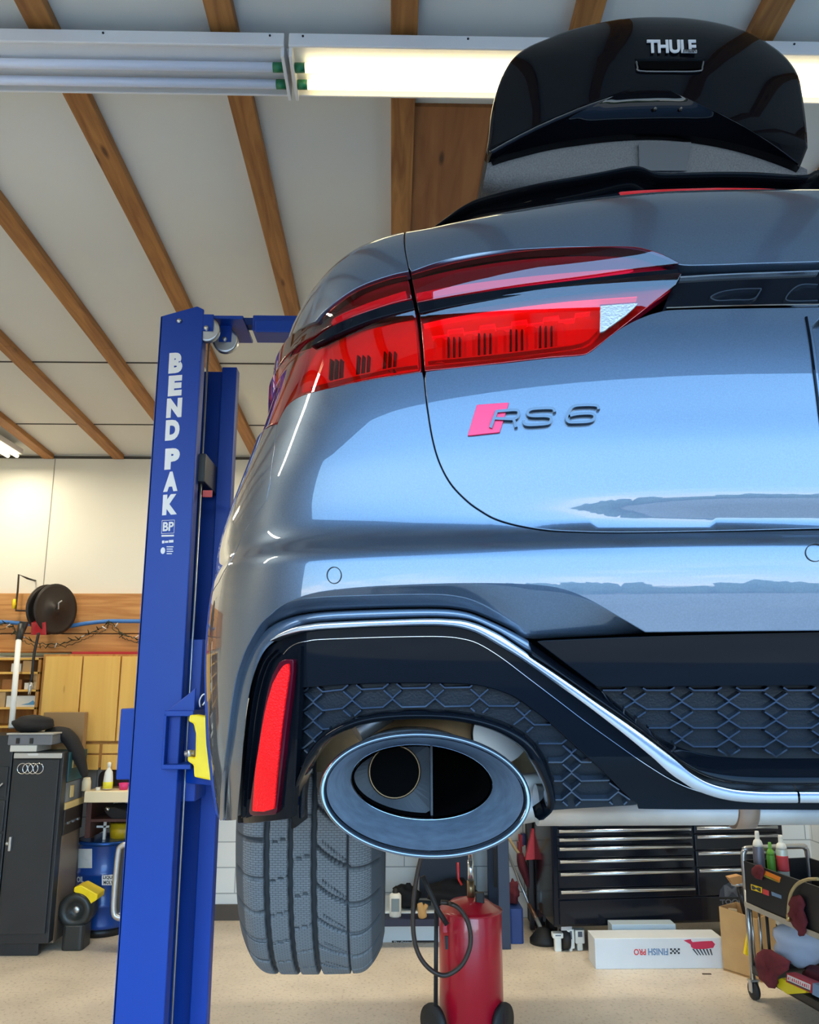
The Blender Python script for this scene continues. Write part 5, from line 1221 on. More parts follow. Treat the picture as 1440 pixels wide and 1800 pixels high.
# string lights: wire and bulbs
wire = cr([(-10, 1100), (18, 1096), (30, 1112), (60, 1128), (100, 1132), (135, 1124), (160, 1112), (180, 1103), (195, 1094), (212, 1112), (235, 1122), (250, 1126)], 8)
sl = thing('string_lights', 'tangled green string lights draped over the wooden boards', 'string lights', aty(120, 1115, YB - .13))
rd = random.Random(3); W3 = [aty(x + rd.uniform(-1, 1), y + rd.uniform(-1.5, 1.5), YB - .14) for x, y in wire]
m_gw = mat('dark green wire', (.02, .03, .015, 1), .6)
MB().tube(W3, .004, 6).build('wire', m_gw, sl)
w2 = [aty(x + rd.uniform(-2, 2), y + 6 + rd.uniform(-3, 3), YB - .145) for x, y in wire]; MB().tube(w2, .003, 6).build('wire', m_gw, sl)
for k in range(2, len(W3) - 2, 3):
    d = Vector((rd.uniform(-1, 1), -.2, rd.uniform(-1, .6))).normalized() * .045
    MB().cyl(W3[k], W3[k] + d, .006, 8, .003).build('bulb', m_gw if k % 4 else m_wht, sl)
# long items on top of the wall cabinet
single(bxp(MB(), 0, 1148, 118, 1153, 7.05, .12), 'metal_bar', 'grey green bar lying on top of the shelves', 'bar', [mat('grey green bar', srgb(110, 118, 104), .6)], (aty(60, 1152, 7.1).x, 7.1, zc_t + .012), bevel=.002)
single(bxp(MB(), 126, 1145.5, 262, 1150, 7.05, .1), 'metal_bar', 'long red bar lying on top of the plywood cabinet', 'bar', [m_red], (aty(190, 1150, 7.1).x, 7.1, zc_t + .012), bevel=.002)
# broom pole leaning on the case
bp_ = thing('broom', 'white telescopic pole with black head leaning before the shelves', 'broom', aty(19, 1279, 6.6))
MB().tube([aty(20, 1280, 6.6), aty(33, 1124, 6.75)], .033 / 1.5, 12).build('pole', mat('white painted pole', srgb(236, 236, 232), .35), bp_)
MB().tube([aty(33, 1126, 6.75), aty(36, 1112, 6.78), aty(38, 1098, 6.8)], [.026, .03, .03], 12).build('grip', m_black, bp_)
MB().prism(Y([(34, 1092), (48, 1093), (44, 1103), (40, 1112), (34, 1110)], 6.78), (0, .04, 0)).build('head', m_black, bp_, bevel=.004)
# locker with four rings
YL = 6.45
xl0, xl1 = aty(7, 1480, YL).x, aty(98, 1480, YL).x; zl1, zl0 = aty(60, 1322, YL).z, aty(60, 1661, YL).z
lk = thing('locker', 'tall black side locker with four chrome rings on its door', 'locker', ((xl0 + xl1) / 2, YL + .05, 0))
mb = MB().box(xl0, xl1, YL + .02, YL + .11, max(.02, zl0), zl1); mb.box(xl0 + .02, xl0 + .30, YL + .04, YL + .10, .0, zl0 + .01); mb.build('body', m_locker, lk, bevel=.006)
dr = MB().box(xl0 + .025, xl1 - .025, YL, YL + .02, zl0 + .07, zl1 - .055).build('door', m_locker, lk, bevel=.005)
MB().box(xl0 + .012, xl1 - .008, YL - .004, YL + .02, zl1 - .045, zl1 - .008).build('top_trim', m_steelg, lk, bevel=.003)
mb = MB(); yy = YL - .0045; mb.prism([aty(48, 1324.5, yy), aty(66, 1324, yy), aty(68, 1326, yy), aty(66, 1328, yy), aty(50, 1328, yy)], (0, -.0015, 0)); mb.build('maker_badge', m_wht, lk)
for k in range(4):
    c = aty(39.5 + 9.3 * k, 1351, YL - .006); MB().tube([c + Vector((.037 * math.cos(q), 0, .037 * math.sin(q))) for q in np.linspace(0, 2 * math.pi, 33)[:-1]], .0042, 8, closed=True).build('ring_emblem', m_chrome, dr)
a, b2 = aty(18.5, 1471, YL - .02), aty(17, 1496, YL - .02); MB().box(a.x - .008, a.x + .010, YL - .03, YL, b2.z, a.z).build('handle', m_steelg, dr, bevel=.004)
MB().lathe(aty(12.5, 1483, YL), [(.0, -.008), (.012, -.006), (.013, 0)], 14, 'y').build('key_lock', m_steelg, dr)
lk2 = thing('locker', 'black cabinet cut off by the left edge of the picture', 'locker', (xl0 - .35, YL + .3, 0))
MB().box(xl0 - .62, xl0 - .012, YL + .03, YL + .47, .0, zl1 + .12).build('body', m_locker, lk2, bevel=.006)
mb = MB()
for pz in (1380, 1440, 1500): z = aty(0, pz, YL).z; mb.box(xl0 - .60, xl0 - .03, YL + .02, YL + .03, z - .09, z + .13)
mb.build('drawer_front', m_locker, lk2, bevel=.004); MB().tube([aty(-12, 1392, YL + .0), aty(5, 1377, YL + .0)], .006, 8).build('handle', m_steelg, lk2)
# tool chest seen edge-on beside the locker
xt0, xt1 = xl0 + .02, xl1 - .004
def side(py, y, x=None): return aty(110, py, y).z
tcst = thing('rolling_cabinet', 'taupe grey steel cabinet standing right of the black locker', 'cabinet', ((xt0 + xt1) / 2, YL + .3, 0))
z1 = side(1452, 7.0)
MB().box(xt0, xt1, YL + .12, YL + .49, .06, z1).build('body', mat('taupe metal', srgb(122, 110, 98), .35, .2), tcst, bevel=.006)
MB().box(xt0, xt1 + .01, YL + .12, YL + .49, z1, z1 + .18).build('drawer_box', mat('dark brown black', (.03, .024, .022, 1), .4), tcst, bevel=.004)
for k in range(3): a = YL + .18 + .1 * k; MB().box(xt1 + .008, xt1 + .018, a, a + .04, z1 + .07, z1 + .085).build('latch', m_steelg, tcst)
z2 = z1 + .18
t = thing('organiser_case', 'clear and cream organiser case stacked above the taupe cabinet', 'case', ((xt0 + xt1) / 2, YL + .3, z2 + .001))
MB().box(xt0, xt1 + .01, YL + .12, YL + .49, z2 + .001, z2 + .05).build('tray', mat('cream plastic', srgb(208, 186, 130), .5), t, bevel=.004)
MB().box(xt0, xt1, YL + .13, YL + .48, z2 + .05, z2 + .20).build('lid', mat('smoky clear plastic', srgb(96, 104, 116), .2), t, bevel=.006)
MB().box(xt1, xt1 + .012, YL + .20, YL + .26, z2 + .08, z2 + .17).build('clasp', MATS['cream plastic'], t, bevel=.003)
t = thing('organiser_case', 'teal organiser case with tan front at the top of the stack', 'case', ((xt0 + xt1) / 2, YL + .3, z2 + .202))
MB().box(xt0, xt1 + .01, YL + .12, YL + .49, z2 + .202, z2 + .42).build('case_body', mat('teal plastic', srgb(26, 74, 84), .45), t, bevel=.006)
MB().box(xt1 + .008, xt1 + .02, YL + .18, YL + .42, z2 + .30, z2 + .36).build('front_panel', mat('tan plastic', srgb(176, 150, 100), .5), t, bevel=.003)
# things on the locker
zt_ = zl1 + .001
bk = MB().box(aty(16, 1310, YL).x, aty(63, 1310, YL).x, YL + .02, YL + .30, zt_, zt_ + .048)
single(bk, 'book', 'thick white-edged book lying on the black locker', 'book', [m_paper], (aty(40, 1310, YL).x, YL + .15, zt_), bevel=.003)
cs = thing('tool_case', 'grey hard tool case lying open-lidded on the white book', 'case', (aty(55, 1300, YL).x, YL + .2, zt_ + .049))
x0_, x1_ = aty(14, 1295, YL).x, aty(92, 1295, YL).x
MB().box(x0_, x1_, YL + .0, YL + .36, zt_ + .049, zt_ + .125).build('case_body', mat('grey case plastic', srgb(112, 116, 124), .4), cs, bevel=.008)
MB().box(x0_ - .01, x1_ + .01, YL - .01, YL + .37, zt_ + .125, zt_ + .137).build('lid', mat('light grey case lid', srgb(176, 176, 172), .4), cs, bevel=.003)
for px in (32, 56): a = aty(px, 1300, YL); MB().box(a.x - .012, a.x + .012, YL - .012, YL, zt_ + .06, zt_ + .10).build('latch', m_black, cs, bevel=.002)
# cloth over the corner and cap-like black bundle
def drape(path_px, y, w, name, label, m, amp=.01, d=.16, cat='clothing'):
    P = [aty(px, py, y) for px, py in path_px]; n = len(P); mb = MB(); V = []; nv = 16
    for i, p in enumerate(P):
        for k in range(nv + 1):
            u = k / nv; V.append((p.x + amp * math.sin(7 * u + i * .5), y + (u - .5) * d + amp * math.cos(5 * u + i), p.z - .12 * abs(u - .5) ** 1.5 + amp * math.sin(9 * u + i * .9)))
    Fc = [(i * (nv + 1) + k, i * (nv + 1) + k + 1, (i + 1) * (nv + 1) + k + 1, (i + 1) * (nv + 1) + k) for i in range(n - 1) for k in range(nv)]
    mb.add(V, Fc, 0, True); o = single(mb, name, label, cat, [m], P[0]); md = o.modifiers.new('thickness', 'SOLIDIFY'); md.thickness = w; return o
m_cloth = mat('black cloth', (.012, .011, .012, 1), .85, bump=.4, bscale=40)
single(MB().tube([aty(x, y, YL + .22) for x, y in cr([(82, 1290), (105, 1288), (122, 1298), (134, 1318), (143, 1342), (150, 1366)], 4)], [.045, .05, .055, .06, .06, .065, .07, .07, .07, .07, .068, .068, .066, .066, .06, .058, .05, .045, .04, .035, .02], 14, flat=.8), 'jacket', 'black jacket draped over the right corner of the locker', 'clothing', [m_cloth], aty(110, 1300, YL + .2))
single(MB().blob(aty(58, 1272, YL + .14) , (.155, .13, .062), 4, .10), 'jacket', 'bundled black jacket lying on the grey tool case', 'clothing', [m_cloth], aty(58, 1285, YL + .14))
zt2 = z2 + .421; xa_, xb_ = aty(76, 1262, YL + .40).x, xt1 - .004
single(MB().box(xa_, xb_, YL + .40, YL + .48, zt2, aty(90, 1252, YL + .42).z), 'carton', 'small opened brown carton standing behind the black jackets', 'box', [mat('dull carton', srgb(150, 120, 84), .8)], (xb_ - .1, YL + .44, zt2), bevel=.003)
# bench table with bottle and cup
YT = 6.82
zt_b = aty(200, 1391, YT).z; xt_a = aty(148, 1395, YT).x; xt_b = aty(330, 1395, YT).x
tb = thing('work_table', 'pale sunlit wooden bench standing behind the blue lift column', 'table', ((xt_a + xt_b) / 2, YT + .2, 0))
MB().box(xt_a, xt_b, YT, YB - .002, zt_b - .085, zt_b).build('table_top', mat('pale bench wood', srgb(240, 222, 184), .5), tb, bevel=.006)
for y in (YT + .04, YT + .40): MB().box(xt_b - .1, xt_b - .05, y, y + .05, 0, zt_b - .085).build('leg', mat('dark red wood', srgb(70, 36, 28), .6), tb, bevel=.003)
zls = aty(200, 1442, YT).z
MB().box(xt_a + .01, xt_a + .05, YT + .05, YB - .002, zls - .14, zt_b - .085).build('bracket', MATS['dark red wood'], tb, bevel=.003)
MB().box(xt_a + .05, xt_b - .1, YT + .06, YB - .002, zls - .02, zls).build('lower_shelf', MATS['dark red wood'], tb)
bo = thing('spray_bottle', 'white plastic bottle with yellow base standing on the pale bench', 'bottle', aty(189, 1391, YT + .08) * 1)
c = aty(189, 1390, YT + .08); c.z = zt_b
MB().lathe(c, [(.0, .0), (.036, .0), (.037, .06), (.035, .09), (.030, .13), (.014, .155), (.012, .17)], 20).build('body', mat('white plastic', srgb(236, 236, 228), .3), bo)
MB().lathe(c, [(.0375, .004), (.0385, .055)], 20).build('label', mat('yellow label', srgb(232, 222, 60), .4), bo)
MB().lathe(c, [(.014, .165), (.015, .20), (.006, .205), (.0, .205)], 14).build('cap', MATS['white plastic'], bo)
bo.location = c
for ch in bo.children: ch.data.transform(Matrix.Identity(4))
c = aty(217, 1391, YT + .10); c.z = zt_b
single(MB().lathe(c, [(.0, .0), (.030, .0), (.040, .052), (.038, .052), (.029, .005), (.0, .005)], 20), 'cup', 'pink plastic tub standing on the pale bench beside the bottle', 'cup', [mat('pink plastic', srgb(214, 50, 120), .35)], c)
c = aty(172, 1391, YT + .06); c.z = zt_b
single(MB().lathe(c, [(.0, .0), (.018, .0), (.018, .024), (.0, .024)], 14), 'jar', 'small round pale jar left of the white bottle', 'jar', [m_paper], c)
c = aty(151, 1391, YT + .05); c.z = zt_b
single(MB().lathe(c, [(.0, .0), (.035, .0), (.035, .07), (.028, .09), (.028, .10), (.0, .10)], 14), 'jar', 'cream jar at the left end of the pale bench', 'jar', [mat('cream jar', srgb(230, 214, 180), .5)], c)
# dark padded back rest and seat pad kept on the bench
mb = MB(); V = [aty(x, y, YT + .36) for x, y in cr([(172, 1386), (172, 1372), (175, 1360), (184, 1355), (205, 1353), (228, 1354), (236, 1362), (238, 1386)], 4)]; mb.prism(V, (0, .05, 0))
single(mb, 'chair_back', 'dark brown rounded chair back standing at the rear of the pale bench', 'chair back', [mat('dark brown leather', (.035, .014, .010, 1), .45)], (aty(200, 1390, YT + .38).x, YT + .38, zt_b), bevel=.01)
YS = YT + .08
st = thing('seat_pad', 'black seat pad with chrome studs on the shelf under the pale bench', 'seat pad', (aty(208, 1440, YS).x, YS + .12, zls))
V = Y([(182, 1420), (200, 1419), (232, 1428), (236, 1436), (222, 1441), (196, 1440), (184, 1428)], YS); MB().prism(V, (0, .26, 0)).build('pad', m_cloth, st, bevel=.01)
for px, py in ((186, 1421), (230, 1430)): c = aty(px, py, YS - .012); MB().tube([c, c + Vector((.03, 0, -.01))], .014, 10).build('chrome_stud', m_chrome, st)
# clutter on the drum tray: copper fittings, pale block, yellow tub
dy = 6.95
# blue drum
YD = 7.10; cx = aty(171, 1540, YD).x; rD = abs(aty(236, 1540, YD).x - aty(136, 1540, YD).x) / 2
zdt = aty(170, 1480, YD - .2).z
m_drum = mat('blue drum paint', srgb(10, 62, 140), .35, .1, coat=.3, noise=.08, nscale=4)
cx = aty(136, 1540, YD).x + rD
dm = thing('oil_drum', 'blue steel drum with white labels standing by the back wall', 'drum', (cx, YD, 0))
prof = [(0, .06), (rD - .01, .06), (rD, .072), (rD - .004, .09), (rD - .004, zdt * .33 - .015), (rD + .006, zdt * .33), (rD - .004, zdt * .33 + .015), (rD - .004, zdt * .66 - .015), (rD + .006, zdt * .66), (rD - .004, zdt * .66 + .015), (rD - .004, zdt - .02), (rD + .006, zdt - .008), (rD + .004, zdt), (rD - .008, zdt), (rD - .012, zdt - .02), (0, zdt - .02)]
drm = MB().lathe((cx, YD, 0), prof, 48).build('barrel', m_drum, dm); MB().lathe((cx, YD, 0), [(0, .0), (rD - .03, .0), (rD - .03, .058), (0, .058)], 32).build('stand_ring', m_black, dm)
def wrap(px0, py0, px1, py1, mats, par, nm, r, body=None):
    cy = par_c; V = []; n = 10
    def hit(px, py):
        rr = ray(px, py); a = rr[0] ** 2 + rr[1] ** 2; b = -2 * (rr[0] * cy[0] + rr[1] * cy[1]); c = cy[0] ** 2 + cy[1] ** 2 - r * r; d = max(0, b * b - 4 * a * c); k = (-b - math.sqrt(d)) / (2 * a); return Vector((rr[0] * k, rr[1] * k, H + rr[2] * k))
    mb = MB()
    if body is None:
        for i in range(n + 1): V += [hit(px0 + (px1 - px0) * i / n, py0), hit(px0 + (px1 - px0) * i / n, py1)]
        mb.add(V, [(2 * i, 2 * i + 2, 2 * i + 3, 2 * i + 1) for i in range(n)], 0, True)
    else:
        T, Fc, w, h = text_mesh(body, .03); mb.add([hit(px0 + (px1 - px0) * p[0], py1 + (py0 - py1) * p[1]) for p in T], Fc)
    return mb.build(nm, mats, par)
par_c = (cx, YD)
wrap(137, 1492, 162, 1526, mat('worn label', srgb(196, 198, 198), .6, noise=.1, nscale=20), drm, 'label', rD + .004)
wrap(179, 1537, 201, 1556, m_wht, drm, 'label', rD + .004)
wrap(181, 1539.5, 199, 1546, m_black, drm, 'lettering', rD + .0055, 'LIQUI'); wrap(182, 1548, 199, 1554.5, m_black, drm, 'lettering', rD + .0055, 'MOLY'); wrap(135, 1541, 147, 1551, m_wht, drm, 'lettering', rD + .0045, 'OIL')
MB().lathe((cx, YD, 0), [(rD + .004, zdt - .03), (rD + .012, zdt - .022), (rD + .012, zdt - .006), (rD + .004, zdt)], 48).build('clamp_ring', mat('blue ring', srgb(20, 70, 140), .25, .5), drm)
c = Vector((cx, YD, zdt - .02))
single(MB().lathe(c + Vector((.10, .02, 0)), [(0, 0), (.09, 0), (.10, .13), (.0, .13)], 20), 'tub', 'yellow tub standing in the open top of the blue drum', 'tub', [mat('yellow plastic', srgb(206, 168, 20), .45)], c + Vector((.10, .02, 0)))
single(MB().tube([c + Vector((-.13, 0, .01)), c + Vector((-.12, 0, .14)), c + Vector((-.04, 0, .15)), c + Vector((-.03, 0, .03))], .014, 10), 'copper_pipe', 'bent copper pipe sticking out of the drum top', 'pipe', [mat('copper', (.55, .22, .12, 1), .35, .8)], c + Vector((-.13, 0, 0)))
single(MB().box(c.x - .015, c.x + .005, YD - .1, YD - .08, zdt - .02, zdt + .16).box(c.x - .07, c.x + .03, YD - .1, YD - .085, zdt + .09, zdt + .105), 'wooden_stick', 'pale stick with crosspiece standing in the drum', 'stick', [m_paper], (c.x, YD - .09, zdt - .02))
# grey drain pan leaning by the drum
pn = thing('drain_pan', 'upright galvanised drain pan leaning against the drum behind the column', 'drain pan', (aty(212, 1612, 6.55).x, 6.55, 0))
o_ = cr([(208, 1500), (213, 1488), (228, 1484), (280, 1484), (300, 1500), (300, 1590), (285, 1612), (225, 1614), (206, 1612), (200, 1600), (202, 1560)], 4, closed=True)
A = [aty(x, y, 6.55) for x, y in o_]; Bq = [aty(230 + (x - 230) * .9 + 8, 1550 + (y - 1550) * .9, 6.62) for x, y in o_]
n = len(A); mb = MB(); mb.v = [tuple(p) for p in A + Bq]
for k in range(n): mb.f.append((k, (k + 1) % n, n + (k + 1) % n, n + k)); mb.m.append(0); mb.sm.append(True)
mb.f.append(tuple(range(n, 2 * n))); mb.m.append(0); mb.sm.append(False); mb.build('pan_body', mat('dark pan metal', (.12, .13, .14, 1), .3, .8), pn)
MB().tube([Vector(p) for p in A], .022, 10, closed=True).build('pan_rim', m_steelg, pn)
q_ = aty(226, 1612, 6.56); MB().box(q_.x - .03, q_.x + .30, 6.54, 6.66, 0, q_.z - .01).build('foot_block', m_black, pn, bevel=.004)
# yellow and black floor fan / blower
YFn = 6.68
c0 = aty(140, 1600, YFn)
bw = thing('air_mover', 'yellow and black carpet blower standing beside the drum', 'blower', (c0.x, YFn, 0))
cc = aty(136, 1598, YFn)
disc(MB(), Vector((cc.x, YFn - .02, cc.z)), Vector((0, -1, 0)), [(.001, .0), (.045, .005), (.06, .03), (.10, .05), (.125, .03), (.125, -.10), (.001, -.10)]).build('fan_housing', mat('dark grey plastic', (.02, .024, .024, 1), .4), bw)
disc(MB(), Vector((cc.x, YFn - .02, cc.z)), Vector((0, -1, 0)), [(.001, .012), (.02, .012), (.026, .004)]).build('hub', m_steelg, bw)
MB().prism(Y([(130, 1560), (142, 1556), (172, 1572), (170, 1582), (152, 1594), (146, 1576), (129, 1568)], YFn - .05), (0, .16, 0)).build('top_cover', m_yel, bw, bevel=.008)
MB().prism(Y([(113, 1580), (126, 1571), (128, 1580), (120, 1592), (116, 1590)], YFn - .03), (0, .1, 0)).build('side_cover', m_yel, bw, bevel=.006)
MB().rbox(cc.x - .07, cc.x + .09, YFn - .09, YFn + .09, 0, max(.04, cc.z - .09), .03).build('foot', MATS['dark grey plastic'], bw, bevel=.01)
# ------------------------------------------------------------------ back-right corner
m_steelblue = mat('dark blue bench steel', srgb(44, 58, 84), .45, noise=.1, nscale=5)
m_chest = mat('black tool chest enamel', (.006, .008, .014, 1), .14, spec=.4)
m_redtank = mat('red tank enamel', srgb(176, 14, 40), .32, coat=.4, noise=.06, nscale=5)
m_hose = mat('brown black hose', (.035, .022, .016, 1), .5)
m_rag = mat('dark red shop rag', srgb(104, 34, 44), .9, bump=.5, bscale=30, noise=.2, nscale=20)
m_black2 = mat('black rubber', (.012, .012, .013, 1), .6)
# waste oil drainer
YO = 5.05
cxo = aty(828, 1700, YO).x; rO = abs(aty(883, 1700, YO).x - aty(772, 1700, YO).x) / 2
zt1 = aty(828, 1602, YO - rO * .5).z
od = thing('oil_drainer', 'red wheeled waste oil drainer with looped brown hose under the exhaust', 'oil drainer', (cxo, YO, 0))
z0_ = .07
tank = MB().lathe((cxo, YO, 0), [(0, z0_), (rO - .02, z0_), (rO, z0_ + .02), (rO, zt1 - .02), (rO - .008, zt1 - .003), (rO - .02, zt1), (rO * .6, zt1 + .035), (.03, zt1 + .055), (0, zt1 + .055)], 56).build('tank', m_redtank, od)
MB().tube([(cxo + (rO + .002) * math.cos(a), YO + (rO + .002) * math.sin(a), zt1 - .012) for a in np.linspace(0, 2 * math.pi, 57)[:-1]], .004, 8, closed=True).build('tank_seam', m_redtank, tank)
a = aty(828, 1580, YO); zt2 = zt1 + .05
MB().cyl((a.x, YO, zt2), (a.x, YO, aty(828, 1548, YO).z), .022, 16).build('bowl_collar', mat('brass brown collar', (.25, .17, .09, 1), .35, .8), od)
mb = MB().cyl((a.x, YO, aty(828, 1548, YO).z), (a.x, YO, aty(828, 1512, YO).z), .017, 16).cyl((a.x, YO, aty(828, 1512, YO).z), (a.x, YO, 1.15), .013, 16); mb.build('bowl_tube', mat('polished tube', (.7, .7, .7, 1), .2, .9), od)
c = aty(842, 1578, YO - .05); MB().rbox(c.x - .02, c.x + .03, YO - .07, YO - .03, zt1 + .02, zt1 + .09, .01).build('valve', m_black2, od)
hl = cr([(742, 1502), (733, 1540), (727, 1590), (727, 1640), (735, 1675), (752, 1700), (775, 1714), (795, 1710), (815, 1692), (827, 1660), (824, 1625), (808, 1598), (790, 1588), (775, 1586)], 6)
hp = []
for i, (x, y) in enumerate(hl): hp.append(aty(x, y, YO - rO - .05 + (.05 if i > len(hl) * .9 else 0)))
MB().tube(hp, .0125, 12).build('hose', m_hose, od)
MB().tube([aty(x, y, YO - rO - .02) for x, y in ((743, 1540), (757, 1570), (770, 1600), (786, 1625))], .014, 10).build('hose_branch', m_black2, od)
MB().prism([aty(x, y, YO - rO - .02) for x, y in ((779, 1627), (786, 1626), (787, 1640), (779, 1641))], (0, .03, 0)).build('hook_plate', m_redtank, od, bevel=.003)
MB().prism([aty(x, y, YO - rO - .012) for x, y in ((782, 1646), (788, 1646), (788, 1669), (783, 1669))], (0, .012, 0)).build('gauge', m_black2, od)
MB().cyl(aty(767, 1600, YO - .12), aty(766, 1778, YO - .12), .012, 10).build('handle_rod', m_black2, od)
for sx_, px in ((-1, 762), (1, 884)):
    c = aty(px, 1779, YO - .10); c.z = .10; disc(MB(), c, Vector((.8, -.6 * -sx_ * -1, 0)).normalized(), [(.001, -.02), (.03, -.02), (.05, -.018), (.097, -.015), (.10, 0), (.097, .015), (.001, .02)], 28).build('wheel', m_black2, od)
    MB().prism([(c.x, c.y - .02, .07), (cxo + sx_ * rO * .93, YO - .13, z0_), (cxo + sx_ * rO * .93, YO - .13, z0_ + .09)], (0, .03, 0)).build('wheel_bracket', m_redtank, od)
# steel bench
YW = 6.55
wx0, wx1 = aty(690, 1620, YW + .3).x, aty(901, 1600, YW).x
ztop = 1.02
wb = thing('workbench', 'dark blue steel workbench seen beneath the exhaust', 'workbench', ((wx0 + wx1) / 2, YW + .3, 0))
MB().box(wx0 - .3, wx1, YW, YB - .05, ztop, ztop + .05).build('bench_top', mat('bench top', srgb(60, 56, 52), .5), wb, bevel=.005)
for x in (wx0 - .28, wx1 - .10):
    for y in (YW + .01, YB - .16): MB().box(x, x + .085, y, y + .06, 0, ztop).build('leg', m_steelblue, wb, bevel=.004)
for y in (YW + .02,): MB().box(wx0 - .3, wx1, y, y + .02, ztop - .10, ztop).build('apron', m_steelblue, wb, bevel=.003)
zs_ = aty(730, 1612, YW + .1).z
MB().box(wx0 - .25, wx1 - .1, YW + .04, YB - .1, zs_ - .05, zs_).build('lower_shelf', mat('navy shelf', srgb(34, 38, 62), .5), wb, bevel=.004)
MB().box(aty(737, 1530, YB - .2).x, aty(828, 1530, YB - .2).x, YB - .22, YB - .2, aty(780, 1592, YB - .2).z, ztop - .002).build('back_panel', mat('dark slate panel', srgb(46, 54, 68), .6), wb)
mb = bxp(MB(), 868, 1492, 876, 1560, YB - .3, .03); mb.build('hanging_strap', m_black2, wb)
# things on the lower shelf
def can(px, py_t, py_b, y, r, name, label, cat, mats, cap=None, zb=None, lean=0, group=None):
    c = aty(px, py_b, y); z0 = zb if zb is not None else c.z; zt = aty(px, py_t, y).z
    o = thing(name, label, cat, (c.x, y, z0), group=group); h_ = zt - z0
    MB().lathe((c.x, y, z0), [(0, 0), (r * .96, 0), (r, .006), (r, h_ * .76), (r * .8, h_ * .82), (r * .5, h_ * .85), (0, h_ * .85)], 22).build('can_body', mats, o)
    MB().lathe((c.x, y, z0), [(r * .5, h_ * .84), (r * .48, h_ * .93), (r * .3, h_), (0, h_)], 14).build('cap', cap or m_paper, o)
    return o
c1 = can(695, 1562, 1608, YW + .12, .045, 'bottle', 'white bottle with dark lettering on the bench shelf beside the tyre', 'bottle', m_paper, m_black2, zs_ + .001)
q = aty(695, 1590, YW + .075); MB().box(q.x - .03, q.x + .03, YW + .072, YW + .078, q.z - .05, q.z + .04).build('label', mat('grey label', srgb(120, 134, 140), .5), c1)
single(MB().blob((aty(715, 1600, YW + .3).x, YW + .32, zs_ + .095), (.10, .08, .09), 5, .2), 'cloth_bundle', 'dark crumpled bundle behind the white bottle on the shelf', 'cloth', [m_cloth], (aty(715, 1600, YW + .3).x, YW + .32, zs_))
single(MB().tube([aty(x, y, YW + .07) for x, y in cr([(738, 1588), (741, 1600), (744, 1613), (743, 1606), (750, 1590)], 3)], [.02, .025, .03, .032, .034, .034, .03, .026, .024, .022, .02, .018, .015][:13], 10), 'glove', 'tan work glove hanging over the front of the bench shelf', 'glove', [mat('tan leather', srgb(186, 146, 92), .8)], aty(742, 1600, YW + .07))
single(MB().blob((aty(795, 1570, YW + .38).x, YW + .40, zs_ + .10), (.20, .14, .09), 9, .16), 'tool_bag', 'low black tool bag on the shelf behind the red drainer', 'bag', [m_cloth], (aty(795, 1570, YW + .38).x, YW + .4, zs_))
single(MB().tube([aty(x, y, YW + .02) for x, y in ((805, 1516), (806, 1545), (812, 1556))], .009, 8), 'red_lever', 'thin red lever hanging under the bench left of the chrome tube', 'lever', [m_red], aty(806, 1545, YW + .02))
# box with black print under the shelf
xb0, xb1 = aty(672, 1650, YW + .2).x, aty(773, 1650, YW + .2).x
pbx = thing('parts_box', 'low white box with a black printed strip under the bench shelf', 'box', ((xb0 + xb1) / 2, YW + .4, 0))
zb1 = .21
MB().box(xb0, xb1, YW + .2, YB - .12, .0, zb1).build('box_body', mat('white blue carton', srgb(214, 224, 228), .5), pbx, bevel=.004)
yy = YW + .199; a, b2 = aty(689, 1661, yy), aty(768, 1653, yy)
MB().box(a.x, b2.x, yy - .002, yy, a.z, b2.z).build('print_strip', m_black2, pbx)
mb = MB(); text_on(mb, 'The Original', aty(692, 1660, yy - .003), aty(725, 1660, yy - .003), aty(692, 1654.5, yy - .003), .0012, bold=.01); mb.build('lettering', m_wht, pbx)
single(MB().tube([(xb0 + .1, YW + .35, zb1 + .03), (xb0 + .38, YW + .35, zb1 + .03)], [.03, .018], 12), 'pneumatic_gun', 'dark tool lying on the low white box', 'tool', [mat('gunmetal', srgb(80, 92, 92), .35, .5)], (xb0 + .2, YW + .35, zb1))
# blue bin right of the bench leg, leaning pole, hanging oddments
xbn = aty(899, 1625, YW + .2).x; zbn = aty(899, 1594, YW + .2).z
single(MB().rbox(xbn - .02, xbn + .085, YW + .14, YW + .42, .0, zbn, .02), 'bin', 'narrow blue bin behind the bench leg', 'bin', [mat('blue plastic', srgb(38, 66, 132), .5)], (xbn + .03, YW + .3, 0), bevel=.004)
single(MB().blob((xbn + .03, YW + .28, zbn + .085), (.05, .09, .075), 8, .2), 'cloth_bundle', 'red and black rag heaped on top of the narrow blue bin', 'cloth', [m_rag], (xbn + .03, YW + .28, zbn))
pl = thing('duster_pole', 'grey metal pole leaning against the white block wall', 'pole', aty(959, 1646, 6.75))
MB().tube([aty(893, 1500, 7.30), aty(930, 1590, 7.02)], .011, 10).build('upper_tube', m_steelg, pl); MB().tube([aty(930, 1590, 7.02), aty(943, 1615, 6.9)], .016, 10).build('collar', mat('copper collar', (.4, .2, .12, 1), .4, .7), pl); MB().tube([aty(943, 1615, 6.9), aty(959, 1647, 6.75)], .016, 10).build('lower_tube', mat('pale grey tube', srgb(170, 174, 174), .4), pl)
c = aty(957, 1650, 6.72); single(MB().lathe((c.x, c.y, 0), [(0, 0), (.11, 0), (.11, .03), (.05, .10), (0, .11)], 24), 'pole_base', 'round dark foot on the floor at the end of the leaning pole', 'stand', [m_black2], (c.x, c.y, 0))
mb = MB(); mb.prism([aty(x, y, 7.0) for x, y in ((936, 1458), (942, 1458), (948, 1511), (924, 1512))], (0, .06, 0))
single(mb, 'warning_flag', 'tall red triangular pylon hanging left of the black tool chest', 'pylon', [mat('pylon red', srgb(214, 62, 74), .5)], aty(936, 1511, 7.0), bevel=.004)
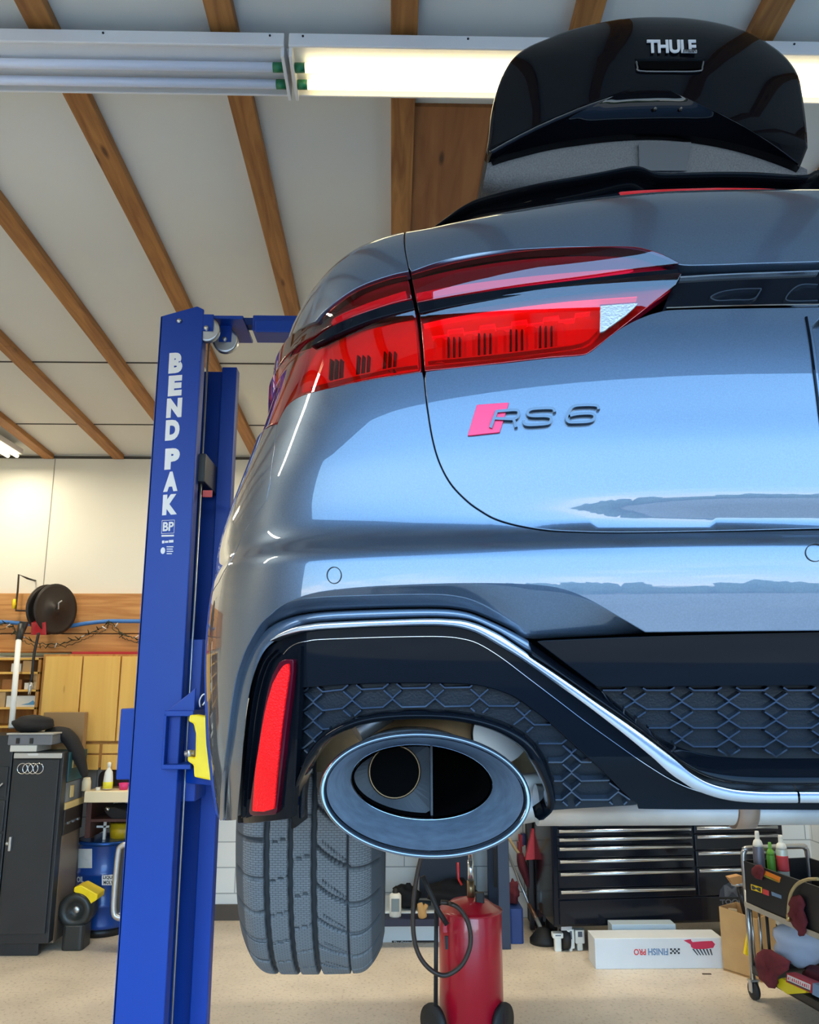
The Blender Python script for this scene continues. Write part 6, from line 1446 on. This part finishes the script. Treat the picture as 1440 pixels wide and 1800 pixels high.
rg = MB(); rg.tube([aty(x, y, 7.12) for x, y in cr([(914, 1500), (918, 1520), (925, 1540), (930, 1560)], 3)], [.05, .06, .07, .075, .075, .07, .065, .055, .045, .03], 14, flat=.5)
single(rg, 'rag', 'dark red rag hanging on the wall below the red pylon', 'rag', [m_rag], aty(920, 1530, 7.12))
single(MB().tube([aty(x, y, 7.15) for x, y in cr([(895, 1474), (905, 1490), (915, 1503), (922, 1510)], 4)], [.012] * 12 + [.03], 10), 'brush', 'wooden brush handle slanting beside the red pylon', 'brush', [mat('tan handle', srgb(200, 170, 120), .6)], aty(905, 1490, 7.15))
for k, (px, col, pyb) in enumerate(((917, (170, 26, 40), 1488), (921, (34, 40, 96), 1486), (914, (150, 34, 30), 1500))):
    single(MB().rbox(aty(px - 4, 1480, 7.2).x, aty(px + 4, 1480, 7.2).x, 7.2, 7.26, aty(px, pyb, 7.2).z, aty(px, pyb - 20, 7.2).z, .01), 'hanging_tool', ['crimson tool hanging on the block wall', 'navy blue tool hanging beside the crimson one', 'small brick red tool hanging lowest on the wall'][k], 'tool', [mat('tool colour %d' % k, srgb(*col), .4)], aty(px, pyb, 7.2), bevel=.003)
mb = bxp(MB(), 955, 1440, 961, 1524, 6.98, .03); single(mb, 'pipe', 'light grey pipe hanging in the gap left of the tool chest', 'pipe', [mat('pipe grey', srgb(150, 146, 146), .35, .6)], aty(958, 1524, 6.98), bevel=.006)
rk = thing('storage_rack', 'tall narrow dark rack of odd tools beside the tool chest', 'rack', (aty(952, 1640, 7.0).x, 7.1, 0))
for px in (933, 944, 966): a = aty(px, 1500, 7.05); MB().box(a.x - .016, a.x + .016, 7.05, 7.10, 0, 1.35).build('upright', mat('rack dark', srgb(48, 40, 44), .5), rk)
MB().box(aty(933, 1500, 7.05).x, aty(966, 1500, 7.05).x, 7.10, 7.30, .02, 1.35).build('back_panel', mat('rack back', srgb(40, 28, 32), .7), rk)
for (px, y0, y1, col) in ((950, 1535, 1560, (176, 50, 60)), (957, 1560, 1620, (120, 116, 116)), (949, 1580, 1612, (70, 30, 34)), (962, 1590, 1632, (150, 150, 148))):
    a = aty(px, y0, 7.03); b2 = aty(px, y1, 7.03); MB().box(a.x - .018, a.x + .018, 7.02, 7.05, b2.z, a.z).build('rack_item', mat('rack item %d' % px, srgb(*col), .4), rk, bevel=.004)
# black tool chest with long bright handles, standing slightly turned
CA = aty(976, 1632, 6.45); CA = Vector((CA.x, 6.45, CA.z)); ang = math.radians(5)
zc0_ = CA.z; ux = Vector((math.cos(ang), math.sin(ang), 0)); uy = Vector((-math.sin(ang), math.cos(ang), 0))
tc = thing('tool_chest', 'wide black tool chest with long chrome drawer pulls', 'tool chest', (CA.x, CA.y, 0), rz=ang)
def hitp(px, py, o=0.0):
    """pixel on the chest front -> local (along, height)"""
    r = ray(px, py); P0_ = CA - uy * o; k = (uy.x * (P0_.x) + uy.y * (P0_.y)) / (uy.x * r[0] + uy.y * r[1]); p = Vector((r[0] * k, r[1] * k, H + r[2] * k)); return (p - CA).dot(ux), p.z
Wc = 1.83
def lbx(mb, a, b_, y0, y1, z0, z1, r=0): return mb.box(a, b_, y0, y1, z0, z1)
lbx(MB(), 0, Wc, .02, .54, zc0_, 1.12).build('body', m_chest, tc, world=False, bevel=.012)
xm = hitp(1221, 1500)[0]
rowsL = [1447, 1459, 1474, 1490, 1512, 1534, 1565]; rowsR = [1455, 1470, 1499, 1529]
hL_ = [hitp(1100, y)[1] for y in rowsL]; hR_ = [hitp(1280, y)[1] for y in rowsR]
for hs_l, xa_, xb_ in ((hL_, .04, xm - .012), (hR_, xm + .012, Wc - .05)):
    lv = sorted(hs_l, reverse=True) + [zc0_ + .17]
    for k in range(len(lv) - 1):
        top = lv[k] + .018; bot = lv[k + 1] + .024
        d_ = lbx(MB(), xa_, xb_, 0, .02, bot, top).build('drawer', m_chest, tc, world=False, bevel=.004)
        MB().tube([(xa_ + .01, -.012, lv[k]), (xb_ - .01, -.012, lv[k])], .0135, 12, flat=1.0).build('drawer_pull', m_satin, d_, world=False)
lbx(MB(), .04, Wc - .05, 0, .02, zc0_ + .02, zc0_ + .185).build('bottom_panel', m_chest, tc, world=False, bevel=.004)
for x in (.10, Wc - .12):
    for y in (.10, .46):
        cst = lbx(MB(), x - .04, x + .04, y - .05, y + .05, zc0_ - .03, zc0_).build('caster_plate', m_steelg, tc, world=False)
        MB().lathe((x - .025, y, .075), [(0, 0), (.075, 0), (.075, .05), (0, .05)], 28, 'x').build('caster_wheel', m_black2, cst, world=False)
def ctext(s_, x0, y0, x1, y1, m, nm, bold=.03):
    a = hitp(x0, y1, .0); b_ = hitp(x1, y1, .0); c = hitp(x0, y0, .0); mb = MB(); text_on(mb, s_, (a[0], -.001, a[1]), (b_[0], -.001, a[1]), (a[0], -.001, c[1]), .002, bold); return mb.build(nm, m, tc, world=False)
m_gl = mat('grey decal', srgb(92, 98, 110), .5)
pts = [(1264, 1577), (1266, 1564), (1272, 1556), (1282, 1551), (1294, 1550), (1306, 1554), (1312, 1562), (1313, 1577)]
mb = MB(); mb.prism([(hitp(x, y)[0], -.001, hitp(x, y)[1]) for x, y in pts], (0, -.001, 0)); mb.build('decal', mat('slate decal', srgb(52, 60, 74), .6), tc, world=False)
ctext('M', 1274, 1556, 1302, 1576, m_gl, 'lettering'); ctext('TOOLS', 1266, 1581, 1312, 1590, m_gl, 'lettering')
# white canisters by the caster
for k, (x0, y0, x1, y1, lb) in enumerate(((972, 1641, 991, 1650, 'small white tipped canister on the floor left of its neighbours'), (998, 1634, 1010, 1668, 'upright white canister in the middle of three by the chest caster'), (1012, 1635, 1028, 1659, 'square white canister at the right of three by the chest caster'))):
    yk = 6.5 + .01 * k; a, b2 = aty(x0, y1, yk), aty(x1, y0, yk); t = thing('canister', lb, 'canister', ((a.x + b2.x) / 2, yk + .04, 0))
    MB().rbox(a.x, b2.x, yk, yk + .07, a.z, b2.z, .012).build('canister_body', mat('white plastic', srgb(236, 236, 228), .3), t, bevel=.004)
    MB().rbox(a.x + .015, b2.x - .015, yk + .01, yk + .06, 0, a.z, .01).build('canister_foot', MATS['white plastic'], t)
    MB().box(a.x + .02, b2.x - .02, yk - .002, yk, (a.z + b2.z) / 2, b2.z - .01).build('marking', m_gl, t)
# long white box lying before the chest
YX = 6.12
xa_, xb_ = aty(1046, 1670, YX).x, aty(1272, 1670, YX).x
fb = thing('long_carton', 'long white carton with red and blue print on the floor before the chest', 'box', ((xa_ + xb_) / 2, YX + .1, 0))
zq = aty(1150, 1649, YX).z
MB().box(xa_, xb_, YX, YX + .20, .0, zq).build('carton_body', mat('white carton', srgb(222, 224, 226), .6, noise=.04, nscale=5), fb, bevel=.004)
def ftext(s_, x0, y0, x1, y1, m, bold=.03, flip=True):
    mb = MB(); yf = YX - .0005
    if flip: V, Fc, w, h = text_mesh(s_, bold); a, b_ = aty(x0, y0, yf), aty(x1, y1, yf); mb.add([(b_.x + (a.x - b_.x) * p[0], yf - .001, a.z + (b_.z - a.z) * p[1]) for p in V], Fc)
    else: text_on(mb, s_, aty(x0, y1, yf), aty(x1, y1, yf), aty(x0, y0, yf), .001, bold)
    return mb.build('lettering', m, fb)
m_pr = mat('print red', srgb(214, 70, 76), .6); m_pb = mat('print blue', srgb(110, 140, 176), .6); m_pw = mat('print dark', srgb(60, 64, 70), .6); m_pk = mat('print crimson', srgb(206, 44, 80), .6)
ftext('PRO', 1114, 1668, 1136, 1679, m_pr); ftext('FINISH', 1139, 1667, 1175, 1679, m_pb)
mb = MB()
for i in range(5):
    for j in range(3):
        if (i + j) % 2 == 0: a = aty(1178 + i * 3.4, 1667 + j * 3.3, YX - .001); mb.box(a.x, a.x + .014, YX - .002, YX, a.z - .012, a.z)
mb.build('checkered_print', m_pw, fb)
MB().prism([aty(x, y, YX - .001) for x, y in cr([(1202, 1653), (1215, 1651), (1218, 1656), (1252, 1654), (1254, 1666), (1220, 1668), (1214, 1660)], 2)], (0, -.0008, 0)).build('logo_print', m_pk, fb)
mb = MB()
for k in range(6): mb.prism([aty(1217 + 6 * k, 1668, YX - .001), aty(1220 + 6 * k, 1668, YX - .001), aty(1228 + 5 * k, 1679, YX - .001), aty(1226 + 5 * k, 1679, YX - .001)], (0, -.0008, 0))
mb.build('hatching_print', m_pw, fb)
single(MB().box(xa_ + .18, xb_ - .25, YX + .22, YX + .34, .0, zq + .03), 'flat_carton', 'pale flat carton just behind the long white carton', 'box', [mat('pale blue carton', srgb(176, 190, 200), .6)], ((xa_ + xb_) / 2, YX + .28, 0), bevel=.003)
# torn cardboard box, open at the top, with a black spray gun inside
YK = 5.98
k0, k1 = aty(1268, 1650, YK + .1).x, aty(1334, 1650, YK).x; zk = aty(1290, 1600, YK).z
kb = thing('cardboard_box', 'open brown cardboard box standing between the chest and the cart', 'box', ((k0 + k1) / 2, YK + .1, 0))
MB().prism([(k0, YK + .10, 0), (k1 - .06, YK - .14, 0), (k1 - .06, YK - .14, zk - .02), (k0, YK + .10, zk)], (.004, .006, 0)).build('box_side', m_card, kb)
MB().prism([(k1 - .06, YK - .14, 0), (k1 + .16, YK + .08, 0), (k1 + .16, YK + .08, zk - .03), (k1 - .06, YK - .14, zk - .02)], (0, .008, 0)).build('box_side', m_card, kb)
MB().prism([(k0, YK + .10, 0), (k0 + .20, YK + .30, 0), (k0 + .20, YK + .30, zk - .02), (k0, YK + .10, zk)], (.006, 0, 0)).build('box_side', m_card, kb)
MB().prism([(k0 + .20, YK + .30, 0), (k1 + .16, YK + .08, 0), (k1 + .16, YK + .08, zk - .04), (k0 + .20, YK + .30, zk - .02)], (0, .008, 0)).build('box_side', m_card, kb)
MB().prism([(k0, YK + .10, .005), (k1 - .06, YK - .14, .005), (k1 + .16, YK + .08, .005), (k0 + .2, YK + .30, .005)], (0, 0, .01)).build('box_floor', m_card, kb)
p0_, p1_ = aty(1276, 1606, YK + .06), aty(1284, 1700, YK + .06)
MB().prism([(k0 + .05, YK + .06, .02), (k0 + .10, YK + .035, .02), (k0 + .10, YK + .035, zk), (k0 + .05, YK + .06, zk)], (-.003, -.006, 0)).build('packing_tape', mat('packing tape', srgb(224, 200, 160), .3), kb)
gm = MB(); P = [aty(x, y, YK + .08) for x, y in ((1300, 1560), (1306, 1580), (1312, 1600), (1318, 1622))]; gm.tube(P, [.022, .026, .03, .022], 12)
sg = thing('spray_gun', 'grey and black grease gun leaning out of the cardboard box', 'grease gun', P[-1]); gm.build('barrel', mat('gun black', (.05, .05, .055, 1), .3, .4), sg)
MB().tube([P[2], P[3] + Vector((.01, 0, -.05))], .028, 12).build('white_sleeve', MATS['white plastic'], sg); MB().tube([P[0] + Vector((-.05, 0, .03)), P[0] + Vector((.07, 0, 0))], .018, 10).build('head', m_steelg, sg)
single(MB().prism([aty(x, y, YK + .0) for x, y in ((1281, 1543), (1300, 1539), (1312, 1543), (1308, 1552), (1290, 1556))], (0, .06, 0)), 'small_carton', 'small orange and blue packet resting on the grease gun head', 'packet', [mat('orange packet', srgb(196, 148, 96), .6)], aty(1296, 1556, YK + .03), bevel=.003)
# service cart
A0 = atz(1327, 1757, 0); th = math.radians(9.6)
ct = thing('service_cart', 'black two-tier service cart with chrome handle at the right edge', 'service cart', (A0.x, A0.y, 0), rz=th)
CW, CL = .46, .95
Rm = Matrix.Rotation(th, 3, 'Z')
def c2w(p): return Vector((A0.x, A0.y, 0)) + Rm @ Vector(p)
def loc_at(px, py, plane, val):
    """pixel -> local cart coordinates on local plane x=val / y=val / z=val"""
    r = Rm.transposed() @ Vector(ray(px, py)); o = Rm.transposed() @ (Vector((0, 0, H)) - Vector((A0.x, A0.y, 0))); i = 'xyz'.index(plane); k = (val - o[i]) / r[i]; return o + r * k
zt_c = loc_at(1322, 1562, 'x', 0).z; zt_c = .62; zlo = .15
m_cart = mat('black cart plastic', (.014, .014, .016, 1), .4)
m_frame = mat('worn chrome frame', (.42, .42, .42, 1), .3, .9)
for x in (0, CW):
    for y in (0, -CL): MB().cyl((x, y, .10), (x, y, zt_c + .02), .016, 12).build('post', m_frame, ct, world=False)
def tray(z0, z1, nm):
    t = .012; mb = MB().box(-.01, CW + .01, -CL - .01, .01, z0, z0 + t); mb.box(-.01, -.01 + t, -CL - .01, .01, z0, z1).box(CW + .01 - t, CW + .01, -CL - .01, .01, z0, z1).box(-.01, CW + .01, .01 - t, .01, z0, z1).box(-.01, CW + .01, -CL - .01, -CL - .01 + t, z0, z1); return mb.build(nm, m_cart, ct, world=False, bevel=.003)
tU = tray(zt_c - .06, zt_c + .19, 'upper_tray'); tray(zlo, zlo + .05, 'lower_tray')
MB().box(-.022, -.012, -CL, 0, zt_c - .085, zt_c - .055).build('edge_rail', mat('tan edge rail', srgb(168, 160, 146), .4), ct, world=False, bevel=.002)
zh = .88
MB().tube([tuple(p) for p in cr([(0, .0, zt_c + .02), (0, .0, zh - .05), (.015, .0, zh - .012), (.05, .0, zh), (CW - .05, .0, zh), (CW - .015, .0, zh - .012), (CW, .0, zh - .05), (CW, .0, zt_c + .02)], 4)], .017, 12).build('push_handle', m_frame, ct, world=False)
for x in (0, CW):
    for y in (0, -CL):
        w_ = MB().lathe((x - .016, y, .052), [(0, 0), (.03, 0), (.052, .004), (.052, .028), (.03, .032), (0, .032)], 28, 'x').build('caster_wheel', m_black2, ct, world=False)
        MB().box(x - .03, x + .03, y - .02, y + .02, .105, .115).box(x - .024, x - .018, y - .018, y + .018, .045, .11).box(x + .018, x + .024, y - .018, y + .018, .045, .11).build('caster_fork', m_steelg, w_, world=False)
        MB().lathe((x - .02, y, .052), [(0, 0), (.014, 0), (.014, .04), (0, .04)], 14, 'x').build('hub', m_steelg, w_, world=False)
# stickers on the cart side (local plane x = -.0105)
def sticker(pxs, m, nm='sticker', txt=None, col=None):
    P = [loc_at(x, y, 'x', -.0115) for x, y in pxs]; mb = MB(); mb.v = [tuple(p) for p in P]; mb.f = [(0, 1, 2, 3)]; mb.m = [0]; mb.sm = [False]; o = mb.build(nm, m, tU, world=False)
    if txt:
        V, Fc, w, h = text_mesh(txt, .04); bl, br, tl = P[3], P[2], P[0]; mb = MB(); mb.add([tuple(bl + (br - bl) * (.08 + .84 * p[0]) + (tl - bl) * (.15 + .7 * p[1]) + Vector((-.0015, 0, 0))) for p in V], Fc); mb.build('sticker_lettering', col, tU, world=False)
m_or = mat('orange sticker', srgb(228, 130, 34), .5); m_yl2 = mat('yellow sticker', srgb(230, 200, 30), .5)
sticker([(1340, 1528), (1373, 1542), (1370, 1552), (1341, 1539)], m_or)
sticker([(1340, 1536), (1372, 1549), (1370, 1552), (1341, 1540)], mat('pale green stripe', srgb(170, 180, 80), .5))
sticker([(1320, 1554), (1340, 1560), (1340, 1570), (1321, 1564)], m_yl2, txt='M', col=m_pw)
sticker([(1341, 1562), (1352, 1566), (1352, 1575), (1341, 1571)], m_pr); sticker([(1356, 1567), (1374, 1574), (1374, 1580), (1357, 1574)], m_pb)
# cans on the upper tray
def tcan(px, pt, ly, r, name, label, m, mcap, h_=None, tilt=0, extra=None):
    p = loc_at(px, 1505, 'y', ly); w = c2w((p.x, ly, zt_c - .047)); zt = float(aty(px, pt, w.y).z); h_ = zt - w.z
    o = thing(name, label, 'can', tuple(w)); MB().lathe(tuple(w), [(0, 0), (r * .95, 0), (r, .005), (r, h_ * .74), (r * .9, h_ * .78), (r * .55, h_ * .84), (0, h_ * .84)], 22).build('can_body', m, o)
    MB().lathe(tuple(w), [(r * .92, h_ * .77), (r * .90, h_ * .80), (r * .72, h_ * .85), (r * .45, h_ * .87), (r * .42, h_ * .875), (r * .40, h_ * .95), (r * .34, h_ * .985), (0, h_ * .99)], 20).build('spray_cap', mcap, o)
    if extra: MB().lathe(tuple(w), [(r * 1.01, h_ * .45), (r * 1.015, h_ * .47), (r * 1.015, h_ * .66), (r * 1.01, h_ * .68)], 22).build('label_band', extra, o)
    return o
tcan(1334, 1459, -.07, .034, 'spray_can', 'grey spray can with cream nozzle, leftmost of the cans on the cart', mat('grey can', srgb(104, 104, 116), .35, .4), m_paper)
tcan(1375, 1466, -.07, .036, 'spray_can', 'white spray can with red label standing behind the cart handle', mat('pale can', srgb(206, 214, 206), .35, .3), m_paper, extra=m_pr)
tcan(1355, 1479, -.05, .026, 'spray_can', 'green spray can standing between the grey and white cans', mat('green can', srgb(84, 148, 44), .4), mat('green cap', srgb(96, 160, 50), .4))
p = c2w((.03, -.13, zt_c - .047)); single(MB().rbox(p.x - .02, p.x + .02, p.y - .02, p.y + .02, p.z, p.z + .20, .008), 'bottle', 'slim navy blue bottle in the near corner of the upper tray', 'bottle', [mat('navy bottle', srgb(36, 44, 104), .4)], p)
# tools lying on the upper tray
p = c2w((.22, -.45, zt_c - .045)); single(MB().blob(p + Vector((0, 0, .075)), (.07, .06, .07), 3, .25), 'tool', 'grey metal coupling lying on the upper cart tray', 'tool', [m_steelg], p)
p = c2w((.30, -.66, zt_c - .045)); single(MB().tube([p + Vector((-.08, .02, .05)), p + Vector((0, 0, .06)), p + Vector((.12, -.06, .06))], [.02, .05, .045], 14), 'air_tool', 'red air tool lying at the right of the upper tray', 'tool', [m_pk], p)
# tan hose arching over the tray side, rags, bag, tray items
h0 = [c2w(loc_at(x, y, 'x', -.04)) for x, y in cr([(1438, 1545), (1420, 1546), (1402, 1554), (1391, 1570), (1387, 1590), (1386, 1608)], 5)]
th_ = thing('air_hose', 'tan hose with brass fitting arching over the cart side', 'hose', h0[-1]); MB().tube(h0, .009, 10).build('hose_line', mat('tan hose', srgb(176, 156, 110), .5), th_); MB().tube([h0[-1], h0[-1] + Vector((-.002, 0, -.035))], .012, 8).build('fitting', mat('brass', (.6, .45, .2, 1), .3, .9), th_)
def rag(pts, y0, thk, label, seed, lx=-.045):
    P = [c2w(loc_at(x, y, 'x', lx)) for x, y in pts]; n = len(P); cen = sum(P, Vector()) / n; mb = MB(); rings = []
    for s, d in ((.02, .5), (.35, .5), (.7, .45), (.93, .3), (1.0, 0), (.93, -.3), (.7, -.45), (.35, -.5), (.02, -.5)):
        rings.append([cen + (p - cen) * s + Vector((-1, 0, 0)) * (thk * d + .008 * math.sin(4 * i + seed + 9 * s)) for i, p in enumerate(P)])
    mb.v = [tuple(p) for r_ in rings for p in r_]
    for i in range(len(rings) - 1):
        for k in range(n): mb.f.append((i * n + k, i * n + (k + 1) % n, (i + 1) * n + (k + 1) % n, (i + 1) * n + k)); mb.m.append(0); mb.sm.append(True)
    return single(mb, 'shop_rag', label, 'rag', [m_rag], cen)
rag(cr([(1390, 1578), (1404, 1573), (1412, 1580), (1413, 1600), (1418, 1622), (1416, 1640), (1408, 1646), (1398, 1630), (1388, 1612), (1387, 1590)], 2, True), 0, .03, 'dark red rag hanging from the upper tray beside the tan hose', 1, -.03)
rag(cr([(1322, 1534), (1330, 1520), (1342, 1524), (1342, 1540), (1338, 1547), (1328, 1542)], 2, True), 0, .02, 'red rag tucked over the corner of the upper tray', 2, -.025)
rag(cr([(1326, 1684), (1344, 1668), (1364, 1674), (1388, 1690), (1384, 1705), (1366, 1718), (1362, 1738), (1344, 1730), (1334, 1712)], 2, True), 0, .04, 'large dark red rag draped over the lower tray corner', 3, -.045)
p = c2w((.22, -.42, zlo + .013)); single(MB().blob(p + Vector((0, 0, .06)), (.13, .20, .055), 12, .15), 'shop_rag', 'crumpled maroon rag heaped in the middle of the lower tray', 'rag', [m_rag], p)
p = c2w((.10, -.30, zlo + .013)); single(MB().blob(p + Vector((.06, .06, .22)), (.15, .10, .13), 22, .12), 'plastic_bag', 'pale blue grey plastic bag standing between the cart tiers', 'bag', [mat('pale bag', srgb(182, 190, 208), .5)], p)
for k, px in enumerate((1335, 1342, 1352)):
    a = c2w((.012 + .02 * k, -.02 - .05 * k, zlo + .014)); single(MB().cyl(a, a + Vector((0, 0, .36)), .006 + .002 * k, 8), 'pry_bar', ['thin steel bar standing nearest the cart post', 'second steel bar standing in the lower tray', 'thicker dark steel bar standing furthest from the cart post'][k], 'bar', [m_frame if k < 2 else m_black2], a)
YY = [loc_at(x, y, 'x', -.03) for x, y in ((1383, 1710), (1428, 1729), (1427, 1746), (1382, 1726))]
bx_ = thing('printed_carton', 'carton with red and white lettering leaning on the lower cart tray', 'box', c2w(YY[3]))
mb = MB(); P = [c2w(q_) for q_ in YY]; mb.prism(P, (.06, .01, 0)); mb.build('carton_body', mat('carton crimson', srgb(170, 26, 44), .5), bx_)
def face(u, v, o_=.001): return P[3] + (P[2] - P[3]) * u + (P[0] - P[3]) * v + Vector((-o_, -o_ / 2, 0))
MB().add([face(.04, .22), face(.95, .22), face(.95, .86), face(.04, .86)], [(0, 1, 2, 3)]).build('white_panel', m_wht, bx_)
mb = MB(); rq = random.Random(2)
for k in range(11): u = .07 + .08 * k; w_ = .02 + .03 * rq.random(); mb.add([face(u, .36, .002), face(u + w_, .36, .002), face(u + w_, .74, .002), face(u, .74 - .2 * rq.random(), .002)], [(0, 1, 2, 3)])
mb.build('blurred_print', m_pr, bx_); MB().add([face(.10, .12, .002), face(.95, .12, .002), face(.95, .26, .002), face(.10, .26, .002)], [(0, 1, 2, 3)]).build('dark_stripe', m_pw, bx_)
P2 = [c2w(loc_at(x, y, 'x', -.03)) for x, y in ((1429, 1728), (1452, 1738), (1452, 1760), (1428, 1748))]; MB().prism(P2, (.06, .01, 0)).build('blue_end', m_pb, bx_)
P3 = [c2w(loc_at(x, y, 'x', -.02)) for x, y in ((1366, 1722), (1374, 1719), (1418, 1742), (1414, 1746), (1384, 1748), (1366, 1735))]
single(MB().prism(P3, (.05, .01, 0)), 'funnel_tray', 'bright yellow plastic tray hanging under the lower cart tier', 'tray', [mat('bright yellow', srgb(222, 206, 20), .4)], P3[0], bevel=.004)
p = c2w((.24, -.75, zlo + .013)); single(MB().blob(p + Vector((0, 0, .055)), (.11, .12, .05), 31, .2), 'tool', 'black air hammer lying at the front of the lower cart tray', 'tool', [m_black2], p)
P4 = [c2w(loc_at(x, y, 'z', zlo + .10)) for x, y in ((1352, 1671), (1390, 1686), (1440, 1707), (1470, 1718))]; single(MB().tube(P4, .009, 8), 'air_hose', 'pale hose lying across the lower cart tray', 'hose', [mat('pale hose', srgb(206, 186, 166), .5)], P4[0])
P5 = [aty(x, y, YK - .12) for x, y in ((1320, 1642), (1323, 1636), (1320, 1662), (1317, 1690), (1311, 1680), (1314, 1660))]
single(MB().prism([aty(x, y, 5.86) for x, y in ((1316, 1638), (1322, 1634), (1321, 1660), (1318, 1682), (1309, 1678), (1313, 1655))], (0, .03, 0)), 'yellow_bag', 'yellow plastic bag wedged beside the cardboard box', 'bag', [m_yel], aty(1316, 1690, 5.8), bevel=.006)
p = atz(1243, 1713, 0); single(MB().prism([p + Vector((-.03, 0, 0)), p + Vector((.03, -.005, 0)), p + Vector((.03, .012, 0)), p + Vector((-.028, .014, 0))], (0, 0, .004)), 'wood_chip', 'small dark chip lying on the floor', 'chip', [mat('dark chip', srgb(84, 64, 48), .8)], p)
